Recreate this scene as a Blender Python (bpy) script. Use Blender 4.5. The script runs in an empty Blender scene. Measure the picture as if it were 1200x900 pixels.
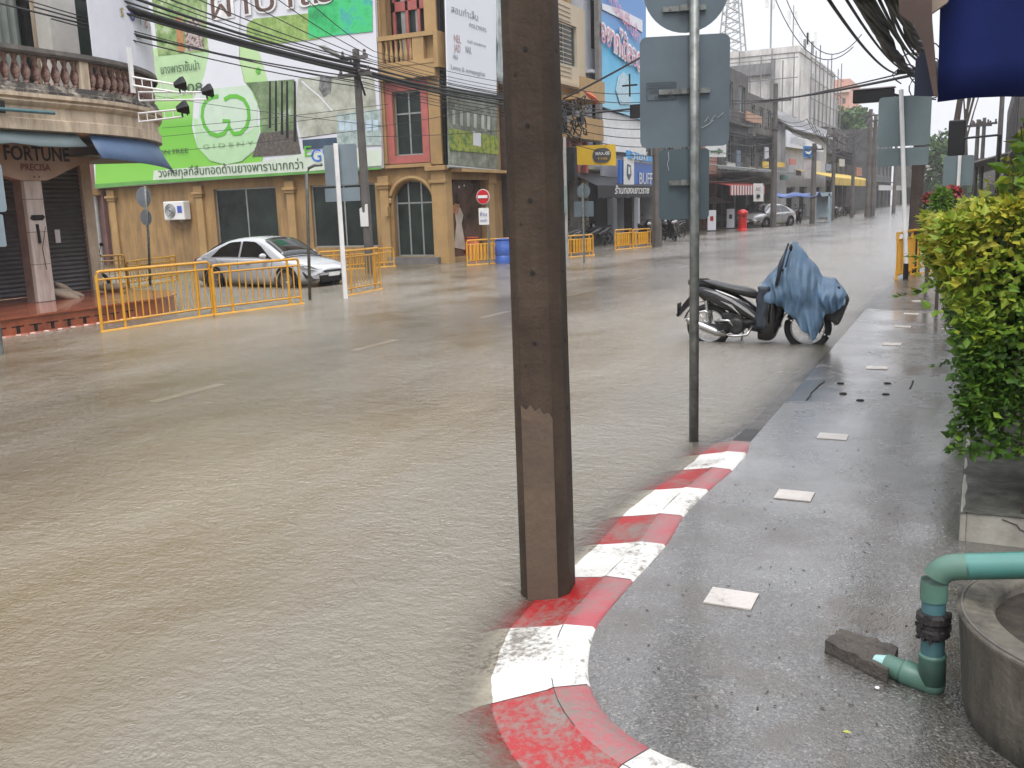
import bpy, bmesh, math, random
from mathutils import Vector, Matrix, noise
random.seed(7)
R = math.radians
S = bpy.context.scene
COL = S.collection

# ------------------------------------------------------------------ camera geometry (pixel rays of a 1200x900 frame)
FPX, EYE, PITCH, ROLL = 1100.0, 1.8, R(10.75), R(1.9)
def _axes(psi):
    F0 = Vector((-math.sin(psi), math.cos(psi), 0)); R0 = Vector((math.cos(psi), math.sin(psi), 0)); Z = Vector((0, 0, 1))
    F = F0*math.cos(PITCH) - Z*math.sin(PITCH)
    U = Z*math.cos(PITCH) + F0*math.sin(PITCH)
    return R0*math.cos(ROLL) - U*math.sin(ROLL), R0*math.sin(ROLL) + U*math.cos(ROLL), F
AX = _axes(R(26.703))
def ray(x, y): return AX[0]*((x-600)/FPX) + AX[1]*((450-y)/FPX) + AX[2]
def G(x, y, z=0.0):
    d = ray(x, y); t = (z-EYE)/d.z; return Vector((d.x*t, d.y*t, z))
def PX(x, y, X):
    d = ray(x, y); t = X/d.x; return Vector((X, d.y*t, EYE+d.z*t))
def PY(x, y, Y):
    d = ray(x, y); t = Y/d.y; return Vector((d.x*t, Y, EYE+d.z*t))
def proj(p):
    q = Vector((p[0], p[1], p[2]-EYE)); w = q.dot(AX[2])
    return 600+FPX*q.dot(AX[0])/w, 450-FPX*q.dot(AX[1])/w
def ZT(p, y):
    lo, hi = -5.0, 60.0
    for _ in range(40):
        m = (lo+hi)/2
        if proj((p[0], p[1], m))[1] > y: lo = m
        else: hi = m
    return lo

# ------------------------------------------------------------------ objects and tags
def tag(o, label=None, cat=None, group=None, kind=None):
    if label: o['label'] = label
    if cat: o['category'] = cat
    if group: o['group'] = group
    if kind: o['kind'] = kind
    return o
def thing(name, label, cat, loc=(0, 0, 0), rz=0.0, group=None):
    o = bpy.data.objects.new(name, None); COL.objects.link(o)
    o.location = loc; o.rotation_euler = (0, 0, rz); o.empty_display_size = .2
    return tag(o, label, cat, group)
def mtx(o):
    m = Matrix.Translation(o.location) @ Matrix.Rotation(o.rotation_euler.z, 4, 'Z') @ Matrix.Diagonal((*o.scale, 1))
    return mtx(o.parent) @ m if o.parent else m
def copy_tree(o, parent=None, loc=None, rz=None, label=None):
    c = o.copy(); COL.objects.link(c); c.parent = parent
    if loc is not None: c.location = loc
    if rz is not None: c.rotation_euler = (0, 0, rz)
    if label: c['label'] = label
    for ch in list(o.children): copy_tree(ch, c)
    return c

class MB:
    def __init__(s): s.v = []; s.f = []; s.m = []; s.cur = 0
    def add(s, vs, fs):
        b = len(s.v); s.v += [tuple(v) for v in vs]
        for f in fs: s.f.append([b+i for i in f]); s.m.append(s.cur)
        return s
    def box(s, c, d, rz=0.0):
        M = Matrix.Rotation(rz, 3, 'Z'); c = Vector(c); h = [x/2 for x in d]
        vs = [c + M @ Vector((sx*h[0], sy*h[1], sz*h[2])) for sz in (-1, 1) for sy in (-1, 1) for sx in (-1, 1)]
        return s.add(vs, [(0, 2, 3, 1), (4, 5, 7, 6), (0, 1, 5, 4), (2, 6, 7, 3), (0, 4, 6, 2), (1, 3, 7, 5)])
    def bb(s, a, b):
        a = Vector(a); b = Vector(b)
        return s.box((a+b)/2, [abs(b[i]-a[i]) for i in range(3)])
    def ring(s, c, t, r, n, up=None, sq=1.0):
        t = Vector(t).normalized(); up = Vector(up) if up else (Vector((0, 0, 1)) if abs(t.z) < .95 else Vector((1, 0, 0)))
        x = t.cross(up).normalized(); y = x.cross(t)
        return [Vector(c) + x*(r*math.cos(2*math.pi*i/n)) + y*(r*sq*math.sin(2*math.pi*i/n)) for i in range(n)]
    def tube(s, pts, r, n=8, cap=True, closed=False, sq=1.0):
        pts = [Vector(p) for p in pts]; rr = r if isinstance(r, (list, tuple)) else [r]*len(pts)
        vs = []; N = len(pts)
        for i, p in enumerate(pts):
            if closed: t = pts[(i+1) % N]-pts[i-1]
            else: t = pts[min(i+1, N-1)]-pts[max(i-1, 0)]
            if t.length < 1e-9: t = Vector((0, 0, 1))
            vs += s.ring(p, t, rr[i], n, sq=sq)
        fs = []
        for i in range(N if closed else N-1):
            j = (i+1) % N
            for k in range(n):
                k2 = (k+1) % n
                fs.append((i*n+k, i*n+k2, j*n+k2, j*n+k))
        if cap and not closed:
            fs.append(tuple(range(n-1, -1, -1))); fs.append(tuple(range((N-1)*n, N*n)))
        return s.add(vs, fs)
    def cyl(s, p, q, r, r2=None, n=12): return s.tube([p, q], [r, r if r2 is None else r2], n)
    def lathe(s, c, prof, n=24, axis='Z', sx=1.0):
        vs = []; c = Vector(c)
        for (r, z) in prof:
            for k in range(n):
                a = 2*math.pi*k/n
                p = Vector((r*math.cos(a)*sx, r*math.sin(a), z))
                if axis == 'Y': p = Vector((p.x, p.z, p.y))
                if axis == 'X': p = Vector((p.z, p.x, p.y))
                vs.append(c+p)
        fs = []
        for i in range(len(prof)-1):
            for k in range(n):
                k2 = (k+1) % n; fs.append((i*n+k, i*n+k2, (i+1)*n+k2, (i+1)*n+k))
        fs.append(tuple(range(n-1, -1, -1))); fs.append(tuple(range((len(prof)-1)*n, len(prof)*n)))
        return s.add(vs, fs)
    def prism(s, poly, ext):
        """poly: list of 3D points (planar), extruded by vector ext"""
        poly = [Vector(p) for p in poly]; ext = Vector(ext); n = len(poly)
        vs = poly + [p+ext for p in poly]
        fs = [tuple(range(n-1, -1, -1)), tuple(range(n, 2*n))] + [(i, (i+1) % n, n+(i+1) % n, n+i) for i in range(n)]
        return s.add(vs, fs)
    def grid(s, rows):
        n = len(rows[0]); vs = [p for r in rows for p in r]
        fs = [(i*n+j, i*n+j+1, (i+1)*n+j+1, (i+1)*n+j) for i in range(len(rows)-1) for j in range(n-1)]
        return s.add(vs, fs)
    def ell(s, c, r, n=10, m=7):
        vs = []; c = Vector(c)
        for i in range(m+1):
            th = math.pi*(i+.001)/(m+.002)
            for k in range(n):
                a = 2*math.pi*k/n
                vs.append(c+Vector((r[0]*math.sin(th)*math.cos(a), r[1]*math.sin(th)*math.sin(a), r[2]*math.cos(th))))
        fs = [(i*n+k, i*n+(k+1) % n, (i+1)*n+(k+1) % n, (i+1)*n+k) for i in range(m) for k in range(n)]
        return s.add(vs, fs)
    def build(s, name, mat, parent=None, world=True, smooth=False, bevel=0, sub=0, solid=0):
        me = bpy.data.meshes.new(name)
        vs = s.v
        if parent is not None and world:
            inv = mtx(parent).inverted(); vs = [inv @ Vector(v) for v in vs]
        me.from_pydata([tuple(v) for v in vs], [], s.f)
        mats = mat if isinstance(mat, (list, tuple)) else [mat]
        for x in mats: me.materials.append(x)
        me.polygons.foreach_set('material_index', s.m)
        bm = bmesh.new(); bm.from_mesh(me); bmesh.ops.recalc_face_normals(bm, faces=bm.faces); bm.to_mesh(me); bm.free()
        if smooth:
            me.polygons.foreach_set('use_smooth', [True]*len(me.polygons))
            if smooth != 'all': me.set_sharp_from_angle(angle=R(40))
        o = bpy.data.objects.new(name, me); COL.objects.link(o)
        if parent is not None: o.parent = parent
        if solid:
            m = o.modifiers.new('s', 'SOLIDIFY'); m.thickness = solid; m.offset = 0
        if bevel:
            m = o.modifiers.new('b', 'BEVEL'); m.width = bevel; m.segments = 2; m.limit_method = 'ANGLE'
        if sub:
            m = o.modifiers.new('u', 'SUBSURF'); m.levels = sub; m.render_levels = sub
        return o

def at_thing(o):
    """set the origin of a single-mesh thing to its base centre"""
    me = o.data; xs = [v.co.x for v in me.vertices]; ys = [v.co.y for v in me.vertices]; zs = [v.co.z for v in me.vertices]
    c = Vector(((min(xs)+max(xs))/2, (min(ys)+max(ys))/2, min(zs)))
    me.transform(Matrix.Translation(-c)); o.location = c
    return o

def text(body, c, right, up, h, mat, parent, name='lettering', width=None, ext=.004, bold=0.0, align='CENTER', shear=0):
    """a line of writing as a real mesh: c = world centre, right/up = world directions, h = letter size"""
    cu = bpy.data.curves.new('t', 'FONT'); cu.body = body; cu.size = 1; cu.align_x = align; cu.align_y = 'CENTER'
    cu.resolution_u = 3; cu.offset = bold; cu.shear = shear
    o = bpy.data.objects.new('t', cu); COL.objects.link(o)
    bpy.context.view_layer.update()
    dg = bpy.context.evaluated_depsgraph_get()
    me0 = o.evaluated_get(dg).to_mesh()
    vs = [v.co.copy() for v in me0.vertices]; fs = [list(p.vertices) for p in me0.polygons]
    o.evaluated_get(dg).to_mesh_clear()
    bpy.data.objects.remove(o); bpy.data.curves.remove(cu)
    if not vs: return None
    right = Vector(right).normalized(); up = Vector(up).normalized(); n = right.cross(up).normalized()
    w0 = max(v.x for v in vs)-min(v.x for v in vs)
    sx = h if width is None else width/max(w0, 1e-6)
    me = bpy.data.meshes.new(name); c = Vector(c)
    ws = [c + right*(v.x*sx) + up*(v.y*h) + n*ext for v in vs]
    if parent is not None:
        inv = mtx(parent).inverted(); ws = [inv @ w for w in ws]
    me.from_pydata([tuple(w) for w in ws], [], fs)
    me.materials.append(mat)
    r = bpy.data.objects.new(name, me); COL.objects.link(r)
    if parent is not None: r.parent = parent
    m = r.modifiers.new('s', 'SOLIDIFY'); m.thickness = .003; m.offset = 0
    return r

# ------------------------------------------------------------------ materials
def ramp(nt, fac, stops, loc=(0, 0)):
    r = nt.nodes.new('ShaderNodeValToRGB'); e = r.color_ramp.elements
    while len(e) < len(stops): e.new(.5)
    for k, (p, c) in enumerate(stops):
        e[k].position = p; e[k].color = (*c, 1) if len(c) == 3 else c
    nt.links.new(fac, r.inputs[0]); return r.outputs[0]
def coord(nt, scale=(1, 1, 1), kind='Object', rot=(0, 0, 0)):
    tc = nt.nodes.new('ShaderNodeTexCoord'); mp = nt.nodes.new('ShaderNodeMapping')
    mp.inputs['Scale'].default_value = scale; mp.inputs['Rotation'].default_value = rot
    if kind == 'World':
        g = nt.nodes.new('ShaderNodeNewGeometry'); nt.links.new(g.outputs['Position'], mp.inputs[0])
    else: nt.links.new(tc.outputs[kind], mp.inputs[0])
    return mp.outputs[0]
def ntex(nt, vec, scale, detail=4, rough=.55, out=0):
    n = nt.nodes.new('ShaderNodeTexNoise'); n.inputs['Scale'].default_value = scale; n.inputs['Detail'].default_value = detail
    n.inputs['Roughness'].default_value = rough; nt.links.new(vec, n.inputs['Vector']); return n.outputs[out]
def math_(nt, op, a, b=None, clamp=False):
    n = nt.nodes.new('ShaderNodeMath'); n.operation = op; n.use_clamp = clamp
    for i, x in enumerate((a, b)):
        if x is None: continue
        if isinstance(x, (int, float)): n.inputs[i].default_value = x
        else: nt.links.new(x, n.inputs[i])
    return n.outputs[0]
def mixc(nt, fac, a, b, mode='MIX'):
    n = nt.nodes.new('ShaderNodeMix'); n.data_type = 'RGBA'; n.blend_type = mode
    for i, x in ((0, fac), (6, a), (7, b)):
        if isinstance(x, (int, float)): n.inputs[i].default_value = x
        elif isinstance(x, tuple): n.inputs[i].default_value = (*x, 1)
        else: nt.links.new(x, n.inputs[i])
    return n.outputs[2]
def base(name):
    m = bpy.data.materials.new(name); m.use_nodes = True; nt = m.node_tree
    return m, nt, nt.nodes['Principled BSDF']
_MC = {}
def M(name, col, rough=.7, var=.18, scale=2.0, dirt=None, dscale=1.2, damt=.5, bump=0.0, bscale=40, metal=0.0, streak=False, coat=0.0, spec=.5, dth=.5):
    if name in _MC: return _MC[name]
    m, nt, P = base(name)
    v = coord(nt)
    n1 = ntex(nt, v, scale, 6, .6)
    dark = tuple(c*(1-var*1.6) for c in col); lite = tuple(min(1, c*(1+var)) for c in col)
    c = ramp(nt, n1, [(.3, dark), (.7, lite)])
    if dirt:
        vv = coord(nt, (1, 1, .18)) if streak else v
        n2 = ntex(nt, vv, dscale*3 if streak else dscale, 8, .7)
        f = ramp(nt, n2, [(dth-.12, (0, 0, 0)), (dth+.2 if dth == .5 else dth+.06, (damt,)*3)])
        c = mixc(nt, f, c, dirt)
    nt.links.new(c, P.inputs['Base Color'])
    P.inputs['Roughness'].default_value = rough; P.inputs['Metallic'].default_value = metal
    P.inputs['Specular IOR Level'].default_value = spec
    P.inputs['Coat Weight'].default_value = coat; P.inputs['Coat Roughness'].default_value = .08
    if bump:
        b = nt.nodes.new('ShaderNodeBump'); b.inputs['Strength'].default_value = bump; b.inputs['Distance'].default_value = .01
        nt.links.new(ntex(nt, v, bscale, 5, .65), b.inputs['Height']); nt.links.new(b.outputs[0], P.inputs['Normal'])
    _MC[name] = m; return m
def glass(name, col=(.03, .035, .035), rough=.06):
    if name in _MC: return _MC[name]
    m = M(name, col, rough, .4, 1.5, spec=.8); return m
# ------------------------------------------------------------------ camera, sky, light
cam = bpy.data.cameras.new('camera'); camo = bpy.data.objects.new('camera', cam); COL.objects.link(camo)
cam.sensor_width = 36; cam.lens = 36*FPX/1200; cam.clip_start = .05; cam.clip_end = 2000
camo.matrix_world = Matrix.Translation((0, 0, EYE)) @ Matrix((( AX[0].x, AX[1].x, -AX[2].x, 0), (AX[0].y, AX[1].y, -AX[2].y, 0), (AX[0].z, AX[1].z, -AX[2].z, 0), (0, 0, 0, 1)))
S.camera = camo
S.view_settings.view_transform = 'Standard'; S.view_settings.look = 'None'; S.view_settings.gamma = 1; S.view_settings.exposure = 0.84
S.cycles.use_denoising = True; S.cycles.max_bounces = 6; S.cycles.transparent_max_bounces = 12; S.cycles.volume_bounces = 1
S.cycles.diffuse_bounces = 3; S.cycles.glossy_bounces = 3; S.cycles.caustics_reflective = False; S.cycles.caustics_refractive = False
S.cycles.sample_clamp_indirect = 4
w = bpy.data.worlds.new('World'); S.world = w; w.use_nodes = True; nt = w.node_tree
bg = nt.nodes['Background']
sky = nt.nodes.new('ShaderNodeTexSky'); sky.sky_type = 'NISHITA'; sky.sun_disc = False
SUN_EL, SUN_ROT = R(56), R(155)
sky.sun_elevation = SUN_EL; sky.sun_rotation = SUN_ROT; sky.air_density = 1.0; sky.dust_density = 4; sky.ozone_density = 1
hs = nt.nodes.new('ShaderNodeHueSaturation'); hs.inputs['Saturation'].default_value = .25; hs.inputs['Value'].default_value = .6
nt.links.new(sky.outputs[0], hs.inputs['Color'])
# overcast: cloud sheet evens the clear sky out
tcs = nt.nodes.new('ShaderNodeTexCoord'); sxs = nt.nodes.new('ShaderNodeSeparateXYZ'); nt.links.new(tcs.outputs['Generated'], sxs.inputs[0])
zz_ = math_(nt, 'MAXIMUM', sxs.outputs[2], 0.0)
lum = math_(nt, 'ADD', 1.0, math_(nt, 'MULTIPLY', math_(nt, 'POWER', zz_, 1.8), 2.0))  # overcast: zenith three times the horizon
cv = nt.nodes.new('ShaderNodeVectorMath'); cv.operation = 'SCALE'; cv.inputs[0].default_value = (4.25, 4.33, 4.62); nt.links.new(lum, cv.inputs['Scale'])
ov = mixc(nt, .9, hs.outputs[0], cv.outputs[0])
nt.links.new(ov, bg.inputs['Color']); bg.inputs['Strength'].default_value = .13
sl = bpy.data.lights.new('sun', 'SUN'); sl.energy = 1.3; sl.angle = R(25); sl.color = (1, .97, .93)
so = bpy.data.objects.new('sun', sl); COL.objects.link(so)
# sun direction: rotation 0 = +Y in the sky texture, positive turns towards +X
dx, dy, dz = math.sin(SUN_ROT)*math.cos(SUN_EL), math.cos(SUN_ROT)*math.cos(SUN_EL), math.sin(SUN_EL)
so.rotation_euler = Vector((dx, dy, dz)).to_track_quat('Z', 'Y').to_euler(); so.location = (0, 0, 40)

# ------------------------------------------------------------------ ground levels
def road_z(x, y):
    d = abs(x+7.4)
    z = -.022 - .11*min(1.0, (d/5.2))**1.6
    if x < -12.6: z = -.2
    z += .012*noise.noise(Vector((x*.35, y*.22, 3)))
    return z
def pave_z(x, y):
    t = min(1, max(0, (y-4.5)/8.0))
    far = min(1, max(0, (y-15)/14.0))
    return .034*(1-t) + .002*t - .030*far + (.004+.006*far)*noise.noise(Vector((x*1.1, y*.6, 5)))*min(1, max(0, y-7)/3)
def kerb_dip(y): return -.042*min(1, max(0, (y-6.5)/.9))
# inner edge of the painted kerb, from far to near and round the corner
inner_px = [(975, 405), (880, 515), (875, 530), (858, 550), (830, 574), (801, 605), (780, 639), (742, 681), (713, 714), (698, 736), (690, 768), (692, 804), (716, 842), (764, 877), (830, 905)]
ctrl = [Vector((-1.62, 150, 0)), Vector((-1.62, 60, 0)), Vector((-1.62, 25, 0)), Vector((-1.62, 16, 0))] + [Vector((p.x, p.y, 0)) for p in (G(x, y, .04) for x, y in inner_px)]
last = ctrl[-1]
ctrl += [last+Vector((.5, -.12, 0)), last+Vector((1.5, -.3, 0)), last+Vector((5, -.55, 0)), last+Vector((30, -1.0, 0))]
STR = {4+i: None for i in range(1, 14)}
def catmull(P, k, t):
    p0, p1, p2, p3 = P[max(k-1, 0)], P[k], P[k+1], P[min(k+2, len(P)-1)]
    L12 = (p2-p1).length*1.2
    if (p0-p1).length > L12: p0 = p1+(p0-p1).normalized()*L12
    if (p3-p2).length > L12*1.4: p3 = p2+(p3-p2).normalized()*L12*1.4
    return .5*((2*p1)+(p2-p0)*t+(2*p0-5*p1+4*p2-p3)*t*t+(3*p1-p0-3*p2+p3)*t**3)
kpts = []; kidx = []
for k in range(len(ctrl)-1):
    L = (ctrl[k+1]-ctrl[k]).length
    n = max(2, min(40, int(L/.6))) if L > 3 else max(2, min(10, int(L/.06)))
    for i in range(n):
        p = ctrl[k].lerp(ctrl[k+1], i/n) if L > 3 else catmull(ctrl, k, i/n)
        kpts.append(p); kidx.append(k)
kpts.append(ctrl[-1]); kidx.append(len(ctrl)-1)
def knorm(i):
    t = kpts[min(i+1, len(kpts)-1)]-kpts[max(i-1, 0)]; t.normalize()
    return Vector((t.y, -t.x, 0))  # towards the road
prof = [(0.0, .0), (.012, .012), (.14, .011), (.165, .002), (.30, -.022), (.42, -.042), (.55, -.085), (.68, -.13), (.72, -.25)]
# stripe colours by control segment: boundaries are control points
# 0 bare concrete, 1 red, 2 white
seg_col = {}
order = [((5, 6), 1), ((6, 7), 2), ((7, 8), 1), ((8, 9), 2), ((9, 10), 1), ((10, 11), 2), ((11, 13), 1), ((13, 15), 2), ((15, 17), 1), ((17, 18), 2)]
for (a, b), c in order:
    for k in range(a, b): seg_col[k] = c
for k, c in ((18, 1), (19, 2), (20, 1)): seg_col[k] = c
kb = MB()
rows = []; joints = set()
for i, p in enumerate(kpts):
    n = knorm(i); r = []
    for (d, z) in prof:
        q = p+n*(d if n.x < .9 else d)
        r.append(Vector((q.x, q.y, pave_z(q.x, q.y)+z+(kerb_dip(q.y) if d > 0 else 0)+.003*noise.noise(Vector((q.x*6, q.y*6, 0))))))
    rows.append(r)
for i in range(len(rows)-1):
    c = seg_col.get(kidx[i], 0)
    jt = i in joints
    for j in range(len(prof)-1):
        kb.cur = (4 if j < 2 else 0) if c == 0 else (1 if c == 1 else 2)
        if c == 1 and j in (0, 1): kb.cur = 3
        kb.add([rows[i][j], rows[i][j+1], rows[i+1][j+1], rows[i+1][j]], [(0, 1, 2, 3)])
for i in range(3, len(kpts)-4):
    if kidx[i] in (7, 9, 11, 15, 17) and kidx[i] != kidx[i-1]:
        t_ = (kpts[i+1]-kpts[i-1]).normalized()*.002; kb.cur = 4
        up_ = Vector((0, 0, .0015)); kb.grid([[r_-t_+up_ for r_ in rows[i][1:6]], [r_+t_+up_ for r_ in rows[i][1:6]]])
kb.cur = 4
for i in range(len(rows)-1):
    if 7 <= kidx[i] < 19 and noise.noise(kpts[i]*3) > .05:
        a_, b_ = rows[i][2].lerp(rows[i][1], .02), rows[i+1][2].lerp(rows[i+1][1], .02); u_ = Vector((0, 0, .0015)); w_ = .003+.004*noise.noise(kpts[i]*9)
        na, nb_ = (rows[i][3]-rows[i][1]).normalized()*w_, (rows[i+1][3]-rows[i+1][1]).normalized()*w_; kb.add([a_+u_, a_+na+u_, b_+nb_+u_, b_+u_], [(0, 1, 2, 3)])
def paint_mat(name, col, worn, under=(.17, .15, .13), amt=.5, rough=.35):
    m, nt, P = base(name); v = coord(nt, kind='World')
    big = ntex(nt, v, 2.6, 6, .7); fine = ntex(nt, v, 38, 4, .7); spk = ntex(nt, v, 110, 2, .6)
    c = ramp(nt, big, [(.35, col), (.65, worn)])
    s = math_(nt, 'ADD', math_(nt, 'MULTIPLY', big, .6), math_(nt, 'MULTIPLY', fine, .45))
    f = ramp(nt, s, [(.60-.06*amt, (0, 0, 0)), (.64, (1, 1, 1))])
    c = mixc(nt, f, c, under)
    f2 = ramp(nt, spk, [(.66, (0, 0, 0)), (.70, (.8,)*3)])
    c = mixc(nt, f2, c, under)
    nt.links.new(c, P.inputs['Base Color']); P.inputs['Roughness'].default_value = rough
    b = nt.nodes.new('ShaderNodeBump'); b.inputs['Strength'].default_value = .6; b.inputs['Distance'].default_value = .006
    nt.links.new(fine, b.inputs['Height']); nt.links.new(b.outputs[0], P.inputs['Normal'])
    return m
m_red = paint_mat('red kerb paint', (.32, .008, .010), (.25, .022, .024), amt=1.9)
m_redf = paint_mat('faded red kerb paint', (.34, .06, .07), (.29, .11, .115), amt=1.8)
m_whitek = paint_mat('white kerb paint', (.66, .65, .62), (.50, .49, .45), amt=.9)
m_conc = M('wet concrete', (.16, .15, .14), .35, .3, 3, dirt=(.06, .055, .05), bump=.5, bscale=60)
m_pave, nt, P = base('wet asphalt pavement'); v = coord(nt, kind='World')
spk = nt.nodes.new('ShaderNodeTexVoronoi'); spk.inputs['Scale'].default_value = 120; nt.links.new(v, spk.inputs['Vector'])
n1 = ntex(nt, v, .9, 6, .62); n2 = ntex(nt, v, 75, 3, .7); n3 = ntex(nt, v, 6, 5, .6)
cs = ramp(nt, spk.outputs['Color'], [(.12, (.024, .023, .021)), (.5, (.076, .071, .063)), (.8, (.12, .113, .101)), (.97, (.24, .23, .21))])
c = mixc(nt, ramp(nt, n3, [(.35, (.3,)*3), (.65, (0, 0, 0))]), cs, (.06, .058, .057))
# brown silt left in the hollows
sy_ = nt.nodes.new('ShaderNodeSeparateXYZ'); nt.links.new(v, sy_.inputs[0])
near_ = ramp(nt, math_(nt, 'MULTIPLY', sy_.outputs[1], .1), [(.4, (1,)*3), (.75, (.1,)*3)])
c = mixc(nt, math_(nt, 'MULTIPLY', ramp(nt, ntex(nt, v, 1.7, 7, .7), [(.48, (0, 0, 0)), (.60, (.8,)*3)]), near_), c, (.055, .040, .024))
nt.links.new(c, P.inputs['Base Color'])
wet = ramp(nt, n1, [(.38, (.42,)*3), (.56, (.11,)*3)])
nt.links.new(wet, P.inputs['Roughness'])
P.inputs['Specular IOR Level'].default_value = .5
P.inputs['Coat Weight'].default_value = 1; P.inputs['Coat IOR'].default_value = 1.6; nt.links.new(ramp(nt, n1, [(.36, (.36,)*3), (.54, (.15,)*3)]), P.inputs['Coat Roughness'])
b = nt.nodes.new('ShaderNodeBump'); b.inputs['Strength'].default_value = .8; b.inputs['Distance'].default_value = .004
h = math_(nt, 'ADD', math_(nt, 'MULTIPLY', spk.outputs['Distance'], -1.2), n2)
hw = math_(nt, 'MULTIPLY', h, ramp(nt, n1, [(.4, (1,)*3), (.62, (.25,)*3)]))
nt.links.new(hw, b.inputs['Height']); nt.links.new(b.outputs[0], P.inputs['Normal'])
b2 = nt.nodes.new('ShaderNodeBump'); b2.inputs['Strength'].default_value = .35; b2.inputs['Distance'].default_value = .006
nt.links.new(ntex(nt, v, 16, 4, .6), b2.inputs['Height']); nt.links.new(b2.outputs[0], P.inputs['Coat Normal'])
kerb = kb.build('kerb', [m_pave, m_red, m_whitek, m_redf, M('dark wet kerb edge', (.028, .027, .026), .55, .4, 5, bump=.8)], smooth='all'); tag(kerb, kind='structure')
kerb.data.update()
# merge doubled verts so that the kerb shades smoothly
bm = bmesh.new(); bm.from_mesh(kerb.data); bmesh.ops.remove_doubles(bm, verts=bm.verts, dist=.0004); bmesh.ops.recalc_face_normals(bm, faces=bm.faces); bm.to_mesh(kerb.data); bm.free()
if sum(p.normal.z for p in kerb.data.polygons) < 0: kerb.data.flip_normals()

# pavement sheet: strips from the kerb's inner edge to the right
pv = MB(); rows = []
xs = [0, .3, .6, .9, 1.3, 1.8, 2.5, 4, 8, 20, 60]
for i, p in enumerate(kpts):
    if p.x > last.x+2: break
    row = []
    for j, d in enumerate(xs):
        q = Vector((p.x+d, p.y, 0))
        row.append(Vector((q.x, q.y, pave_z(q.x, q.y)+(0 if j == 0 else .004*noise.noise(Vector((q.x, q.y, 1)))))))
    rows.append(row)
pv.grid(rows); pav = pv.build('pavement', m_pave, smooth='all'); tag(pav, kind='structure')
if sum(p.normal.z for p in pav.data.polygons) < 0: pav.data.flip_normals()

# pale square paving tiles let into the pavement, one every 1.6 m
m_tile = paint_mat('pale paving paint', (.50, .46, .42), (.40, .37, .34), under=(.25, .23, .21), amt=.4, rough=.25)
tb = MB()
for k, (px, py) in enumerate([(857, 703), (931, 581), (976, 511), (1028, 429), (1045, 404), (1058, 383), (1068, 368), (1077, 353)]):
    p = G(px, py, .03 if py > 420 else 0.0)
    z = pave_z(p.x, p.y)+.004
    tb.box((p.x, p.y, z), (.21, .18, .006), R(1))
tag(tb.build('paving_marker', m_tile), kind='structure')

# roadbed
m_road, nt, P = base('asphalt road'); v = coord(nt, kind='World')
nt.links.new(ramp(nt, ntex(nt, v, 60, 3, .7), [(.3, (.07, .07, .07)), (.7, (.14, .138, .135))]), P.inputs['Base Color']); P.inputs['Roughness'].default_value = .6
def axis(a, b, s0, f0, f1, g=1.25, mx=40):
    out = [f0]; 
    while out[-1] < f1: out.append(out[-1]+s0)
    s = s0
    while out[-1] < b: s = min(s*g, mx); out.append(out[-1]+s)
    s = s0
    while out[0] > a: s = min(s*g, mx); out.insert(0, out[0]-s)
    return out
GX = axis(-400, 400, .09, -3.4, 1.6); GY = axis(-30, 900, .09, 1.6, 9.0)
gx2 = axis(-400, 400, .45, -20, 2, 1.4); gy2 = axis(-30, 900, .9, 1, 30, 1.4)
rb = MB(); rb.grid([[Vector((x, y, road_z(x, y) if x < -1.75 and x > -15 else -.2)) for x in gx2] for y in gy2])
road = rb.build('road', m_road, smooth='all'); tag(road, kind='structure')
# lane dashes
m_line = M('white road paint', (.72, .72, .69), .6, .12, 8)
for k in range(7):
    y0 = [6.62, 10.05, 13.6, 17.3, 21.0, 25, 29][k]; y1 = y0+[.98, 1.0, 1.0, 1.0, 1, 1, 1][k]
    d = MB(); d.grid([[Vector((x, y, road_z(x, y)+.013)) for x in (-7.44, -7.37, -7.30)] for y in (y0, (y0+y1)/2, y1)])
    tag(d.build('lane_marking', m_line), kind='structure')

# flood water: brown water over road, kerb foot and the far pavement; its murk grows with its depth
kseg = [(kpts[i], kpts[i+1]) for i in range(len(kpts)-1)]
def kerb_dist(x, y):
    """signed distance to the kerb's inner edge, positive on the road side"""
    best = 1e9; sg = 1
    for a, c in kseg:
        if min(a.y, c.y)-3 > y or max(a.y, c.y)+3 < y:
            if best < 1e8: continue
        ab = c-a; L2 = ab.length_squared
        if L2 == 0: continue
        t = max(0, min(1, ((x-a.x)*ab.x+(y-a.y)*ab.y)/L2)); dx_, dy_ = x-a.x-ab.x*t, y-a.y-ab.y*t
        d2 = dx_*dx_+dy_*dy_
        if d2 < best:
            best = d2; sg = 1 if (ab.y*(x-a.x)-ab.x*(y-a.y)) > 0 else -1
    return math.sqrt(best)*sg
def ground_z(x, y):
    if y > 14: d = -1.62-x
    elif x < -3.8: d = 5
    else: d = kerb_dist(x, y)
    if d <= 0: return pave_z(x, y)
    if d < .68:
        for (a, za), (b_, zb) in zip(prof, prof[1:]):
            if d <= b_: return pave_z(x, y)+kerb_dip(y)+za+(zb-za)*(d-a)/(b_-a)
    if d < .72: return -.13
    return min(road_z(x, y), -.02) if x > -15 else -.2
wb = MB(); rows = [[Vector((x, y, 0)) for x in GX] for y in GY]; wb.grid(rows)
me = bpy.data.meshes.new('flood_water'); me.from_pydata([tuple(v) for v in wb.v], [], wb.f)
at = me.attributes.new('depth', 'FLOAT', 'POINT')
at.data.foreach_set('value', [max(0.0, -ground_z(v[0], v[1])) for v in wb.v])
water = bpy.data.objects.new('flood_water', me); COL.objects.link(water); tag(water, kind='structure')
if me.polygons[0].normal.z < 0: me.flip_normals()
m = bpy.data.materials.new('muddy flood water'); m.use_nodes = True; nt = m.node_tree; nt.nodes.clear()
out = nt.nodes.new('ShaderNodeOutputMaterial'); v = coord(nt, kind='World')
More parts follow.
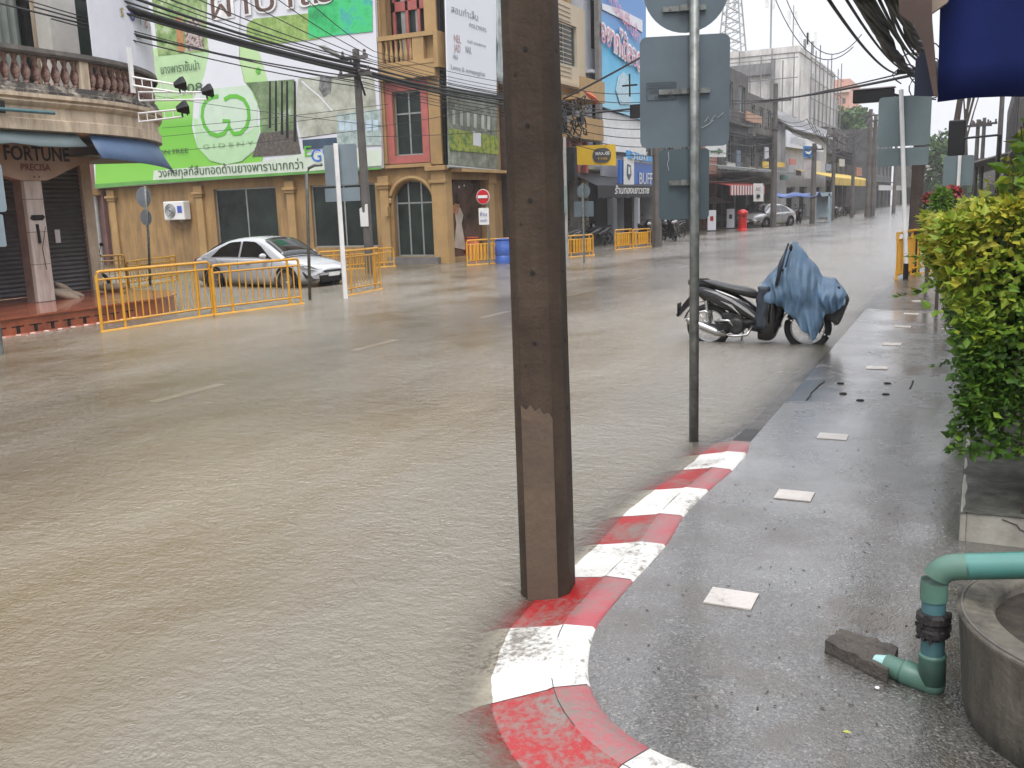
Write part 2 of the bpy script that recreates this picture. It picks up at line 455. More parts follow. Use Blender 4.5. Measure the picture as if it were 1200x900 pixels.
df = nt.nodes.new('ShaderNodeBsdfDiffuse'); tr = nt.nodes.new('ShaderNodeBsdfTransparent'); gl = nt.nodes.new('ShaderNodeBsdfGlossy')
tr.inputs[0].default_value = (.86, .82, .74, 1)
patch = ntex(nt, coord(nt, (.5, .16, 1), 'World', (0, 0, R(12))), 1.0, 5, .6)
mud = ramp(nt, patch, [(.3, (.105, .072, .032)), (.5, (.165, .128, .072)), (.72, (.225, .190, .132))])
sxm = nt.nodes.new('ShaderNodeSeparateXYZ'); nt.links.new(v, sxm.inputs[0])
gx_ = math_(nt, 'ADD', math_(nt, 'MULTIPLY', math_(nt, 'ADD', sxm.outputs[0], 4.3), .5), math_(nt, 'MULTIPLY', math_(nt, 'SUBTRACT', patch, .5), 1.6))
mud = mixc(nt, ramp(nt, gx_, [(.1, (0, 0, 0)), (.9, (.8,)*3)]), mud, (.185, .170, .142))
nt.links.new(mud, df.inputs[0])
a = nt.nodes.new('ShaderNodeAttribute'); a.attribute_name = 'depth'
dep = math_(nt, 'ADD', a.outputs['Fac'], math_(nt, 'MULTIPLY', math_(nt, 'SUBTRACT', ntex(nt, v, 2.2, 5, .6), .5), .02))
e = math_(nt, 'POWER', 2.718, math_(nt, 'MULTIPLY', math_(nt, 'MAXIMUM', dep, 0.0), -34.0))
murk = math_(nt, 'SUBTRACT', 1.0, e, True)
mx1 = nt.nodes.new('ShaderNodeMixShader'); nt.links.new(murk, mx1.inputs[0]); nt.links.new(tr.outputs[0], mx1.inputs[1]); nt.links.new(df.outputs[0], mx1.inputs[2])
# ripples: slow wavelets, wind chop and rings of falling rain
w1 = ntex(nt, coord(nt, (1.2, 3.6, 1), 'World', (0, 0, R(-25))), 2.4, 5, .62)
w2 = ntex(nt, coord(nt, (1, 1.35, 1), 'World', (0, 0, R(38))), 9, 5, .70)
w3 = ntex(nt, v, 27, 3, .6)
def rings(scale, seed):
    mp = nt.nodes.new('ShaderNodeMapping'); mp.inputs['Location'].default_value = (seed, seed*.7, 0); nt.links.new(v, mp.inputs[0])
    vo = nt.nodes.new('ShaderNodeTexVoronoi'); vo.voronoi_dimensions = '2D'; vo.inputs['Scale'].default_value = scale; nt.links.new(mp.outputs[0], vo.inputs['Vector'])
    d = vo.outputs['Distance']
    s = nt.nodes.new('ShaderNodeSeparateColor'); nt.links.new(vo.outputs['Color'], s.inputs[0])
    on = math_(nt, 'GREATER_THAN', s.outputs[0], .45)
    rad = math_(nt, 'MULTIPLY', s.outputs[1], 22.0)
    wv = math_(nt, 'SINE', math_(nt, 'ADD', math_(nt, 'MULTIPLY', d, 42.0), rad))
    fall = math_(nt, 'MAXIMUM', math_(nt, 'SUBTRACT', 1.0, math_(nt, 'MULTIPLY', d, 2.6)), 0.0)
    return math_(nt, 'MULTIPLY', math_(nt, 'MULTIPLY', wv, fall), on)
h = math_(nt, 'MULTIPLY', w1, 1.0)
h = math_(nt, 'ADD', h, math_(nt, 'MULTIPLY', w2, 1.4))
h = math_(nt, 'ADD', h, math_(nt, 'MULTIPLY', w3, .95))
h = math_(nt, 'ADD', h, math_(nt, 'MULTIPLY', rings(5, 0), .15))
h = math_(nt, 'ADD', h, math_(nt, 'MULTIPLY', rings(9, 3.3), .13))
calm = ramp(nt, ntex(nt, coord(nt, (.35, .22, 1), 'World', (0, 0, R(30))), 1.3, 4, .6), [(.36, (.35,)*3), (.6, (1,)*3)])
h = math_(nt, 'MULTIPLY', h, calm)
b = nt.nodes.new('ShaderNodeBump'); b.inputs['Strength'].default_value = 1.0; b.inputs['Distance'].default_value = .032
nt.links.new(h, b.inputs['Height'])
# calmer in the film over the pavement
nt.links.new(ramp(nt, a.outputs['Fac'], [(.0, (.25,)*3), (.06, (1,)*3)]), b.inputs['Strength'])
fr = nt.nodes.new('ShaderNodeFresnel'); fr.inputs['IOR'].default_value = 1.36; nt.links.new(b.outputs[0], fr.inputs['Normal'])
fr2 = nt.nodes.new('ShaderNodeFresnel'); fr2.inputs['IOR'].default_value = 1.36
frm = math_(nt, 'ADD', math_(nt, 'MULTIPLY', fr.outputs[0], .30), math_(nt, 'MULTIPLY', fr2.outputs[0], .80))
gl.inputs['Roughness'].default_value = .15; nt.links.new(b.outputs[0], gl.inputs['Normal'])
bd = nt.nodes.new('ShaderNodeBump'); bd.inputs['Strength'].default_value = .45; bd.inputs['Distance'].default_value = .03; nt.links.new(h, bd.inputs['Height']); nt.links.new(bd.outputs[0], df.inputs['Normal'])
mx2 = nt.nodes.new('ShaderNodeMixShader'); nt.links.new(frm, mx2.inputs[0]); nt.links.new(mx1.outputs[0], mx2.inputs[1]); nt.links.new(gl.outputs[0], mx2.inputs[2])
nt.links.new(mx2.outputs[0], out.inputs[0]); me.materials.append(m)
me.polygons.foreach_set('use_smooth', [True]*len(me.polygons))
# ================================================================== near things
m_cpole = M('old brown concrete', (.060, .042, .030), .75, .3, 3, dirt=(.020, .015, .012), streak=True, dscale=1.6, damt=.7, bump=.7, bscale=30, spec=.2)
m_cpale = M('pale mud stain', (.145, .098, .062), .8, .25, 5, dirt=(.07, .048, .034), damt=.9, dth=.46, bump=.4, bscale=50)
m_dark = M('black hole', (.008, .007, .007), .9, .1)
m_galv = M('galvanised steel', (.20, .215, .205), .45, .3, 14, dirt=(.10, .095, .085), metal=.55, dscale=3, streak=True)
m_signback = M('grey blue sign back', (.105, .135, .155), .42, .14, 1.6, dirt=(.07, .09, .10), damt=.35, metal=.25)
m_signback2 = M('dark sign back', (.055, .08, .092), .42, .16, 1.6, metal=.2)
m_black = M('black plastic', (.012, .012, .013), .4, .3, 3, spec=.2)
m_white = M('white paint', (.72, .72, .71), .4, .08, 3, dirt=(.35, .33, .3), damt=.3)
m_cable = M('black cable', (.018, .018, .02), .6, .3)
m_ink = M('dark ink', (.03, .035, .04), .6, .2)

# concrete pole at the kerb -------------------------------------------------
pb = G(643, 692); PH = 9.0
yaw = math.atan2(pb.x, -pb.y)  # faces the viewer side roughly
pole = thing('utility_pole', 'brown weathered concrete pole with bolt holes standing at the red and white kerb', 'utility pole', (pb.x, pb.y, -.15), R(14))
pole.rotation_euler = (R(-.3), R(-.35), R(12))
def hexpole(w0, w1, h, ch=.045):
    mb = MB(); n = 26; rows = []
    for i in range(n+1):
        t = i/n; w = (w0+(w1-w0)*t)/2; c = ch
        ring = [(-w+c, -w), (w-c, -w), (w, -w+c), (w, w-c), (w-c, w), (-w+c, w), (-w, w-c), (-w, -w+c)]
        rows.append([Vector((x+.003*noise.noise(Vector((x*5, z_ := t*h*3, 1))), y+.004*noise.noise(Vector((y*4, t*h*4, 7))), t*h)) for x, y in ring])
    for r in rows: r.append(r[0])
    mb.grid(rows); mb.add(rows[-1][:-1], [tuple(range(8))]); return mb
shaft = hexpole(.235, .19, PH).build('shaft', m_cpole, pole, world=False)
st = MB(); hw_ = .1175
st.prism([(x_, -hw_-.005+.0025*z_, z_) for x_, z_ in ((-.0725, 0), (.0725, 0), (.070, 1.01), (.055, 1.04), (.03, 1.032), (.012, 1.06), (-.01, 1.045), (-.03, 1.075), (-.05, 1.05), (-.0725, 1.07))], (0, .006, 0))
st.build('stain', m_cpale, pole, world=False)
hp = {}
def hole(kind, loc, r, ax):
    if kind not in hp: q = MB(); q.lathe((0, 0, 0), [(r, -.002), (r, .001)], 10, ax); hp[kind] = o = q.build('bolt_hole', m_dark, pole, world=False)
    else: o = hp[kind].copy(); COL.objects.link(o)
    o.location = loc
for k in range(18):
    z = .42+k*.31; w = (.235+(.19-.235)*z/PH)/2
    hole('a', (.0, -w-.001, z), .0105, 'Y')
    if k % 2: hole('b', (-.045, -w-.001, z-.1), .005, 'Y')
    hole('c', (w+.001, .0, z), .010, 'X')
wb_ = MB()
wb_.box((0, 0, 4.9), (.26, .26, .06)); wb_.box((0, 0, 6.6), (.25, .25, .05))
wb_.build('clamp_band', m_galv, pole, world=False)
# the overhead end of this pole (above the picture)
arm = MB(); arm.box((0, -.15, 8.2), (1.6, .09, .11)); arm.build('crossarm', m_cpole, pole, world=False)

def rrect(w, h, r, n=5):
    out = []
    for cx, cz, a0 in ((w/2-r, h/2-r, 0), (-w/2+r, h/2-r, 90), (-w/2+r, -h/2+r, 180), (w/2-r, -h/2+r, 270)):
        for i in range(n+1):
            a = R(a0+90*i/n); out.append((cx+r*math.cos(a), cz+r*math.sin(a)))
    return out
def panel(c, w, h, r, t=.006, right=(1, 0, 0)):
    right = Vector(right).normalized(); nrm = right.cross(Vector((0, 0, 1)))
    mb = MB(); mb.prism([Vector(c)+right*x+Vector((0, 0, z)) for x, z in rrect(w, h, r)], -nrm*t); return mb
def disc(c, r, t=.006, right=(1, 0, 0), n=40):
    right = Vector(right).normalized(); nrm = right.cross(Vector((0, 0, 1)))
    mb = MB(); mb.prism([Vector(c)+right*(r*math.cos(2*math.pi*i/n))+Vector((0, 0, r*math.sin(2*math.pi*i/n))) for i in range(n)], -nrm*t); return mb

# sign post in the middle ------------------------------------------------------
sp = G(813, 517); a = R(20); rt = Vector((math.cos(a), math.sin(a), 0)); nrm = Vector((math.sin(a), -math.cos(a), 0))
sg = thing('sign_post', 'tall grey sign post standing in the flood water with round and rectangular sign backs', 'sign post', (sp.x, sp.y, -.12))
q = MB(); q.tube([(sp.x, sp.y, -.12), (sp.x-.0, sp.y, 1.6), (sp.x-.01, sp.y, 3.95)], [.036, .035, .035], 16); q.build('post', m_galv, sg, smooth='all')
def front(px, py, off=0.0):  # point on the sign plane in front of / behind the post
    d = ray(px, py); P0 = sp+nrm*off; t = (P0-Vector((0, 0, EYE))).dot(nrm)/d.dot(nrm); return Vector((0, 0, EYE))+d*t
def sign_on(off, x0, x1, y0, y1):
    a_ = front(x0, (y0+y1)/2, off); b_ = front(x1, (y0+y1)/2, off); t_ = front((x0+x1)/2, y0, off); u_ = front((x0+x1)/2, y1, off)
    return (a_+b_)/2, (b_-a_).length, t_.z-u_.z
c, w_, h_ = sign_on(-.05, 750, 855, 42, 173)
main = panel(c, w_, h_, .05, right=rt).build('large_panel', m_signback, sg)
r_ = (front(855, -8, -.05)-front(754, -8, -.05)).length/2; cc = front(804, -14, -.05)
disc(cc, r_, right=rt).build('round_panel', m_signback, sg)
c2, w2_, h2_ = sign_on(-.05, 772, 831, 174, 258)
low = panel(c2, w2_, h2_*.98, .03, right=rt).build('lower_panel', m_signback2, sg)
q = MB()
for (px, py, l) in ((802, 107, .36), (802, 214, .22), (802, 10, .3)):
    cb = front(px, py, -.032); q = MB()
    q.box(cb, (l, .025, .035), a); q.lathe(cb+Vector((0, 0, -.02)), [(.042, 0), (.042, .04)], 14)
    for s_ in (-.1, .09): q.lathe(cb+rt*s_+nrm*.012, [(.009, -.01), (.009, .012)], 8, 'Y')
    q.build('bracket', m_galv, sg)
# printed maker's label box, worn, on the back of the large panel, and chalk scribbles
lab = front(775, 107, -.044); th = .0035
q = MB(); lw, lh = .205, .118
for s_ in (-1, 1):
    q.box(lab+Vector((0, 0, s_*lh/2)), (lw, .002, th), a); q.box(lab+rt*(s_*lw/2), (th, .002, lh), a)
q.box(lab+Vector((0, 0, .022)), (lw, .002, th*.7), a)
q.build('label_border', m_ink, main)
for k, (s_, hh) in enumerate((('กรมทางหลวงชนบท', .024), ('แขวงการทาง  08', .026), ('พ.ศ. 2552', .024))):
    text(s_, lab+Vector((0, 0, .04-.038*k)), rt, (0, 0, 1), hh, m_ink, main, ext=.003)
m_chalk = M('chalk', (.45, .48, .5), .9, .2)
def scribble(pts, r, parent, name='chalk_scribble'):
    q = MB(); q.tube([front(x, y, -.0425) for x, y in pts], r, 5); q.build(name, m_chalk, parent)
scribble([(826, 143), (830, 137), (833, 142), (838, 135), (841, 138), (848, 132)], .002, main)
scribble([(822, 150), (830, 146), (836, 141)], .002, main)
scribble([(783, 178), (784, 186), (782, 192), (784, 200)], .002, low)

# kerb side pieces on the right: planter wall, round planter, pipe, block ---------
m_wall = M('stained planter concrete', (.24, .235, .205), .7, .2, 3, dirt=(.035, .035, .03), dscale=2.2, damt=.85, bump=.8, bscale=35)
m_wallp = M('cream painted render', (.36, .35, .30), .6, .12, 3, dirt=(.09, .06, .045), dscale=3.5, damt=.55, bump=.3, bscale=30)
m_moss = M('mossy concrete top', (.10, .10, .08), .7, .45, 9, dirt=(.02, .022, .017), dscale=4, damt=.9, bump=1.2, bscale=25)
pw = thing('planter_wall', 'low cream concrete planter wall with a mossy top under the hedge', 'planter wall', (.6, 9, 0))
q = MB(); q.bb((-.03, 5.12, -.1), (.0, 16, .185)); q.bb((.0, 5.12, -.1), (1.6, 5.16, .185)); q.build('side', m_wallp, pw, bevel=.006)
q = MB()
rows = []
for j in range(70):
    y = 5.11+j*.157; rows.append([Vector((x, y, .19+(.012*noise.noise(Vector((x*9, y*9, 0)))-(.01 if x < 0 else 0)))) for x in (-.035, .0, .06, .12, .2, .3, .45, .7, 1.6)])
q.grid(rows); q.build('top', m_moss, pw, smooth='all')
q = MB()
for (z, L) in ((.12, .5),):
    pts = [Vector((.16+.05*k+.02*math.sin(k*2.1), 5.116, .17-.022*k)) for k in range(6)]; q.tube(pts, .0022, 4)
q.build('crack', m_dark, pw)
# soil
m_soil = M('wet soil', (.035, .026, .018), .8, .5, 14, dirt=(.06, .055, .035), bump=1.5, bscale=25)
# black plastic plant crate standing on the wall
t = thing('plant_pot', 'black plastic plant pot standing on the planter wall under the hedge', 'plant pot', (.52, 5.62, .19))
q = MB(); q.lathe((.52, 5.62, .19), [(.20, 0), (.235, .30), (.25, .30), (.25, .34), (.225, .34), (.2, .1)], 8); q.build('pot', m_black, t)
q = MB(); q.lathe((.52, 5.62, .45), [(.21, 0), (.2, .02)], 16); q.build('soil', m_soil, t)

# big round concrete planter
PC = Vector((.545, 3.42, 0)); PRr = .565; PHt = .40
t = thing('round_planter', 'large round weathered concrete planter filled with wet soil beside the green pipe', 'planter', (PC.x, PC.y, 0))
m_pot = M('algae stained concrete', (.15, .135, .105), .7, .25, 3, dirt=(.022, .02, .016), dscale=2.6, damt=1.0, streak=True, bump=.9, bscale=35)
q = MB(); nn = 72
def potr(r, z): return (r, z)
q.lathe(PC, [(PRr-.05, 0), (PRr-.035, .1), (PRr-.01, PHt-.02), (PRr-.004, PHt-.004), (PRr-.03, PHt+.002), (PRr-.115, PHt-.002), (PRr-.125, PHt-.02), (PRr-.12, PHt-.1)], nn)
q.build('bowl', m_pot, t, smooth='all')
q = MB(); rows = []
for i in range(16):
    r = (PRr-.115)*i/15; rows.append([PC+Vector((r*math.cos(a_), r*math.sin(a_), PHt-.045+.012*noise.noise(Vector((r*9*math.cos(a_), r*9*math.sin(a_), 2))))) for a_ in [2*math.pi*k/40 for k in range(41)]])
q.grid(rows); q.build('soil', m_soil, t, smooth='all')
q = MB(); q.tube([PC+Vector(((PRr-.02)*math.cos(R(a_)), (PRr-.02)*math.sin(R(a_)), PHt+.003)) for a_ in range(120, 300, 5)], .0035, 5); q.build('rim_edge', m_conc, t)

# green drain pipe
m_pipe = M('sea green plastic pipe', (.048, .180, .155), .33, .12, 5, dirt=(.07, .15, .13), damt=.4, dscale=4, coat=.3)
m_pipe2 = M('weathered green pipe', (.070, .155, .120), .45, .15, 6, dirt=(.10, .15, .11), damt=.45, dscale=4)
m_pipe3 = M('blue grey pipe', (.060, .145, .160), .4, .12, 6)
t = thing('drain_pipe', 'sea green plastic drain pipe bent over the pavement with a black rubber collar', 'drain pipe', G(1093, 815))
pr = .041
Pb = G(1092, 800, pr+.02)           # lower elbow
Yp = Pb.y
Ptop = PY(1088, 664, Yp)              # upper elbow centre
Pr_ = PY(1210, 662, Yp)
Pl = G(1028, 775, pr+.03)            # loose lower end
Ptop.x = Pb.x-.012
def elbow(a, o, b, r0, k=6, L=.07):
    a = Vector(a); o = Vector(o); b = Vector(b); u = (a-o).normalized()*L; v_ = (b-o).normalized()*L
    return [o+u*(1-s)**2+v_*s**2 for s in [i/k for i in range(k+1)]]
q = MB(); e1 = elbow(Pr_, Ptop, Pb, pr, L=.075)
ud = (Pr_-Ptop).normalized(); dd = (Pb-Ptop).normalized()
q.tube([e1[0]+ud*.035]+e1+[e1[-1]+dd*.045], pr*1.12, 20); q.build('upper_elbow', m_pipe2, t, smooth=True)
q = MB(); q.tube([Ptop+ud*.105, Ptop+ud*.29], pr*1.12, 20); q.build('sleeve', m_pipe, t, smooth=True)
q = MB(); q.tube([Ptop+ud*.285, Pr_+ud*.3], pr*.93, 20); q.build('pale_end', M('pale blue pipe', (.42, .55, .58), .35, .1, 4), t, smooth=True)
q = MB(); q.tube([Ptop+dd*.10, Pb-dd*.10], pr*.98, 20); q.build('riser', m_pipe3, t, smooth=True)
ul = (Pl-Pb).normalized()
q = MB(); q.tube([Pb-dd*.115, Pb-dd*.105, Pb-dd*.10, Pb], [pr*1.12, pr*1.17, pr*1.12, pr*1.12], 24); q.tube([Pb, Pb+ul*.09, Pb+ul*.095, Pb+ul*.105], [pr*1.12, pr*1.12, pr*1.17, pr*1.12], 24); q.ell(Pb, (pr*1.125,)*3, 24, 16); q.build('lower_elbow', m_pipe2, t, smooth='all')
q = MB(); q.tube([Pb+ul*.10, Pb+ul*((Pl-Pb).length-.035)], pr*1.02, 20); q.build('lower_pipe', m_pipe2, t, smooth=True)
q = MB(); q.tube([Pb+ul*((Pl-Pb).length-.045), Pl+ul*.01], [pr*.98, pr*.55], 20); q.build('cut_end', M('fresh cut pipe', (.32, .52, .5), .4, .1, 4), t, smooth=True)
q = MB(); cm = Ptop.lerp(Pb, .49); random.seed(3)
q.lathe(cm+Vector((0, 0, -.035)), [(pr*1.15, -.01), (pr*1.35, 0), (pr*1.35, .02), (pr*1.25, .028), (pr*1.25, .045), (pr*1.42, .052), (pr*1.4, .075), (pr*1.1, .085)], 16)
for k in range(26):
    an = random.uniform(0, 6.28); z = random.uniform(-.045, .05); r0 = pr*1.3
    q.box(cm+Vector((r0*math.cos(an), r0*math.sin(an), z)), (random.uniform(.006, .016), random.uniform(.006, .014), random.uniform(.01, .022)), an)
q.build('rubber_collar', M('black torn rubber', (.016, .012, .013), .6, .4, 20, bump=1), t)

# broken concrete block
m_blk = M('broken wet concrete', (.085, .072, .058), .5, .35, 6, dirt=(.03, .025, .02), dscale=4, damt=.8, bump=1.5, bscale=45)
c_ = G(1012, 772, .0); q = MB()
a0, a1, a2, a3 = G(968, 775, .035), G(1055, 806, .035), G(1046, 768, .035), G(985, 748, .035)
zz = .045
P4 = [G(967, 750, .085), G(1040, 786, .085), G(1053, 757, .075), G(984, 737, .08)]
n = 8; rows = []
top = lambda u, v_: P4[0].lerp(P4[1], u).lerp(P4[3].lerp(P4[2], u), v_)
for i in range(n+1): rows.append([top(i/n, j/n)+Vector((0, 0, .014*noise.noise(Vector((i*.9, j*.9, 0))))) for j in range(n+1)])
q.grid(rows)
def skirt(edge):
    r2 = [[Vector((p.x, p.y, p.z)) for p in edge], [Vector((p.x+.004*noise.noise(p*40), p.y-.006, p.z*.5)) for p in edge], [Vector((p.x, p.y, .0)) for p in edge]]; q.grid(r2)
skirt([r[0] for r in rows]); skirt([r[-1] for r in rows]); skirt(rows[0]); skirt(rows[-1])
o = q.build('concrete_block', m_blk); at_thing(o); tag(o, 'broken wet concrete block lying on the pavement beside the pipe end', 'concrete block')
# small litter: a pebble and a leaf next to it
q = MB(); q.ell(G(1028, 806, .04), (.009, .008, .006), 8, 5); o = q.build('pebble', m_white); at_thing(o); tag(o, 'small white pebble on the pavement below the pipe end', 'pebble')
q = MB(); p = G(992, 858, .042); q.add([p+Vector((-.014, 0, 0)), p+Vector((0, .008, .003)), p+Vector((.016, .002, .001)), p+Vector((0, -.008, .002))], [(0, 1, 2, 3)]); o = q.build('fallen_leaf', M('yellow leaf', (.35, .36, .06), .5), solid=.001); at_thing(o); tag(o, 'single yellow green leaf fallen on the pavement near the concrete block', 'leaf')
# manhole keys / small steel lids and bits on the pavement
for k, (x, y) in enumerate([(985, 450), (1040, 450), (988, 462), (1038, 463), (1008, 470)]):
    p = G(x, y, pave_z(-1, 9.5)); q = MB(); q.lathe((p.x, p.y, p.z+.001), [(.035, 0), (.03, .012)], 10); o = q.build('bolt_cap', m_dark); at_thing(o)
    tag(o, ['black bolt cap in the far left corner of the group on the pavement', 'black bolt cap in the far right corner of the group on the pavement', 'black bolt cap in the near left corner of the group on the pavement', 'black bolt cap in the near right corner of the group on the pavement', 'black bolt cap nearest the viewer in the group on the pavement'][k], 'bolt cap', 'bolt caps in the pavement')
for k, pts in enumerate([[(950, 462), (957, 455), (960, 452), (966, 448)], [(945, 470), (950, 464)], [(1066, 457), (1069, 451), (1070, 447)]]):
    q = MB(); q.tube([G(x, y, .012) for x, y in pts], .012, 6); o = q.build('rebar_stub', m_dark); at_thing(o)
    tag(o, ['longer black twig beside the bolt caps towards the kerb', 'short black twig nearest the kerb line', 'black twig right of the bolt caps towards the hedge'][k], 'twig')
    o.name = 'fallen_twig'
# leaf crumbs and grit on the pavement: more than one could count
random.seed(11); q = MB()
for k in range(330):
    x = random.uniform(-1.5, -.05); y = 3+random.random()**1.3*8
    if x < -.9-.1*(y-3) * -0 and kerb_dist(x, y) > -.1: continue
    s_ = random.uniform(.002, .007)*(1+.05*y); an = random.uniform(0, 3.14); z = pave_z(x, y)+.0035
    d1 = Vector((math.cos(an), math.sin(an), 0))*s_*1.6; d2 = Vector((-math.sin(an), math.cos(an), .1))*s_*.6; p = Vector((x, y, z))
    q.add([p-d1, p-d2, p+d1, p+d2], [(0, 1, 2, 3)])
o = q.build('leaf_litter', M('rotting leaf bits', (.03, .024, .016), .5, .5, 3)); tag(o, 'dark crumbs of leaves and grit scattered over the wet pavement', 'leaf litter', kind='stuff')
# ================================================================== plants
def leaf_mat(name, stops, rough=.5):
    m, nt, P = base(name)
    a = nt.nodes.new('ShaderNodeAttribute'); a.attribute_name = 'tint'
    c = ramp(nt, a.outputs['Fac'], stops); nt.links.new(c, P.inputs['Base Color']); P.inputs['Roughness'].default_value = rough; P.inputs['Specular IOR Level'].default_value = .3
    t = nt.nodes.new('ShaderNodeBsdfTranslucent'); nt.links.new(c, t.inputs[0]); mx = nt.nodes.new('ShaderNodeMixShader'); mx.inputs[0].default_value = .3
    nt.links.new(P.outputs[0], mx.inputs[1]); nt.links.new(t.outputs[0], mx.inputs[2]); nt.links.new(mx.outputs[0], nt.nodes['Material Output'].inputs[0])
    return m
def leaves(name, pts, size, mat, parent, tint, shape='leaf', droop=.3, up=.0):
    """pts: list of (pos, outward normal); each gives one folded leaf"""
    vs = []; fs = []; tv = []
    for (p, nrm) in pts:
        s = size*random.uniform(.45, 1.45)
        d = Vector((random.gauss(0, 1), random.gauss(0, 1), random.gauss(0, .7)-droop+up)) + nrm*.9; d.normalize()
        sd = d.cross(nrm+Vector((random.uniform(-.5, .5), random.uniform(-.5, .5), random.uniform(.1, .9)))); sd.normalize(); f = d.cross(sd)*.12*s
        b = len(vs); W = s*random.uniform(.26, .36)
        if shape == 'leaf':
            vs += [p, p+d*s*.35+sd*W+f, p+d*s, p+d*s*.35-sd*W+f, p+d*s*.5]
            fs += [(b, b+1, b+4), (b+1, b+2, b+4), (b+2, b+3, b+4), (b+3, b, b+4)]
        else:
            vs += [p, p+d*s*.5+sd*W*1.3, p+d*s, p+d*s*.5-sd*W*1.3, p]; fs += [(b, b+1, b+2, b+3)]
        t = tint(p); tv += [t]*5
    me = bpy.data.meshes.new(name)
    if parent is not None:
        inv = mtx(parent).inverted(); vs = [inv @ v_ for v_ in vs]
    me.from_pydata([tuple(v_) for v_ in vs], [], fs); me.attributes.new('tint', 'FLOAT', 'POINT').data.foreach_set('value', tv)
    me.materials.append(mat); o = bpy.data.objects.new(name, me); COL.objects.link(o)
    if parent is not None: o.parent = parent
    return o
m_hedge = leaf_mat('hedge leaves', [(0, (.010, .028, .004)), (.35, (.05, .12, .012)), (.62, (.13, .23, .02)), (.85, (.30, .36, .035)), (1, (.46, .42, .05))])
random.seed(21)
hd = thing('hedge', 'dense clipped hedge with yellow green new tops growing over the planter wall', 'hedge', (.7, 9, .19))
def hside(y, z):  # how far the hedge bulges over the pavement
    f_ = min(1, max(0, (z-.35)/1.0)); return .05 - .20*f_**1.2 + .16*noise.noise(Vector((y*1.1, z*1.5, 4))) + .07*noise.noise(Vector((y*3.5, z*4, 9))) + (.10 if z < .6 else 0)
def htop(x, y): return 1.66+.09*noise.noise(Vector((x*1.6, y*1.3, 2)))+.05*noise.noise(Vector((x*5, y*5, 3))) + max(0, (5.9-y))*.28*max(0, min(1, (x+.05)*2.2)) + .10*max(0, x-.2)
pts = []
for k in range(62000):
    y = 4.95+(random.random()**1.55)*9.5; u = random.random()
    if u < .64:
        z = .36+random.random()*1.4; x = hside(y, z)+abs(random.gauss(0, .07))-.03; n_ = Vector((-1, -.35, .25))
        if z > htop(x, y): continue
        dn = noise.noise(Vector((y*2.6, z*2.6, 20)))
        if dn < -.22 and random.random() < .75: continue
        if z < .70 + .18*noise.noise(Vector((y*4, 0, 0))): continue
    elif u < .88:
        x = -.22+random.random()*1.5; z = htop(x, y)-abs(random.gauss(0, .05)); n_ = Vector((0, -.3, 1))
        if x < hside(y, z): continue
    else:
        x = -.1+random.random()*1.4; z = .52+random.random()*1.3; y = 4.98+abs(random.gauss(0, .08))+.12*noise.noise(Vector((x*3, z*3, 1))); n_ = Vector((-.2, -1, .2))
        if z > htop(x, y): continue
    pts.append((Vector((x, y, z)), n_.normalized()))
# stray shoots
for k in range(60):
    y = 5.0+random.random()**1.5*6; z0 = random.choice([htop(.1, y)-.05, random.uniform(.6, 1.6)]); side = z0 < htop(0, y)-.1
    p = Vector((hside(y, min(z0, 1.5)) if side else random.uniform(-.1, 1.0), y, z0)); d = Vector((-.8, -.2, random.uniform(-.3, .6))) if side else Vector((random.uniform(-.5, .3), random.uniform(-.3, .3), 1)); d.normalize()
    L = random.uniform(.08, .26)
    for j in range(int(L/.012)): pts.append((p+d*(j*.014)+Vector((0, 0, -.3*(j*.014)**2)), Vector((random.gauss(0, 1), random.gauss(0, 1), .5)).normalized()))
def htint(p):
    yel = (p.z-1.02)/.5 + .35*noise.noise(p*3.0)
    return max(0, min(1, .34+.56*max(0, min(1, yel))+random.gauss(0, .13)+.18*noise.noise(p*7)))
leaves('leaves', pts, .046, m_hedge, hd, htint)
q = MB()
for k in range(90):
    y = 5.1+random.random()*8; x = random.uniform(.12, .9); q.tube([(x, y, .19), (x+random.uniform(-.05, .05), y+random.uniform(-.05, .05), .7), (x+random.uniform(-.2, .1), y+random.uniform(-.15, .15), 1.5)], [.012, .008, .003], 5)
q.build('stems', M('twig bark', (.06, .045, .03), .8), hd)
# inner mass: darker leaf layers deep inside, keep the hedge from being see-through
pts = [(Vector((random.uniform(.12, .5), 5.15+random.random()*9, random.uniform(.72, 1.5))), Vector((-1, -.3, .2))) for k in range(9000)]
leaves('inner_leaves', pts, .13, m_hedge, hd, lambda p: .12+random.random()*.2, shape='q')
# little white flowers of the hedge
q = MB()
for (x_, y_, yy) in ((1127, 283, 7.5), (1134, 281, 7.5), (1156, 386, 6.4), (1162, 388, 6.4), (1138, 483, 6), (1136, 492, 6), (1190, 192, 6)):
    p = PY(x_, y_, yy); p.x = hside(p.y, p.z)-.06; 
    q = MB()
    for j in range(4): q.ell(p+Vector((random.gauss(0, .012), random.gauss(0, .012), random.gauss(0, .01))), (.011, .011, .007), 6, 4)
    q.build('flower', m_white, hd)

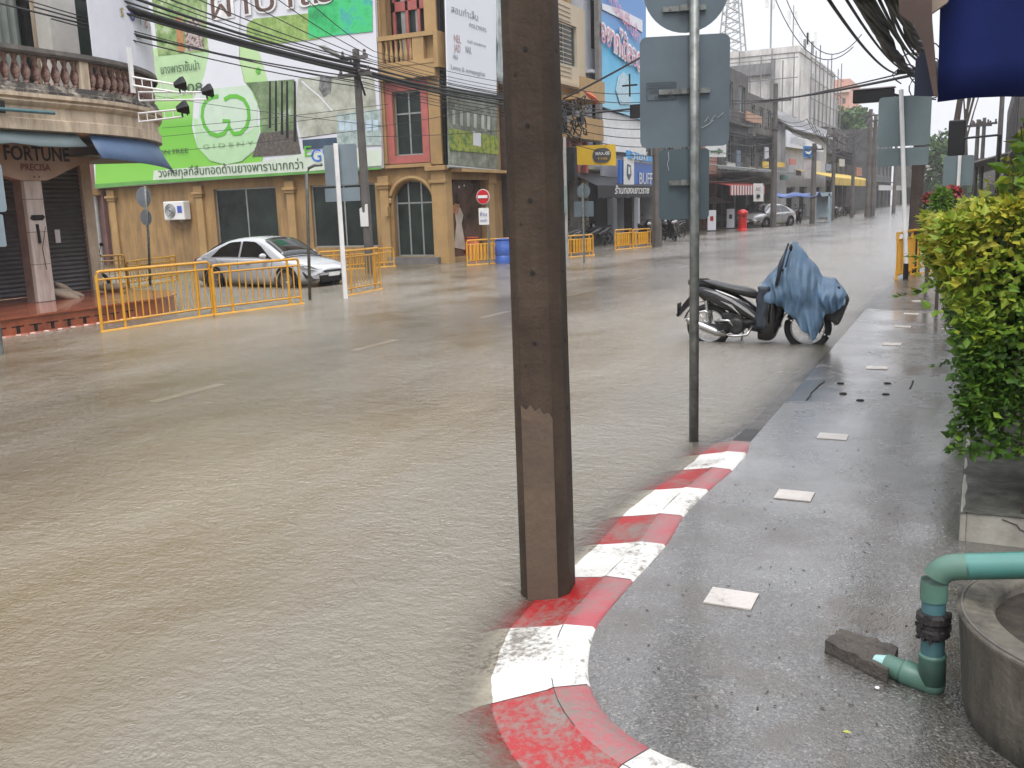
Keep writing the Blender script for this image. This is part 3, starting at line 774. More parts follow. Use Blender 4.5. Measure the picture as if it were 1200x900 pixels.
m_tree = leaf_mat('tree leaves', [(0, (.012, .022, .009)), (.5, (.04, .085, .022)), (1, (.10, .18, .045))], .6)
m_bark = M('grey brown bark', (.07, .058, .045), .85, .35, 4, bump=.8, bscale=20)
def tree(name, label, base_, h, crown, blobs, nleaf, ls, trunk=.15, group=None, cat='tree', mat=None):
    t = thing(name, label, cat, base_, group=group); b = Vector(base_); mat = mat or m_tree
    q = MB(); cz = b.z+h*.55
    q.tube([b, b+Vector((.1, 0, h*.3)), b+Vector((-.05, .05, h*.62))], [trunk, trunk*.8, trunk*.5], 10)
    cs = []
    for k in range(blobs):
        an = random.uniform(0, 6.28); rr = math.sqrt(random.random())*.75; z = random.uniform(-.55, .75)
        c_ = b+Vector((math.cos(an)*rr*crown[0], math.sin(an)*rr*crown[1], h-crown[2]+z*crown[2])); r_ = random.uniform(.28, .5)*min(crown); cs.append((c_, r_))
        s0 = b+Vector((0, 0, h*random.uniform(.35, .6))); q.tube([s0, s0.lerp(c_, .5)+Vector((0, 0, .1)), c_], [trunk*.4, trunk*.25, .02], 6)
    q.build('trunk', m_bark, t)
    pts = []
    for k in range(nleaf):
        c_, r_ = random.choice(cs); d = Vector((random.gauss(0, 1), random.gauss(0, 1), random.gauss(0, 1))).normalized()
        pts.append((c_+d*r_*random.uniform(.45, 1.08)*(1+.3*noise.noise(d*3+c_)), d))
    leaves('crown', pts, ls, mat, t, lambda p: max(0, min(1, .68+.5*noise.noise(p*(1.3/max(r_, .3)))+random.gauss(0, .15))), shape='q')
    return t
random.seed(5)
tree('broadleaf_tree', 'wide green tree crown rising above the dark street end below the pink building', (-17.6, 140, 0), 13.2, (3.6, 4, 3.0), 26, 9000, .5, .4)
tree('broadleaf_tree', 'hazy green tree standing behind the right hand sign at the street end', (-4.5, 120, 0), 8.0, (4.0, 4, 3.6), 12, 2600, .5, .3)
tree('broadleaf_tree', 'dark ragged tree beside the crooked pole above the hedge', (-.9, 44, 0), 8.2, (1.0, 1.0, 1.6), 9, 900, .22, .12)
m_flow = leaf_mat('red blossom', [(0, (.25, .02, .03)), (.6, (.5, .06, .08)), (1, (.55, .16, .18))])
for k, (x_, y_, yy, r_, lab) in enumerate([(1090, 233, 19, .11, 'bush of red blossom left of the green shoots beyond the hedge'), (1116, 226, 17, .10, 'bush of red blossom just over the far end of the hedge')]):
    p = PY(x_, y_, yy); t = thing('flowering_bush', lab, 'bush', (p.x, p.y, 0), group='red flowering bushes beyond the hedge')
    q = MB()
    for j in range(7): q.tube([(p.x, p.y, 0), (p.x+random.uniform(-.1, .1), p.y, p.z*.6), (p.x+random.uniform(-.25, .25), p.y+random.uniform(-.2, .2), p.z)], [.02, .012, .006], 5)
    q.build('stems', m_bark, t)
    pp = []; pf = []
    for j in range(900):
        d = Vector((random.gauss(0, 1), random.gauss(0, 1), random.gauss(0, 1))).normalized()
        v_ = p+Vector((d.x*r_, d.y*r_, d.z*r_*.8))*random.uniform(.5, 1.1); (pf if random.random() < .75 else pp).append((v_, d))
    for j in range(700):
        d = Vector((random.gauss(0, 1), random.gauss(0, 1), random.gauss(0, 1))).normalized(); pp.append((p+Vector((d.x*r_*1.1, d.y*r_, -.5+d.z*.5)), d))
    leaves('blossom', pf, .06, m_flow, t, lambda p: random.random(), shape='q'); leaves('foliage', pp, .07, m_tree, t, lambda p: random.random())
p = PY(1104, 230, 15.5); t = thing('shrub', 'small bright green shrub between the red blossom bushes', 'shrub', (p.x, p.y, 0))
pp = []
for j in range(1100):
    d = Vector((random.gauss(0, 1), random.gauss(0, 1), random.gauss(0, 1))).normalized(); pp.append((p+Vector((d.x*.13, d.y*.13, -.12+d.z*.22))*1.0, d))
leaves('foliage', pp, .06, m_hedge, t, lambda p: .35+random.random()*.3)
q = MB(); q.tube([(p.x, p.y, 0), p], [.03, .02], 6); q.build('stem', m_bark, t)
# shrub tops right of the far end of the hedge
p = Vector((1.0, 4.7, 0)); t = thing('shrub', 'loose leafy shrub with broad yellow green leaves rising at the right edge over the hedge', 'shrub', (1.0, 5.6, .19)); pp = []
q = MB()
for j in range(22):
    s0 = Vector((random.uniform(-.02, .5), random.uniform(4.9, 5.8), .9)); e_ = s0+Vector((random.uniform(-.10, .1), random.uniform(-.2, .1), 0)); e_.z = 1.62+1.9*max(0, min(.32, e_.x+.08))+random.uniform(-.1, .14)
    q.tube([s0, s0.lerp(e_, .5)+Vector((.03, 0, 0)), e_], [.008, .006, .003], 5)
    for i in range(42):
        f_ = random.random(); d = Vector((random.gauss(0, 1), random.gauss(0, 1), random.gauss(0, .6))).normalized(); pp.append((s0.lerp(e_, .3+.7*f_)+d*.02, d))
q.build('stems', M('twig bark', (.06, .045, .03)), t)
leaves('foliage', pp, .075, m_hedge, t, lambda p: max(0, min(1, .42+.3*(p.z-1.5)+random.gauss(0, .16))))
# ================================================================== motorbikes
m_tyre = M('tyre rubber', (.014, .014, .014), .7, .2, 6, bump=.3)
m_bike = M('glossy black fairing', (.010, .010, .011), .16, .2, 2, coat=.7)
m_seat = M('black vinyl seat', (.018, .018, .019), .45, .2, 6)
m_steel = M('polished steel', (.5, .5, .49), .25, .15, 6, metal=.9)
m_eng = M('dark engine casting', (.045, .045, .045), .45, .4, 9, metal=.6, bump=.6)
m_silver = M('silver decal', (.42, .42, .42), .35, .15, 5, metal=.3)
m_redlens = M('red lens', (.35, .01, .01), .15, .1); m_amber = M('amber lens', (.5, .18, .01), .15, .1)
def wheel(x, par, r=.285, detail=True):
    w_ = thing('wheel', None, None, (x, 0, r)); w_.parent = par; del_ = None
    q = MB(); q.tube([(math.cos(a_)*(r-.04), 0, math.sin(a_)*(r-.04)) for a_ in [2*math.pi*k/40 for k in range(40)]], .041, 10, closed=True); q.build('tyre', m_tyre, w_, world=False, smooth='all')
    q = MB(); q.tube([(math.cos(a_)*(r-.082), 0, math.sin(a_)*(r-.082)) for a_ in [2*math.pi*k/40 for k in range(40)]], .012, 8, closed=True); q.build('rim', m_steel, w_, world=False, smooth='all')
    if detail:
        q = MB()
        for k in range(28):
            a_ = 2*math.pi*k/28; s_ = .03 if k % 2 else -.03; a2 = a_+(.35 if k % 4 < 2 else -.35)
            q.tube([(math.cos(a2)*.05, s_, math.sin(a2)*.05), (math.cos(a_)*(r-.085), 0, math.sin(a_)*(r-.085))], .0022, 4)
        q.build('spokes', m_steel, w_, world=False)
    q = MB(); q.lathe((0, 0, 0), [(.03, -.06), (.058, -.045), (.058, .045), (.03, .06)], 18, 'Y'); q.build('hub', m_eng, w_, world=False)
    if detail: q = MB(); q.lathe((0, -.062, 0), [(.1, -.002), (.1, .002)], 24, 'Y'); q.build('brake_disc', m_steel, w_, world=False)
    return w_
bp = G(888, 402); bz = -.085
hd_ = R(3)
bike = thing('motorbike', 'black motorbike with a long seat parked in the flood water under a blue raincoat', 'motorbike', (G(832, 400).x-.02, 11.88, bz), hd_)
wheel(0, bike); wheel(1.22, bike)
def side(pts, y, t=.012): # thin shaped body panel
    q = MB(); q.prism([(x, y, z) for x, z in pts], (0, t, 0)); return q
def shell(stations, n=10):
    """loft of rounded sections: (x, z_bottom, z_top, half width)"""
    q = MB(); rows = []
    for (x, zb, zt, hw) in stations:
        rows.append([Vector((x, hw*math.copysign(abs(math.cos(a_))**.7, math.cos(a_)), (zb+zt)/2+(zt-zb)/2*math.copysign(abs(math.sin(a_))**.7, math.sin(a_)))) for a_ in [2*math.pi*k/n for k in range(n+1)]])
    q.grid(rows); q.add(rows[0][:-1], [tuple(range(n))]); q.add(rows[-1][:-1], [tuple(range(n))]); return q
shell([(-.20, .74, .80, .06), (-.08, .60, .84, .10), (.1, .52, .80, .125), (.3, .46, .73, .12), (.5, .38, .62, .10), (.66, .30, .50, .085), (.74, .27, .42, .07)], 14).build('body_fairing', m_bike, bike, world=False, smooth='all', sub=1)
shell([(-.17, .80, .865, .07), (0, .79, .885, .11), (.15, .76, .845, .125), (.3, .71, .81, .13), (.45, .665, .79, .115), (.58, .63, .76, .075), (.62, .64, .70, .05)], 14).build('seat', m_seat, bike, world=False, smooth='all', sub=1)
q = MB()  # decals following the fairing
for (pts, y) in (([(-.06, .765), (.12, .70), (.3, .61), (.5, .475), (.64, .38), (.63, .41), (.5, .52), (.3, .65), (.1, .735)], -.128), ([(.16, .62), (.3, .54), (.42, .44), (.31, .57)], -.126)):
    q.prism([(x, y, z) for x, z in pts], (0, .006, 0))
q.build('silver_decal', m_silver, bike, world=False)
shell([(.62, .12, .50, .06), (.7, .10, .70, .16), (.78, .10, .86, .21), (.84, .14, .95, .2), (.90, .3, .98, .13), (.96, .55, .99, .09)], 14).build('leg_shield', m_bike, bike, world=False, smooth='all', sub=1)
shell([(.5, .24, .33, .05), (.62, .22, .31, .1), (.72, .2, .3, .13)], 10).build('footboard', m_black, bike, world=False, smooth='all')
q = MB(); q.lathe((.36, 0, .30), [(.085, -.13), (.11, -.10), (.11, .10), (.085, .13)], 18, 'Y'); q.tube([(.36, 0, .30), (.6, 0, .36)], [.075, .065], 12); q.box((.3, 0, .40), (.26, .13, .12)); q.box((.2, 0, .3), (.3, .1, .1)); q.build('engine', m_eng, bike, world=False, bevel=.01)
q = MB(); q.tube([(.56, -.06, .30), (.5, -.12, .19), (.34, -.135, .175), (.2, -.14, .20)], .016, 8); q.build('exhaust_pipe', m_steel, bike, world=False, smooth='all')
q = MB(); q.tube([(.24, -.14, .19), (.12, -.15, .225), (-.2, -.155, .36), (-.26, -.155, .385)], [.028, .048, .052, .03], 16); q.build('muffler', m_steel, bike, world=False, smooth='all')
q = MB(); q.tube([(.34, -.165, .31), (.28, -.17, .375), (.14, -.17, .38)], .017, 8); q.tube([(.0, -.15, .29), (.06, -.15, .45), (-.02, -.15, .49), (-.16, -.15, .46)], .018, 8); q.build('guard_rail', m_steel, bike, world=False, smooth='all')
q = MB(); q.prism([(0, -.09, .24), (.3, -.09, .24), (.3, -.09, .31), (0, -.09, .32)], (0, .03, 0)); q.prism([(0, .07, .24), (.34, .07, .22), (.34, .07, .33), (0, .07, .32)], (0, .03, 0)); q.build('swing_arm', m_eng, bike, world=False)
q = MB(); q.tube([(.02, -.1, .28), (-.02, -.11, .62)], .02, 10); q.tube([(.02, .1, .28), (-.02, .11, .62)], .02, 10)
for k in range(9): q.lathe((.018-.004*k, -.102, .33+k*.026), [(.03, 0), (.03, .01)], 12)
q.build('shock_absorber', m_steel, bike, world=False, smooth=True)
q = MB(); rows = []
for k in range(12):
    a_ = R(20+k*13); rows.append([Vector((math.cos(a_)*.325, y, .285+math.sin(a_)*.325)) for y in (-.06, -.045, 0, .045, .06)])
q.grid(rows); q.build('rear_mudguard', m_black, bike, world=False, smooth='all', solid=.006)
side([(-.2, .72), (-.33, .56), (-.42, .42), (-.39, .40), (-.3, .50), (-.16, .62)], -.06, .12).build('tail_guard', m_black, bike, world=False)
q = MB(); q.box((-.39, 0, .50), (.015, .17, .15)); q.build('number_plate', m_black, bike, world=False)
q = MB(); q.ell((-.2, 0, .76), (.03, .07, .035), 12, 8); q.build('tail_light', m_redlens, bike, world=False, smooth='all')
q = MB()
for s_ in (-1, 1): q.ell((-.20, s_*.11, .70), (.035, .025, .025), 10, 6)
q.build('indicator', m_amber, bike, world=False, smooth='all')
q = MB(); q.tube([(-.26, 0, .82), (-.24, .09, .87), (-.05, .13, .87), (.1, .13, .8)], .014, 8); q.tube([(-.26, 0, .82), (-.24, -.09, .87), (-.05, -.13, .87), (.1, -.13, .8)], .014, 8); q.build('grab_rail', m_black, bike, world=False, smooth='all')
q = MB()
for s_ in (-1, 1): q.tube([(1.22, s_*.075, .285), (1.06, s_*.075, .68)], [.022, .026], 10)
q.build('front_fork', m_steel, bike, world=False, smooth='all')
q = MB(); rows = []
for k in range(13):
    a_ = R(10+k*14); rows.append([Vector((1.22+math.cos(a_)*.325, y, .285+math.sin(a_)*.325-(.0 if abs(y) < .05 else .02))) for y in (-.065, -.05, 0, .05, .065)])
q.grid(rows); q.build('front_mudguard', m_bike, bike, world=False, smooth='all', solid=.006)
q = MB(); q.tube([(1.0, 0, .7), (.98, 0, 1.0)], .03, 10); q.tube([(.9, -.34, 1.0), (.98, -.18, 1.03), (.98, .18, 1.03), (.9, .34, 1.0)], .014, 8); q.build('handlebar', m_black, bike, world=False, smooth='all')
for s_ in (-1, 1): q = MB(); q.tube([(.96, s_*.24, 1.02), (1.02, s_*.26, 1.25)], .007, 6); q.ell((1.03, s_*.265, 1.28), (.02, .06, .045), 12, 8); q.build('mirror', m_black, bike, world=False, smooth='all')
shell([(.9, .86, 1.02, .14), (1.02, .74, 1.04, .15), (1.12, .72, .98, .12), (1.18, .8, .9, .06)], 12).build('headlight_cowl', m_bike, bike, world=False, smooth='all')
q = MB()  # wire basket and black bag in front
q.box((1.47, 0, .70), (.25, .28, .22)); q.build('front_basket', m_black, bike, world=False, bevel=.03)
side([(1.40, .72), (1.66, .70), (1.69, .62), (1.60, .36), (1.57, .33), (1.45, .42), (1.36, .52)], -.15, .3).build('basket_bag', m_seat, bike, world=False, bevel=.02)
q = MB(); q.tube([(.42, .10, .2), (.36, .24, .03)], .012, 8); q.build('side_stand', m_steel, bike, world=False)
q = MB(); q.box((.62, -.17, .28), (.09, .12, .03)); q.box((.62, .17, .28), (.09, .12, .03)); q.box((.2, -.2, .33), (.08, .08, .02)); q.build('foot_peg', m_black, bike, world=False)
# the raincoat draped over handlebar, mirrors and basket
m_pon = M('wet blue raincoat', (.095, .165, .25), .5, .25, 5, dirt=(.045, .085, .14), dscale=3, damt=.7)
m_ponl = M('dark lining of the raincoat', (.022, .03, .045), .5, .3, 4)
rain = thing('raincoat', 'blue raincoat draped in a peak over the motorbike handlebar and basket', 'raincoat', bike.location.copy(), hd_)
def drape(stations, y0, nrow=24, seed=0, amp=.02):
    q = MB(); rows = []
    sts = []
    for a_, b_ in zip(stations, stations[1:]):
        for k in range(6): t = k/6; sts.append(tuple(a_[i]*(1-t)+b_[i]*t for i in range(4)))
    sts.append(stations[-1])
    for (x, zt, zb, w_) in sts:
        row = []
        for k in range(nrow+1):
            u = k/nrow*2-1; s_ = abs(u); sgn = -1 if u < 0 else 1
            z = zt-(zt-zb)*s_**1.25; y = sgn*w_*min(1, s_*1.9)**.6
            fold = noise.noise(Vector((x*5.5+s_*1.2, sgn*3+seed, z*2.2)))*1.3+(.5-abs(noise.noise(Vector((x*13+z*3, sgn*5, z*3.5+seed))))*2.2)*.9
            y += fold*amp*2.0*(.25+s_); z += fold*amp*.5; row.append(Vector((x+noise.noise(Vector((z*7, x*4, seed)))*amp*.8, y, z)))
        rows.append(row)
    q.grid(rows); return q
drape([(.66, .84, .80, .18), (.74, .93, .64, .25), (.84, 1.05, .62, .31), (.95, 1.24, .55, .32), (1.03, 1.37, .48, .31), (1.10, 1.30, .42, .31), (1.20, 1.17, .30, .3), (1.28, 1.10, .20, .29), (1.335, 1.02, .17, .28), (1.38, .93, .30, .27), (1.44, .905, .48, .27), (1.53, .88, .50, .26), (1.62, .78, .56, .23), (1.67, .69, .60, .17)], 0, seed=2, amp=.030).build('cloth', m_pon, rain, world=False, smooth='all', sub=1, solid=.003)
q = MB(); rows = []
for i in range(13):
    t = i/12; z = .82-.52*t; rows.append([Vector((x+(-.03*t)+.012*math.sin(i*1.3), -.325-.015*math.sin(x*60+i), z)) for x in (.655, .69, .73, .77, .80-.02*t)])
q.grid(rows); q.build('sleeve', m_ponl, rain, world=False, smooth='all', solid=.004)
q = MB(); q.tube([(.88, -.345, .83), (.93, -.34, 1.1), (1.0, -.26, 1.33)], [.018, .03, .012], 8); q.build('seam_flap', m_ponl, rain, world=False, smooth='all')
at_ = None
# simple parked motorbikes for the far street ---------------------------------------------------
def small_bike(label, loc, rz, col, group):
    t = thing('parked_motorbike', label, 'motorbike', loc, rz, group)
    for x in (0, 1.22):
        w_ = MB(); w_.tube([(x+math.cos(a_)*.25, 0, .285+math.sin(a_)*.25) for a_ in [2*math.pi*k/20 for k in range(20)]], .045, 6, closed=True); w_.lathe((x, 0, .285), [(.06, -.05), (.06, .05)], 10, 'Y'); w_.build('wheel', m_tyre, t, world=False)
    shell([(-.2, .7, .8, .06), (.1, .5, .8, .12), (.5, .36, .62, .1), (.72, .2, .5, .1), (.84, .14, .95, .2), (.96, .55, 1.02, .12)], 10).build('body', col, t, world=False, smooth='all')
    shell([(-.17, .80, .865, .07), (.15, .76, .85, .125), (.45, .665, .79, .115), (.6, .64, .72, .05)], 10).build('seat', m_seat, t, world=False, smooth='all')
    q = MB(); q.tube([(.9, -.34, 1.0), (.98, -.18, 1.05), (.98, .18, 1.05), (.9, .34, 1.0)], .018, 6); q.tube([(1.22, 0, .285), (1.0, 0, 1.0)], .035, 6)
    for s_ in (-1, 1): q.tube([(.96, s_*.24, 1.02), (1.0, s_*.28, 1.22)], .008, 5); q.ell((1.02, s_*.29, 1.26), (.02, .06, .045), 8, 5)
    q.build('handlebar', m_black, t, world=False)
    q = MB(); q.box((.34, 0, .3), (.36, .22, .2)); q.build('engine', m_eng, t, world=False, bevel=.02)
    q = MB(); q.ell((1.1, 0, .86), (.06, .1, .08), 10, 6); q.build('headlight', m_silver, t, world=False)
    return t
# ================================================================== buildings on the left
m_yel = M('ochre render', (.34, .205, .080), .75, .12, 1.5, dirt=(.12, .080, .042), dscale=1.3, streak=True, damt=.8, bump=.2)
m_yel2 = M('light ochre trim', (.39, .245, .100), .7, .1, 2, dirt=(.2, .14, .07), damt=.4)
m_pink = M('salmon painted frame', (.42, .115, .10), .6, .12, 3, dirt=(.2, .07, .06), damt=.4)
m_win = M('dark window glass', (.016, .026, .022), .25, .5, 1.0, spec=.22)
m_alu = M('grey aluminium frame', (.30, .31, .30), .4, .1, 4, metal=.4)
m_base = M('grey stone plinth', (.16, .155, .15), .5, .2, 4, dirt=(.07, .065, .06))
def wall_holes(mb, u0, u1, z0, z1, holes, P, depth):
    """rect wall with rectangular holes; P(u, z, d) gives the world point, d = depth behind the face"""
    us = sorted(set([u0, u1]+[h[0] for h in holes]+[h[1] for h in holes])); zs = sorted(set([z0, z1]+[h[2] for h in holes]+[h[3] for h in holes]))
    us = [u for u in us if u0 <= u <= u1]; zs = [z for z in zs if z0 <= z <= z1]
    for a_, b_ in zip(us, us[1:]):
        run = None
        for c_, d_ in list(zip(zs, zs[1:]))+[(None, None)]:
            solid = c_ is not None and not any(h[0] <= (a_+b_)/2 <= h[1] and h[2] <= (c_+d_)/2 <= h[3] for h in holes)
            if solid: run = (run[0], d_) if run else (c_, d_)
            elif run:
                vs = [P(u, z, dd) for dd in (0, depth) for z in run for u in (a_, b_)]
                mb.add(vs, [(0, 1, 3, 2), (4, 6, 7, 5), (0, 4, 5, 1), (2, 3, 7, 6), (0, 2, 6, 4), (1, 5, 7, 3)]); run = None
    return mb
YB = 27.2
yb = thing('corner_building', 'ochre corner building with an arched glass door and a salmon framed balcony', 'building', (-24, 33, -.2))
fy = lambda u, z, d: Vector((u, YB+d, z))
H_ = 13.0
W1 = (-25.92, -22.97, .58, 2.76); W2 = (-21.41, -18.66, .56, 2.72)
DOOR = (-17.95, -16.40, .22, 2.74); PWIN = (-17.74, -16.64, 3.55, 5.61); BAL = (-17.85, -16.1, 6.3, 9.9)
q = MB(); wall_holes(q, -31.6, -15.95, -.2, H_, [W1, W2, DOOR, PWIN, BAL], fy, .32)
q.bb((-31.6, YB+.33, -.2), (-31.3, 38, H_)); q.bb((-31.6, 38, -.2), (-15.95, 38.3, H_))
# arch spandrels of the door
cx_ = (DOOR[0]+DOOR[1])/2; rx = (DOOR[1]-DOOR[0])/2; zsp = 2.02
for sgn in (-1, 1):
    pts = [Vector((cx_+sgn*rx, YB+.002, 2.742)), Vector((cx_+sgn*rx, YB+.002, zsp))]+[Vector((cx_+sgn*rx*math.cos(R(a_)), YB+.002, zsp+.70*math.sin(R(a_)))) for a_ in range(6, 91, 6)]+[Vector((cx_, YB+.002, 2.742))]
    q.prism(pts, (0, .3, 0))
# right face towards the street (X const)
XF = -15.9
fx = lambda u, z, d: Vector((XF-d, u, z))
SH = (27.55, 30.05, .15, 2.85)
wall_holes(q, YB+.33, 31.3, -.2, H_, [SH, (28.0, 31.0, 6.2, 9)], fx, .32)
q.build('wall', m_yel, yb)
q = MB(); q.bb((-31.2, YB+.4, 3.0), (-16.3, 37.9, 3.2)); q.bb((-31.2, YB+.4, 6.0), (-16.3, 37.9, 6.15)); q.bb((-31.6, YB, H_), (-15.9, 38.3, H_+.2)); q.build('floor_slab', m_base, yb)
def window(par, x0, x1, z0, z1, y, nx=2, fr=.05, horiz=(), glassm=None, name='window', axis='y'):
    """framed window as a part with frame and pane"""
    q = MB()
    def b(u0, u1, a_, b_, d0, d1):
        if axis == 'y': q.bb((u0, y+d0, a_), (u1, y+d1, b_))
        else: q.bb((y-d1, u0, a_), (y-d0, u1, b_))
    b(x0, x0+fr, z0, z1, .1, .17); b(x1-fr, x1, z0, z1, .1, .17); b(x0+fr, x1-fr, z0, z0+fr, .1, .17); b(x0+fr, x1-fr, z1-fr, z1, .1, .17)
    for k in range(1, nx): u = x0+(x1-x0)*k/nx; b(u-fr/2, u+fr/2, z0+fr, z1-fr, .105, .165)
    for hz in horiz: b(x0+fr, x1-fr, hz-fr/2, hz+fr/2, .11, .16)
    f = q.build(name, m_alu, par)
    q = MB(); b(x0+.01, x1-.01, z0+.01, z1-.01, .13, .138); q.build('pane', glassm or m_win, f); return f
window(yb, W1[0], W1[1], W1[2], W1[3], YB, 2); window(yb, W2[0], W2[1], W2[2], W2[3], YB, 2)
d_ = window(yb, DOOR[0]+.02, DOOR[1]-.02, DOOR[2], DOOR[3], YB+.06, 3, .05, (2.0,), name='arched_door')
# frosted band in the shop windows: curtains half drawn behind the glass
window(yb, PWIN[0], PWIN[1], PWIN[2], PWIN[3], YB, 2, .05, (4.9,))
q = MB()
for (x0, x1, z0, z1) in ((-18.0, -17.74, 3.3, 5.9), (-16.64, -16.38, 3.3, 5.9), (-17.74, -16.64, 3.3, 3.55), (-17.74, -16.64, 5.61, 5.9)): q.bb((x0, YB-.06, z0), (x1, YB-.002, z1))
q.build('window_surround', m_pink, yb)
q = MB(); q.bb((-18.1, YB-.16, 3.16), (-16.3, YB-.002, 3.27)); q.build('sill', m_yel2, yb)
q = MB()
for k in range(5): q.box((-17.9+.2*k, YB-.16, 3.08), (.05, .3, .05), R(0)); 
# pilasters and capitals
def pilaster(xc, w_=.34, z0=-.2, z1=2.5, name='pilaster', cz=None):
    q = MB(); q.bb((xc-w_/2, YB-.10, z0), (xc+w_/2, YB-.003, z1))
    q.bb((xc-w_/2-.05, YB-.15, z1), (xc+w_/2+.05, YB-.003, z1+.1)); q.bb((xc-w_/2-.10, YB-.20, z1+.1), (xc+w_/2+.10, YB-.003, z1+.2)); q.bb((xc-w_/2-.04, YB-.14, z1+.2), (xc+w_/2+.04, YB-.003, z1+.42))
    q.build(name, m_yel2, yb, bevel=.015)
for xc in (-31.25, -26.6, -22.25, -18.25): pilaster(xc)
q = MB(); q.bb((-16.35, YB-.14, -.2), (-15.84, YB-.003, 2.6)); q.bb((-16.42, YB-.2, 2.6), (-15.78, YB-.003, 2.72)); q.bb((-16.35, YB-.14, 2.72), (-15.84, YB-.003, 3.0))
q.bb((-16.5, YB-.26, 3.0), (-15.72, YB-.003, 3.16)); q.bb((-15.898, YB-.14, -.2), (-15.80, YB+.30, 2.98)); q.build('corner_pier', m_yel2, yb, bevel=.02)
q = MB(); q.bb((-18.45, YB-.12, 3.3), (-18.02, YB-.003, 9.4)); q.build('upper_pier', m_yel2, yb, bevel=.02)
q = MB(); q.bb((-16.34, YB-.10, 3.2), (-15.9, YB-.003, 9.4)); q.build('upper_pier', m_yel2, yb, bevel=.02)
q = MB(); q.bb((-15.898, YB+.0, 3.2), (-15.80, YB+.22, 9.4)); q.build('drain_pipe', m_black, yb)
q = MB(); q.tube([(cx_+(rx+.10)*math.cos(R(a_)), YB-.03, 1.9+.12+.80*math.sin(R(a_))) for a_ in range(0, 181, 9)], .07, 8); q.build('arch_trim', m_yel2, yb)
q = MB(); q.bb((DOOR[0]-.1, YB-.35, -.2), (DOOR[1]+.3, YB-.02, .21)); q.build('door_step', m_base, yb)
q = MB(); q.box((-18.1, YB-.18, 1.75), (.12, .12, .32)); q.build('wall_lamp', m_yel2, yb)
# balcony
b_ = MB(); b_.bb((-18.0, YB-.32, 5.95), (-15.9, YB-.002, 6.35)); b_.bb((-18.0, YB-.34, 6.35), (-15.9, YB-.14, 6.48)); b_.bb((-18.0, YB-.34, 7.18), (-15.9, YB-.14, 7.32)); b_.bb((-16.7, YB-.31, 6.48), (-16.28, YB-.16, 7.18)); b_.bb((-18.0, YB-.31, 6.48), (-17.86, YB-.16, 7.18))
b_.bb((-15.9, YB-.33, 6.2), (-15.75, YB+1.0, 7.3))
bal = b_.build('balcony', m_yel2, yb)
prof_b = [(.035, 0), (.05, .06), (.07, .2), (.06, .3), (.032, .45), (.035, .55), (.05, .62), (.045, .7)]
bl = MB(); bl.lathe((-17.72, YB-.24, 6.48), prof_b, 10); b0 = bl.build('baluster', m_yel2, bal, smooth=True)
for k in range(1, 6):
    c_ = b0.copy(); COL.objects.link(c_); c_.location = b0.location+Vector((.185*k, 0, 0))
q = MB()
for x in (-17.85, -17.35, -16.9, -16.45): q.bb((x-.05, YB+.5, 6.3), (x+.05, YB+.58, 9.4))
q.bb((-17.9, YB+.5, 8.2), (-16.3, YB+.58, 8.5)); q.bb((-16.45, YB+.5, 6.3), (-16.2, YB+.58, 9.4)); q.build('window_surround', m_pink, yb)
q = MB(); q.bb((-17.85, YB+.62, 6.3), (-16.2, YB+.64, 9.9)); q.build('balcony_window', m_win, yb)
q = MB()
for x in (-17.6, -17.05): q.bb((x, YB+.55, 6.5), (x+.16, YB+.57, 9.2))
q.build('curtain', M('grey curtain', (.25, .26, .25), .8), yb)
# showcase with a bridal picture on the street side
q = MB(); q.bb((XF-.22, SH[0]+.02, SH[2]), (XF-.20, SH[1]-.02, SH[3])); sc_ = q.build('shop_window', M('brown shop window', (.075, .048, .035), .12, .5, 1.5, dirt=(.14, .07, .05), dscale=1.5), yb)
fxp = lambda px, py, off=0.0: PX(px, py, XF-.19+off)
def flat(pts, off=0.0, t=.01): 
    q = MB(); q.prism([fxp(x, y, off) for x, y in pts], (-t, 0, 0)); return q
flat([(532, 290), (535, 262), (533, 250), (539, 243), (543, 252), (541, 262), (545, 285), (546, 293)], .01).build('bride_gown_print', M('ivory print', (.42, .36, .30), .4, .2, 2), sc_)
flat([(531, 250), (529, 243), (534, 238), (539, 240), (538, 247), (535, 252)], .014).build('orange_flower_print', M('orange print', (.38, .17, .07), .4, .4, 8), sc_)
q = MB(); q.ell(fxp(538, 219, .02), (.01, .06, .05), 8, 6); q.build('round_lamp', M('lamp globe', (.6, .55, .42), .3), yb); 
q = MB(); q.ell(fxp(544, 217.5, .02), (.01, .045, .04), 8, 6); q.build('round_lamp', M('lamp globe', (.6, .55, .42), .3), yb)
q = MB(); q.bb((XF-.02, 30.08, -.1), (XF+.10, 30.5, 2.6)); q.bb((XF-.02, 30.0, 2.6), (XF+.16, 30.6, 2.95)); q.bb((XF+.003, YB+.3, 2.95), (XF+.5, 31.3, 3.05)); q.build('side_pier', m_yel2, yb)
q = MB(); q.bb((XF+.003, YB+.31, 2.72), (XF+.12, 30.0, 2.94)); q.build('beam', m_yel, yb)
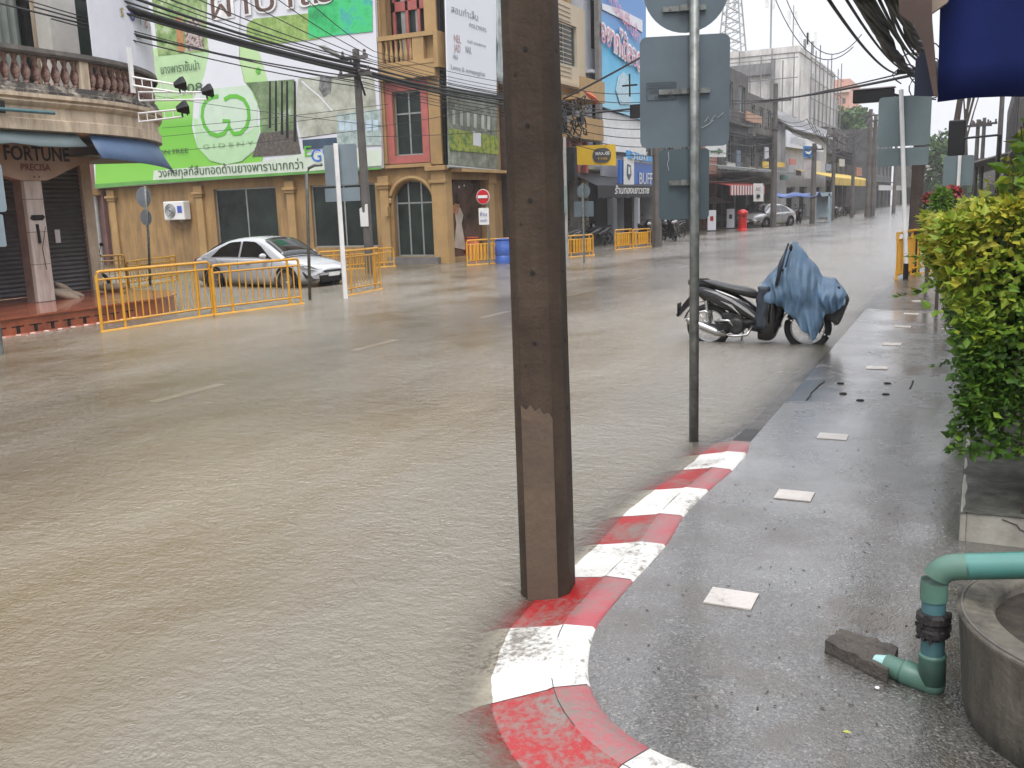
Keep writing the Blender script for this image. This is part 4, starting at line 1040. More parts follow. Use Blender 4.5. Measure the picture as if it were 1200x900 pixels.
# white banner and the leafy picture panel on the street side
def poster(name, label, cat, pxs, X, t, mat, group=None):
    pts = [PX(x, y, X) for x, y in pxs]; q = MB(); q.prism(pts, (-t, 0, 0)); o = q.build(name, mat); at_thing(o); tag(o, label, cat, group); return o
m_ban = M('white banner cloth', (.66, .68, .72), .5, .04, 1.2, dirt=(.5, .52, .56), damt=.4)
bn = poster('banner', 'tall white banner with pale grey lettering on the street side of the ochre building', 'banner', [(521, -60), (581, -60), (582, 113), (525, 101)], -15.5, .05, m_ban)
m_gtxt = M('pale grey print', (.28, .30, .34), .6, .1); m_rtxt = M('faded red print', (.45, .28, .30), .6)
def bx(px, py): return PX(px, py, -15.49)
DY = Vector((0, 1, 0)); UZ = Vector((0, 0, 1))
for s_, x, y, h_, w_, m_ in (('NEL', 536, 46, .34, .45, m_rtxt), ('JAD', 536, 57, .34, .42, m_rtxt), ('nail academy', 559, 51, .14, 1.3, m_gtxt), ('NAIL', 549, 59, .3, .4, m_gtxt), ('065', 534, 67, .18, .3, m_gtxt), ('Lanna & somsangthai', 549, 83, .2, 2.3, m_gtxt), ('สอนทำเล็บ', 545, 16, .3, 1.8, m_gtxt), ('ครบวงจร', 560, 32, .22, 1.2, m_gtxt)):
    text(s_, bx(x, y), DY, UZ, h_, m_, bn, width=w_)
q = MB(); rows = []
for k in range(9):
    p0 = PX(581.5+(k)*.6, -60, -15.5); p1 = PX(582+(k)*.85, 95+k*.6, -15.5); rows.append([p0.lerp(p1, t/12)+Vector((.07*math.sin(k*1.7+t*.8), 0, 0)) for t in range(13)])
q.grid(rows); o = q.build('loose_edge', M('grey green banner back', (.36, .40, .40), .5, .2, 2), bn, smooth='all', solid=.01)
m_leafpic = None
def leafpic(name, cols, scale=3.0, mid=None):
    m, nt, P = base(name); v = coord(nt, (1, 1, 1))
    nz = ntex(nt, v, scale, 6, .7); c = ramp(nt, nz, [(.3+.4*k/(len(cols)-1), c_) for k, c_ in enumerate(cols)])
    nt.links.new(c, P.inputs['Base Color']); P.inputs['Roughness'].default_value = .35; return m
vp = poster('picture_panel', 'leafy green printed panel with white flowers under the white banner', 'picture panel', [(525, 102), (582, 114), (584, 198), (527, 193)], -15.52, .06, leafpic('vine print', [(.05, .05, .045), (.12, .13, .10), (.20, .22, .17), (.33, .34, .28)], 2.2))
q = MB(); q.prism([PX(x, y, -15.51) for x, y in [(526, 150), (583.3, 160), (583.8, 181), (527, 176)]], (.012, 0, 0)); q.build('leaf_print', leafpic('bright vine print', [(.03, .05, .015), (.10, .20, .03), (.34, .34, .04), (.16, .26, .10)], 5), vp)
for x in (532, 541, 549, 557, 566, 573):
    q = MB(); q.prism([PX(x+a_, y, -15.515) for a_, y in [(-2, 128+(x-530)*.15), (1.2, 129+(x-530)*.15), (1.2, 146+(x-530)*.15), (-2, 145+(x-530)*.15)]], (.01, 0, 0)); q.build('white_window_print', M('white print', (.45, .47, .43), .5), vp)
q = MB(); q.prism([PX(x, y, -15.515) for x, y in [(554, 154), (563, 156), (563, 172), (554, 170)]], (.022, 0, 0)); q.build('notice_print', m_ban, vp)
q = MB(); a_, b_ = PX(525, 195, -15.45), PX(585, 200.5, -15.45); q.tube([a_, b_], .05, 8); q.build('bottom_rail', m_alu, vp)
# blue and yellow small hanging sign by the pole
sgn = thing('hanging_sign', 'narrow yellow and blue hanging sign beside the brown concrete pole', 'hanging sign', PX(589, 195, -14.9))
for (y0, y1, m_) in ((157, 168, M('yellow sign', (.62, .40, .03), .4, .05)), (168, 180, M('blue sign', (.02, .12, .42), .4, .05)), (180, 187, M('yellow sign', (.6, .4, .03), .4)), (187, 210, M('light blue sign', (.10, .30, .55), .4, .05))):
    q = MB(); q.prism([PY(x, y, 31.6) for x, y in [(585.5, y0), (594, y0+.5), (594, y1+.5), (585.5, y1)]], (0, .08, 0)); q.build('sign_face', m_, sgn)
q = MB(); p = PY(590, 100, 31.7); q.bb((p.x-.08, 31.55, 1.2), (p.x+.3, 31.65, p.z)); o = q.build('sign_support', m_pink, sgn)

# --- the big green billboard on the facade
YBB = 26.9
def pb_(x, y): return PY(x, y, YBB)
m_bg = M('white billboard print', (.62, .63, .68), .45, .03, 1)
bb = thing('billboard', 'huge green and white billboard with a ring logo and forest picture on the ochre facade', 'billboard', (-24, YBB+.1, 3.05))
q = MB(); q.prism([pb_(112, 221), pb_(448, 197), pb_(436, -70), pb_(90, -70)], (0, .12, 0)); q.build('panel', m_bg, bb)
m, nt, P = base('green print'); v = coord(nt, (1, 1, 1))
sx_ = nt.nodes.new('ShaderNodeSeparateXYZ'); nt.links.new(v, sx_.inputs[0])
c = ramp(nt, math_(nt, 'ADD', math_(nt, 'MULTIPLY', sx_.outputs[2], .16), math_(nt, 'MULTIPLY', ntex(nt, v, .25, 2), .3)), [(.2, (.20, .52, .06)), (.45, (.13, .44, .03)), (.60, (.30, .56, .16)), (.75, (.42, .60, .30))])
nt.links.new(c, P.inputs['Base Color']); P.inputs['Roughness'].default_value = .4; m_gprint = m
def art(name, pts, off, mat, t=.006, par=None):
    q = MB(); q.prism([pb_(x, y)+Vector((0, -off, 0)) for x, y in pts], (0, t, 0)); return q.build(name, mat, par or bb)
art('green_field', [(112, 221), (112, 150), (125, 60), (300, 50), (322, 120), (304, 205), (180, 214)], .012, m_gprint)
art('pale_green_field', [(112, 60), (185, 66), (244, 61), (244, 108), (182, 116), (112, 116)], .018, M('pale green print', (.40, .58, .32), .4, .06))
art('jungle_picture', [(178, -5), (244, -20), (245, 60), (186, 66)], .024, leafpic('jungle print', [(.05, .12, .02), (.14, .24, .06), (.28, .38, .16), (.5, .55, .42)], 2.6))
art('orchid_picture', [(206, 20), (214, 20), (217, 60), (209, 61)], .030, leafpic('orange trunk print', [(.2, .06, .02), (.42, .18, .06), (.3, .2, .1)], 8))
art('dark_leaf_picture', [(216, 25), (236, 22), (240, 58), (219, 60)], .030, leafpic('dark jungle print', [(.02, .03, .015), (.10, .05, .04), (.5, .42, .4), (.04, .10, .02)], 9))
# white bottle shape
bot = [(244, -10), (243, 40), (246, 62), (240, 90), (228, 115), (226, 150), (232, 172), (247, 188), (265, 193), (284, 189), (299, 176), (306, 155), (305, 130), (296, 108), (287, 96), (281, 70), (281, 40), (283, -10)]
art('white_bottle', bot, .036, m_bg)
art('bottle_liquid', [(227, 138), (247, 143), (300, 140), (305, 150), (301, 172), (284, 189), (265, 193), (247, 188), (232, 172)], .042, M('pale mint print', (.40, .60, .36), .4, .05))
art('bottle_inner', [(236, 112), (247, 104), (290, 100), (303, 122), (302, 148), (292, 156), (243, 158), (233, 144)], .048, M('near white mint print', (.50, .62, .50), .4, .05))
# ring logo, two loops with a bar
m_logo = M('green logo print', (.10, .42, .03), .4, .05)
def ribbon(pts, wd, off, mat, name, par=None):
    P_ = [pb_(x, y)+Vector((0, -off, 0)) for x, y in pts]; q = MB(); L_ = []; R_ = []
    for i, p in enumerate(P_):
        t = (P_[min(i+1, len(P_)-1)]-P_[max(i-1, 0)]).normalized(); n_ = Vector((-t.z, 0, t.x))*wd/2; L_.append(p+n_); R_.append(p-n_)
    q.grid([L_, R_]); q.grid([[p+Vector((0, .008, 0)) for p in L_], [p+Vector((0, .008, 0)) for p in R_]]); q.grid([L_, [p+Vector((0, .008, 0)) for p in L_]]); q.grid([R_, [p+Vector((0, .008, 0)) for p in R_]])
    return q.build(name, mat, par or bb)
lg = [(246, 119), (243, 125), (238, 134), (237, 143), (241, 152), (249, 158), (259, 158), (267, 153), (270, 145), (270, 141), (261, 141)]
lg = [(257, 113), (250, 114), (243, 118), (239, 126), (238, 137), (241, 148), (247, 156), (256, 159), (264, 156), (269, 149), (270, 142), (262, 142)]
ribbon(lg, .15, .056, m_logo, 'ring_logo')
lg2 = [(270, 150), (275, 157), (283, 156), (290, 149), (293, 138), (292, 126), (287, 117), (279, 113), (271, 113), (264, 117)]
ribbon(lg2, .15, .058, m_logo, 'ring_logo')
m_dg = M('dark green lettering', (.03, .09, .03), .5, .1)
def bt(s_, x, y, h_, w_, mat=m_dg, off=.06, ang=None, name='lettering'):
    p = pb_(x, y)+Vector((0, -off, 0)); return text(s_, p, (1, 0, 0), (0, 0, 1), h_, mat, bb, width=w_, name=name)
bt('G I D E N Y', 268, 170, .22, 2.4, M('faint green print', (.25, .4, .2), .5))
bt('วงศ์สกุลที่สืบทอดด้านยางพารามากกว่า', 268, 198.5, .42, 6.9)
bt('ยางพาราชั้นนำ', 212, 80, .42, 1.9)
bt('108', 225, 104, .45, 1.0); bt('ION FREE', 203, 178, .24, 1.6)
art('forest_picture', [(288, 97), (345, 93), (347, 146), (353, 180), (296, 184), (304, 168), (308, 150), (303, 122), (297, 108)], .02, None or leafpic('forest print', [(.035, .06, .025), (.09, .15, .06), (.17, .24, .12), (.42, .48, .40)], 1.3))
art('forest_floor_picture', [(306, 156), (348, 152), (353, 180), (296, 184)], .026, leafpic('leaf floor print', [(.03, .026, .02), (.08, .068, .055), (.15, .13, .11)], 9))
for k, x in enumerate((317, 324, 331, 337, 346)): art('tree_trunk_print', [(x-.9, 95), (x+.9, 95), (x+1.2+k*.2, 150+k*4), (x-1.4, 150+k*4)], .032, m_dark, .004)
art('rubber_picture', [(350, 92), (438, 86), (443, 148), (353, 162), (347, 130)], .022, leafpic('rubber sheet print', [(.20, .21, .17), (.36, .37, .30), (.50, .52, .47)], 1.6))
ribbon([(354, 95), (364, 104), (375, 113), (390, 130)], .05, .032, m_bg, 'white_streak_print')
art('grey_cup_print', [(376, 90), (390, 90), (388, 108), (380, 114), (374, 104)], .032, M('grey print', (.16, .16, .16), .5, .5, 6))
art('factory_picture', [(395, 134), (446, 128), (448, 170), (396, 172)], .032, leafpic('factory print', [(.12, .17, .17), (.3, .38, .36), (.5, .56, .55)], 3.5))
for k in range(6): art('factory_window_print', [(398+k*8, 141), (404+k*8, 140.5), (404+k*8, 153), (398+k*8, 153.5)], .038, M('pale blue print', (.42, .52, .60), .4), .004)
art('grass_picture', [(290, 28), (298, 22), (388, 13), (388, 38), (372, 46), (318, 52), (298, 50), (289, 42)], .02, leafpic('grass print', [(.10, .18, .03), (.22, .34, .08), (.34, .46, .16)], 4.5))
art('green_blur_picture', [(361, -60), (436, -70), (437, 37), (362, 45)], .026, leafpic('emerald blur print', [(.01, .16, .05), (.01, .36, .10), (.04, .50, .16), (.03, .30, .34), (.35, .62, .30)], .9))
art('leaf_print', [(277, 24), (281, 30), (279, 54), (274, 50), (273, 34)], .034, m_logo)
text('ผ้าป่าไม้', pb_(318, -2)+Vector((0, -.06, 0)), (1, 0, 0), (0, 0, 1), 1.3, M('white lettering', (.7, .7, .7), .5), bb, width=5.4, bold=.045)
text('ผ้าป่าไม้', pb_(318, -2)+Vector((0, -.066, 0)), (1, 0, 0), (0, 0, 1), 1.3, M('brown lettering', (.10, .05, .035), .5), bb, width=5.4)
art('logo_dot', [(301, 80), (304, 79), (306, 82), (305, 86), (302, 87), (300, 84)], .034, m_logo)
art('contact_band', [(180, 214), (304, 204), (357, 201), (448, 194), (448, 175), (356, 180), (304, 190), (181, 200)], .040, M('contact band', (.55, .62, .52), .4, .05))
art('green_edge', [(112, 221), (182, 215), (448, 198.4), (448, 196), (182, 211), (112, 216)], .05, M('deep green edge', (.10, .30, .06), .4, .1))
bt('E', 362, 178, .5, .32, m_logo, name='logo_letter'); bt('G', 372, 183, .6, .42, M('blue print', (.02, .12, .55), .4), name='logo_letter'); bt('C', 384, 178, .5, .36, M('blue print', (.02, .12, .55), .4), name='logo_letter')
art('picture_caption_band', [(355, 164), (395, 161), (396, 172), (356, 175)], .036, M('navy print', (.03, .06, .1), .4))

# air conditioner on the wall
ac = thing('air_conditioner', 'white air conditioner unit with a round fan mounted on the ochre wall', 'air conditioner', (-27.6, YB-.3, 1.65))
q = MB(); q.bb((-28.12, YB-.42, 1.68), (-27.08, YB-.08, 2.38)); q.build('case', m_white, ac, bevel=.03)
q = MB(); q.lathe((-27.78, YB-.43, 2.03), [(.27, .01), (.27, -.005), (.05, -.02)], 24, 'Y'); q.build('fan_grille', M('grey grille', (.10, .11, .12), .5), ac)
q = MB()
for k in range(5): q.tube([(-27.78+r_*math.cos(a_), YB-.452, 2.03+r_*math.sin(a_)) for r_ in [.06+.05*k] for a_ in [2*math.pi*i/20 for i in range(20)]], .007, 4, closed=True)
q.build('fan_ring', m_white, ac)
q = MB(); q.bb((-27.4, YB-.435, 1.95), (-27.18, YB-.425, 2.2)); q.build('blue_label', M('blue sticker', (.03, .08, .4), .4), ac)
q = MB()
for x in (-27.9, -27.3): q = MB(); q.bb((x, YB-.44, 1.62), (x+.04, YB-.002, 1.66)); q.tube([(x+.02, YB-.4, 1.62), (x+.02, YB-.01, 1.35)], .014, 5); q.build('bracket', m_alu, ac)

# pink neighbour house at the far left of the ochre building
nb = thing('row_house', 'dusky pink row house with a pale door between the shophouse and the ochre building', 'house', (-36, 30, -.2))
q = MB(); wall_holes(q, -38.5, -31.65, -.2, 8, [(-33.25, -32.35, 0, 2.2), (-37.5, -36.4, .9, 2.1)], lambda u, z, d: Vector((u, YB-.15+d, z)), .3); q.build('wall', M('dusky pink render', (.17, .085, .08), .7, .2, 2, dirt=(.08, .05, .05)), nb)
q = MB(); q.bb((-33.25, YB+.0, 0), (-32.35, YB+.05, 2.2)); q.build('door', M('pale grey green door', (.30, .33, .31), .5, .15, 2), nb)
q = MB(); q.bb((-37.5, YB+.02, .9), (-36.4, YB+.05, 2.1)); q.build('window', m_win, nb)
q = MB(); q.bb((-38.5, YB-.6, 2.75), (-31.7, YB-.16, 2.95)); q.build('eave', m_yel2, nb)
q = MB(); q.tube([(-31.9, YB-.3, -.2), (-31.9, YB-.3, 2.74)], .07, 8); q.build('downpipe', m_alu, nb)

# ------------------------------------------------------------------ curved corner shophouse
fb = thing('corner_shophouse', 'old shophouse on the left corner with a curved balustrade balcony and grey roller shutters', 'shophouse', (-20, 10, 0))
XS = -17.2
m_cream = M('stained cream render', (.60, .49, .36), .75, .15, 1.6, dirt=(.16, .11, .075), dscale=1.6, damt=.7, bump=.4, streak=True)
m_creamd = M('mouldy cornice', (.46, .40, .32), .8, .3, 3, dirt=(.025, .022, .02), dscale=3.2, damt=.95, bump=.8, dth=.46)
m_balu = M('terracotta baluster', (.15, .05, .035), .8, .35, 5, dirt=(.42, .36, .30), damt=.7, dscale=5, dth=.56)
m_shut = M('dark grey roller shutter', (.085, .082, .085), .5, .15, 3, dirt=(.05, .045, .045), metal=.3)
m_brick = M('wet terracotta tile', (.33, .095, .045), .3, .3, 3, dirt=(.14, .045, .03), coat=.4)
PZ = .30
q = MB(); wall_holes(q, 2, 14.45, PZ, 3.4, [(9.2, 12.75, PZ, 3.1), (13.0, 14.2, PZ, 3.1)], lambda u, z, d: Vector((XS-d, u, z)), .3)
q.bb((-26, 14.15, PZ), (XS-.301, 14.45, 3.4)); q.build('wall', m_cream, fb)
def shutter(y0, y1, name='roller_shutter'):
    q = MB(); z = PZ+.01; k = 0; rows = []
    while z < 3.1:
        rows.append([Vector((XS-.1, y0, z)), Vector((XS-.1, y1, z))]); rows.append([Vector((XS-.07, y0, z+.045)), Vector((XS-.07, y1, z+.045))]); z += .09
    q.grid(rows); return q.build(name, m_shut, fb, solid=.01)
s1 = shutter(9.2, 12.75); s2 = shutter(13.0, 14.2)
q = MB(); q.bb((XS-.065, 13.45, 1.35), (XS-.055, 13.57, 1.62)); q.build('paper_notice', m_white, s2)
# platform
pf = MB()
plan = [(-13.97, 2), (-13.97, 12.6)]+[(-15.6+1.63*math.cos(R(a_)), 12.6+1.75*math.sin(R(a_))) for a_ in range(9, 91, 9)]+[(-24, 14.5), (-24, 2)]
pf.prism([(x, y, -.2) for x, y in plan], (0, 0, PZ-.035+.2)); pf.build('platform', m_brick, fb)
m, nt, P = base('terracotta tiles'); v = coord(nt, kind='World'); br = nt.nodes.new('ShaderNodeTexBrick'); br.offset = 0; br.inputs['Scale'].default_value = 4; br.inputs['Mortar Size'].default_value = .012; br.inputs['Brick Width'].default_value = 1; br.inputs['Row Height'].default_value = 1
br.inputs['Color1'].default_value = (.34, .10, .05, 1); br.inputs['Color2'].default_value = (.26, .075, .04, 1); br.inputs['Mortar'].default_value = (.10, .05, .035, 1); nt.links.new(v, br.inputs[0]); nt.links.new(br.outputs[0], P.inputs['Base Color']); P.inputs['Roughness'].default_value = .22; P.inputs['Coat Weight'].default_value = .5; m_tiles = m
pf = MB(); plan2 = [(-13.93, 2), (-13.93, 12.6)]+[(-15.6+1.67*math.cos(R(a_)), 12.6+1.79*math.sin(R(a_))) for a_ in range(9, 91, 9)]+[(-24, 14.54), (-24, 2)]
pf.prism([(x, y, PZ-.034) for x, y in plan2], (0, 0, .034)); pf.build('tile_top', m_tiles, fb)
# drain slots cut in the riser and the scalloped lower tile course
q = MB()
for k in range(26): q.bb((-13.972, 4.2+k*.32, .02), (-13.962, 4.26+k*.32, .14)); q.bb((-13.972, 4.12+k*.32, .125), (-13.962, 4.34+k*.32, .142))
q.build('drain_slots', m_dark, fb)
q = MB()
for k in range(40): q.lathe((-13.94, 2.2+k*.26, -.14), [(.13, 0), (.13, .13), (.11, .16)], 10)
q.build('scalloped_course', m_brick, fb)
# column with spandrels
cxx, cyy = -16.0, 12.02
q = MB(); q.bb((cxx-.15, cyy-.19, PZ), (cxx+.15, cyy+.18, 2.62)); col_ = q.build('column', M('peeling white column', (.55, .50, .45), .6, .1, 2, dirt=(.20, .13, .10), dscale=1.8, damt=.7, streak=True), fb, bevel=.015)
q = MB(); q.bb((cxx-.151, cyy-.2, PZ), (cxx+.06, cyy-.192, 2.6)); q.build('brown_side', M('brown column face', (.20, .13, .105), .7, .2, 3, dirt=(.1, .07, .06)), col_)  # thin layer that makes the column's left face browner than its front
q = MB()
for z in (1.0, 1.6, 2.2): q.bb((cxx-.153, cyy-.193, z), (cxx+.153, cyy+.183, z+.012))
q.build('joint', m_base, col_)
q = MB(); q.prism([(cxx+.154, cyy+y_, z_) for y_, z_ in ((-.12, 1.92), (.12, 1.92), (.16, 1.88), (.1, 1.82), (-.1, 1.82), (-.16, 1.86))], (.008, 0, 0)); q.tube([(cxx+.16, cyy-.03, 1.75), (cxx+.165, cyy-.02, 1.4)], .03, 6); q.tube([(cxx+.16, cyy+.14, 1.7), (cxx+.162, cyy+.02, 1.3), (cxx+.162, cyy+.05, .9)], .006, 4); q.build('graffiti', m_dark, col_)
# spandrel sign board (cream, with writing) spanning the top of the column
sy = lambda t: t
sp_pts = [(-2.3, 3.22), (2.0, 3.22), (2.0, 3.02), (1.5, 2.98), (1.1, 2.88), (.7, 2.72), (.42, 2.6), (.27, 2.55), (-.29, 2.55), (-.5, 2.6), (-.9, 2.72), (-1.3, 2.9), (-1.7, 3.0), (-2.3, 3.05)]
q = MB(); q.prism([(cxx+.20, cyy+u, z) for u, z in sp_pts], (-.25, 0, 0)); spn = q.build('spandrel', M('tan spandrel', (.40, .29, .21), .7, .12, 2, dirt=(.2, .13, .1)), fb)
text('FORTUNE', Vector((cxx+.205, cyy+.12, 3.02)), DY, UZ, .36, m_dark, spn, width=1.36, bold=.02)
text('PRECISA', Vector((cxx+.205, cyy+.05, 2.78)), DY, UZ, .17, M('dark red lettering', (.12, .015, .012), .6), spn, width=.62, bold=.02)
text('. .', Vector((cxx+.205, cyy+.05, 2.66)), DY, UZ, .2, m_dark, spn, width=.14, bold=.02)
# balcony slab along a curved plan
def plan_pt(s_, off=0.0):
    """s from 0 (near) along the straight, then the quarter circle"""
    L0 = 10.6; r0 = 4.3; cx0, cy0 = -15.0-4.3, 12.6
    if s_ < L0: return Vector((-15.0+off, 2+s_, 0)), Vector((1, 0, 0))
    a_ = (s_-L0)/r0
    if a_ > math.pi/2:
        e_ = (a_-math.pi/2)*r0; return Vector((cx0-e_, cy0+r0+off, 0)), Vector((0, 1, 0))
    n_ = Vector((math.cos(a_), math.sin(a_), 0)); return Vector((cx0, cy0, 0))+n_*(r0+off), n_
SS = [0, 4, 7]+[8+.25*k for k in range(38)]+[20]
def sweep(profile, mat, name, par=fb, s0=0, s1=99, smooth=True):
    q = MB(); rows = []
    for s_ in SS:
        if s_ < s0 or s_ > s1: continue
        rows.append([plan_pt(s_, o_)[0]+Vector((0, 0, z)) for o_, z in profile])
    q.grid(rows); q.add(rows[0], [tuple(range(len(profile)))]); q.add(rows[-1], [tuple(range(len(profile)))]); return q.build(name, mat, par, smooth=smooth)
sweep([(-2.2, 3.36), (-.10, 3.36), (0, 3.38), (.0, 3.56), (-.05, 3.58), (-.05, 3.78), (.0, 3.80), (.04, 3.86), (.0, 3.90), (.06, 3.93), (.06, 4.0), (-2.2, 4.0), (-2.2, 3.36)], m_cream, 'balcony_slab')
sweep([(-.32, 4.0), (.05, 4.003), (.05, 4.05), (.0, 4.08), (-.02, 4.17), (-.28, 4.17), (-.32, 4.0)], m_creamd, 'balustrade_base')
sweep([(-.27, 4.66), (.02, 4.66), (.04, 4.70), (.02, 4.78), (-.27, 4.78), (-.27, 4.66)], M('mouldy rail', (.13, .11, .09), .8, .4, 3, dirt=(.03, .03, .028), damt=.9), 'handrail')
prof_c = [(.05, 0), (.06, .03), (.04, .06), (.075, .16), (.08, .22), (.05, .32), (.035, .38), (.05, .43), (.06, .46), (.06, .49)]
proto = None
sc_ = 7.2; k = 0
while sc_ < 15.9:
    if abs(sc_-10.75) > .12:
        p_, n_ = plan_pt(sc_, -.13)
        if proto is None:
            q = MB(); q.lathe((0, 0, 0), prof_c, 8); proto = q.build('baluster', m_balu, None, smooth=True); proto.parent = fb; o = proto
        else: o = proto.copy(); COL.objects.link(o)
        o.location = Vector((p_.x, p_.y, 4.17))-fb.location
    sc_ += .20
for s_ in (10.75, 16.0):
    p_, n_ = plan_pt(s_, -.12); q = MB(); q.box((p_.x, p_.y, 4.42), (.2, .2, .5), math.atan2(n_.y, n_.x)); q.build('balustrade_pier', m_cream, fb)
q = MB(); q.bb((-15.06+.08, 10.75, 3.62), (-15.06+.12, 10.98, 3.82)); q.build('wall_opening', m_dark, fb)
q = MB(); q.tube([(-14.95, 10.85, 3.68), (-14.9, 11.9, 3.68)], .032, 10); q.build('overflow_pipe', m_pipe3, fb)
# upper storey
q = MB(); wall_holes(q, 2, 15.9, 4.0, 8, [(6, 13.3, 4.3, 7.4), (14.2, 15.3, 4.3, 7.4)], lambda u, z, d: Vector((-17.0-d, u, z)), .3); q.build('upper_wall', m_cream, fb)
q = MB(); q.bb((-16.9, 13.32, 4.0), (-16.5, 13.95, 8)); q.build('upper_column', M('white mosaic column', (.5, .49, .46), .5, .1, 3, dirt=(.3, .28, .25)), fb)
q = MB(); q.bb((-17.2, 6, 4.3), (-17.15, 13.3, 7.4)); q.bb((-17.2, 14.2, 4.3), (-17.15, 15.3, 7.4)); q.build('upper_window', m_win, fb)
q = MB(); rows = []
for k in range(30): rows.append([Vector((-17.08+.03*math.sin(k*1.9), 11.5+k*.055, z)) for z in (4.3, 7.4)])
q.grid(rows); q.build('curtain', M('grey green curtain', (.16, .18, .165), .9, .15), fb)
q = MB(); q.bb((-17.1, 12.3, 4.3), (-17.0, 12.4, 7.4)); q.bb((-17.1, 13.15, 4.3), (-17.0, 13.3, 7.4)); q.build('window_frame', m_black, fb)
# curved white sign behind and above the rail
q = MB(); rows = []
for i in range(14):
    s_ = 11.0+i*.345; p_, n_ = plan_pt(s_, -.02); rows.append([Vector((p_.x, p_.y, z)) for z in (4.66, 6.4)])
q.grid(rows); o = q.build('shop_sign', M('white sign sheet', (.62, .63, .68), .4, .04), None, solid=.04); at_thing(o); tag(o, 'white curved shop sign with coloured logos fixed above the old balcony rail', 'sign'); wsign = o
for k, (colr, s_, z_, ch) in enumerate([((.35, .25, .05), 11.95, 5.72, 'S'), ((.04, .06, .35), 12.35, 5.72, 'O'), ((.1, .3, .3), 12.75, 5.72, 'T'), ((.5, .03, .04), 13.15, 5.72, 'O'), ((.35, .3, .35), 13.55, 5.72, 'P'), ((.5, .2, .1), 13.95, 5.72, 'I')]):
    p_, n_ = plan_pt(s_, .012); text(ch, Vector((p_.x, p_.y, z_)), Vector((-n_.y, n_.x, 0)), UZ, .24, M('sign ink %d' % k, colr, .5), wsign, bold=.02)
# awnings under the balcony
m_awn1 = M('weathered grey green awning', (.13, .17, .175), .5, .2, 2, dirt=(.07, .09, .09), dscale=2); m_awn2 = M('faded blue awning', (.07, .13, .24), .5, .25, 2, dirt=(.03, .05, .09), dscale=2)
def strip(ps, qs, mat, name, label, cat='awning', t=.02, group=None):
    q = MB(); rows = [ps, [a_.lerp(b_, .5)+Vector((0, 0, -.03)) for a_, b_ in zip(ps, qs)], qs]; q.grid(rows); o = q.build(name, mat, None, smooth='all', solid=t); at_thing(o); tag(o, label, cat, group); return o
ss_ = [5+.5*k for k in range(16)]
ps = [plan_pt(s_, -.15)[0]+Vector((0, 0, 3.40)) for s_ in ss_]; qs = [plan_pt(s_, .12)[0]+Vector((0, 0, 3.10+.03*math.sin(s_*5))) for s_ in ss_]
k_ = [i for i, s_ in enumerate(ss_) if s_ <= 10.9]; a1 = strip([ps[i] for i in k_], [qs[i] for i in k_], m_awn1, 'awning', 'weathered grey green cloth awning under the old balcony above the column')
ss2 = [10.75+.3*k for k in range(13)]
ps = [plan_pt(s_, -.12)[0]+Vector((0, 0, 3.40)) for s_ in ss2]; qs = [plan_pt(s_, .18)[0]+Vector((0, 0, 2.92-.014*i)) for i, s_ in enumerate(ss2)]
strip(ps, qs, m_awn2, 'awning', 'faded blue cloth awning round the curved corner under the old balcony')
q = MB(); q.prism([plan_pt(s_, -.15)[0]+Vector((0, 0, 3.0)) for s_ in ss2]+[Vector((-18.5, 14.4, 3.0)), Vector((-18.5, 12.5, 3.0))], (0, 0, .02)); q.build('shade_soffit', m_black, fb)  # black sheet painting in the shade under the blue awning
# sand bags
m_sack = M('pale sand sack', (.34, .27, .20), .9, .2, 6, dirt=(.15, .11, .08), bump=.6, bscale=40)
for k, (x, y, rz, lab) in enumerate([(-16.0, 12.45, .9, 'sandbag lying lowest beside the white column'), (-16.15, 12.68, 1.2, 'sandbag lying behind the lowest one beside the column'), (-16.35, 12.75, 2.0, 'sandbag leaning against the shutter on top of the others'), (-16.4, 14.0, .6, 'sandbag at the far end of the shutter by the barrier')]):
    q = MB(); q.ell((0, 0, .085), (.33, .14, .085), 14, 8); o = q.build('sandbag', m_sack, None, smooth='all'); o.location = (x, y, PZ+(.08 if k == 2 else 0)); o.rotation_euler = (R(25) if k == 2 else 0, R([20, 15, 25, 0][k]), rz); tag(o, lab, 'sandbag', 'sandbags stacked at the shophouse column')
# white bracket arms with black floodlights
for k, (x0, y0, x1, y1, lab) in enumerate([(155, 90, 210, 98, 'black floodlight on the upper white bracket arm of the balcony'), (162, 108, 242, 106, 'black floodlight on the longest white bracket arm of the balcony'), (162, 133, 213, 126, 'black floodlight on the lowest white bracket arm of the balcony')]):
    a_ = PX(x0, y0, -14.95); b_ = PX(x1, y1+2, -14.2+.1*k); t = thing('floodlight', lab, 'floodlight', b_, group='floodlights on white brackets')
    q = MB(); q.tube([a_, b_], .02, 6); q.tube([a_-UZ*.16, b_-UZ*.14], .02, 6)
    for j in range(6): c_ = a_.lerp(b_, j/5); q.tube([c_, c_-UZ*.15], .012, 5)
    if k == 0: q.bb(a_-Vector((.03, .05, .3)), a_+Vector((.0, .05, .55)))
    q.build('bracket_arm', m_white, t)
    h0 = b_+Vector((0, 0, .02)); vd = Vector((.25, .35, .1)).normalized()
    q = MB(); q.tube([h0-vd*.1, h0+vd*.06, h0+vd*.12], [.05, .13, .13], 4); q.build('lamp_head', m_black, t)
    q = MB(); q.tube([h0, h0-UZ*.17], .02, 5); q.tube([h0+vd*.1, h0+vd*.1-UZ*.16], .014, 5); q.build('lamp_foot', m_black, t)
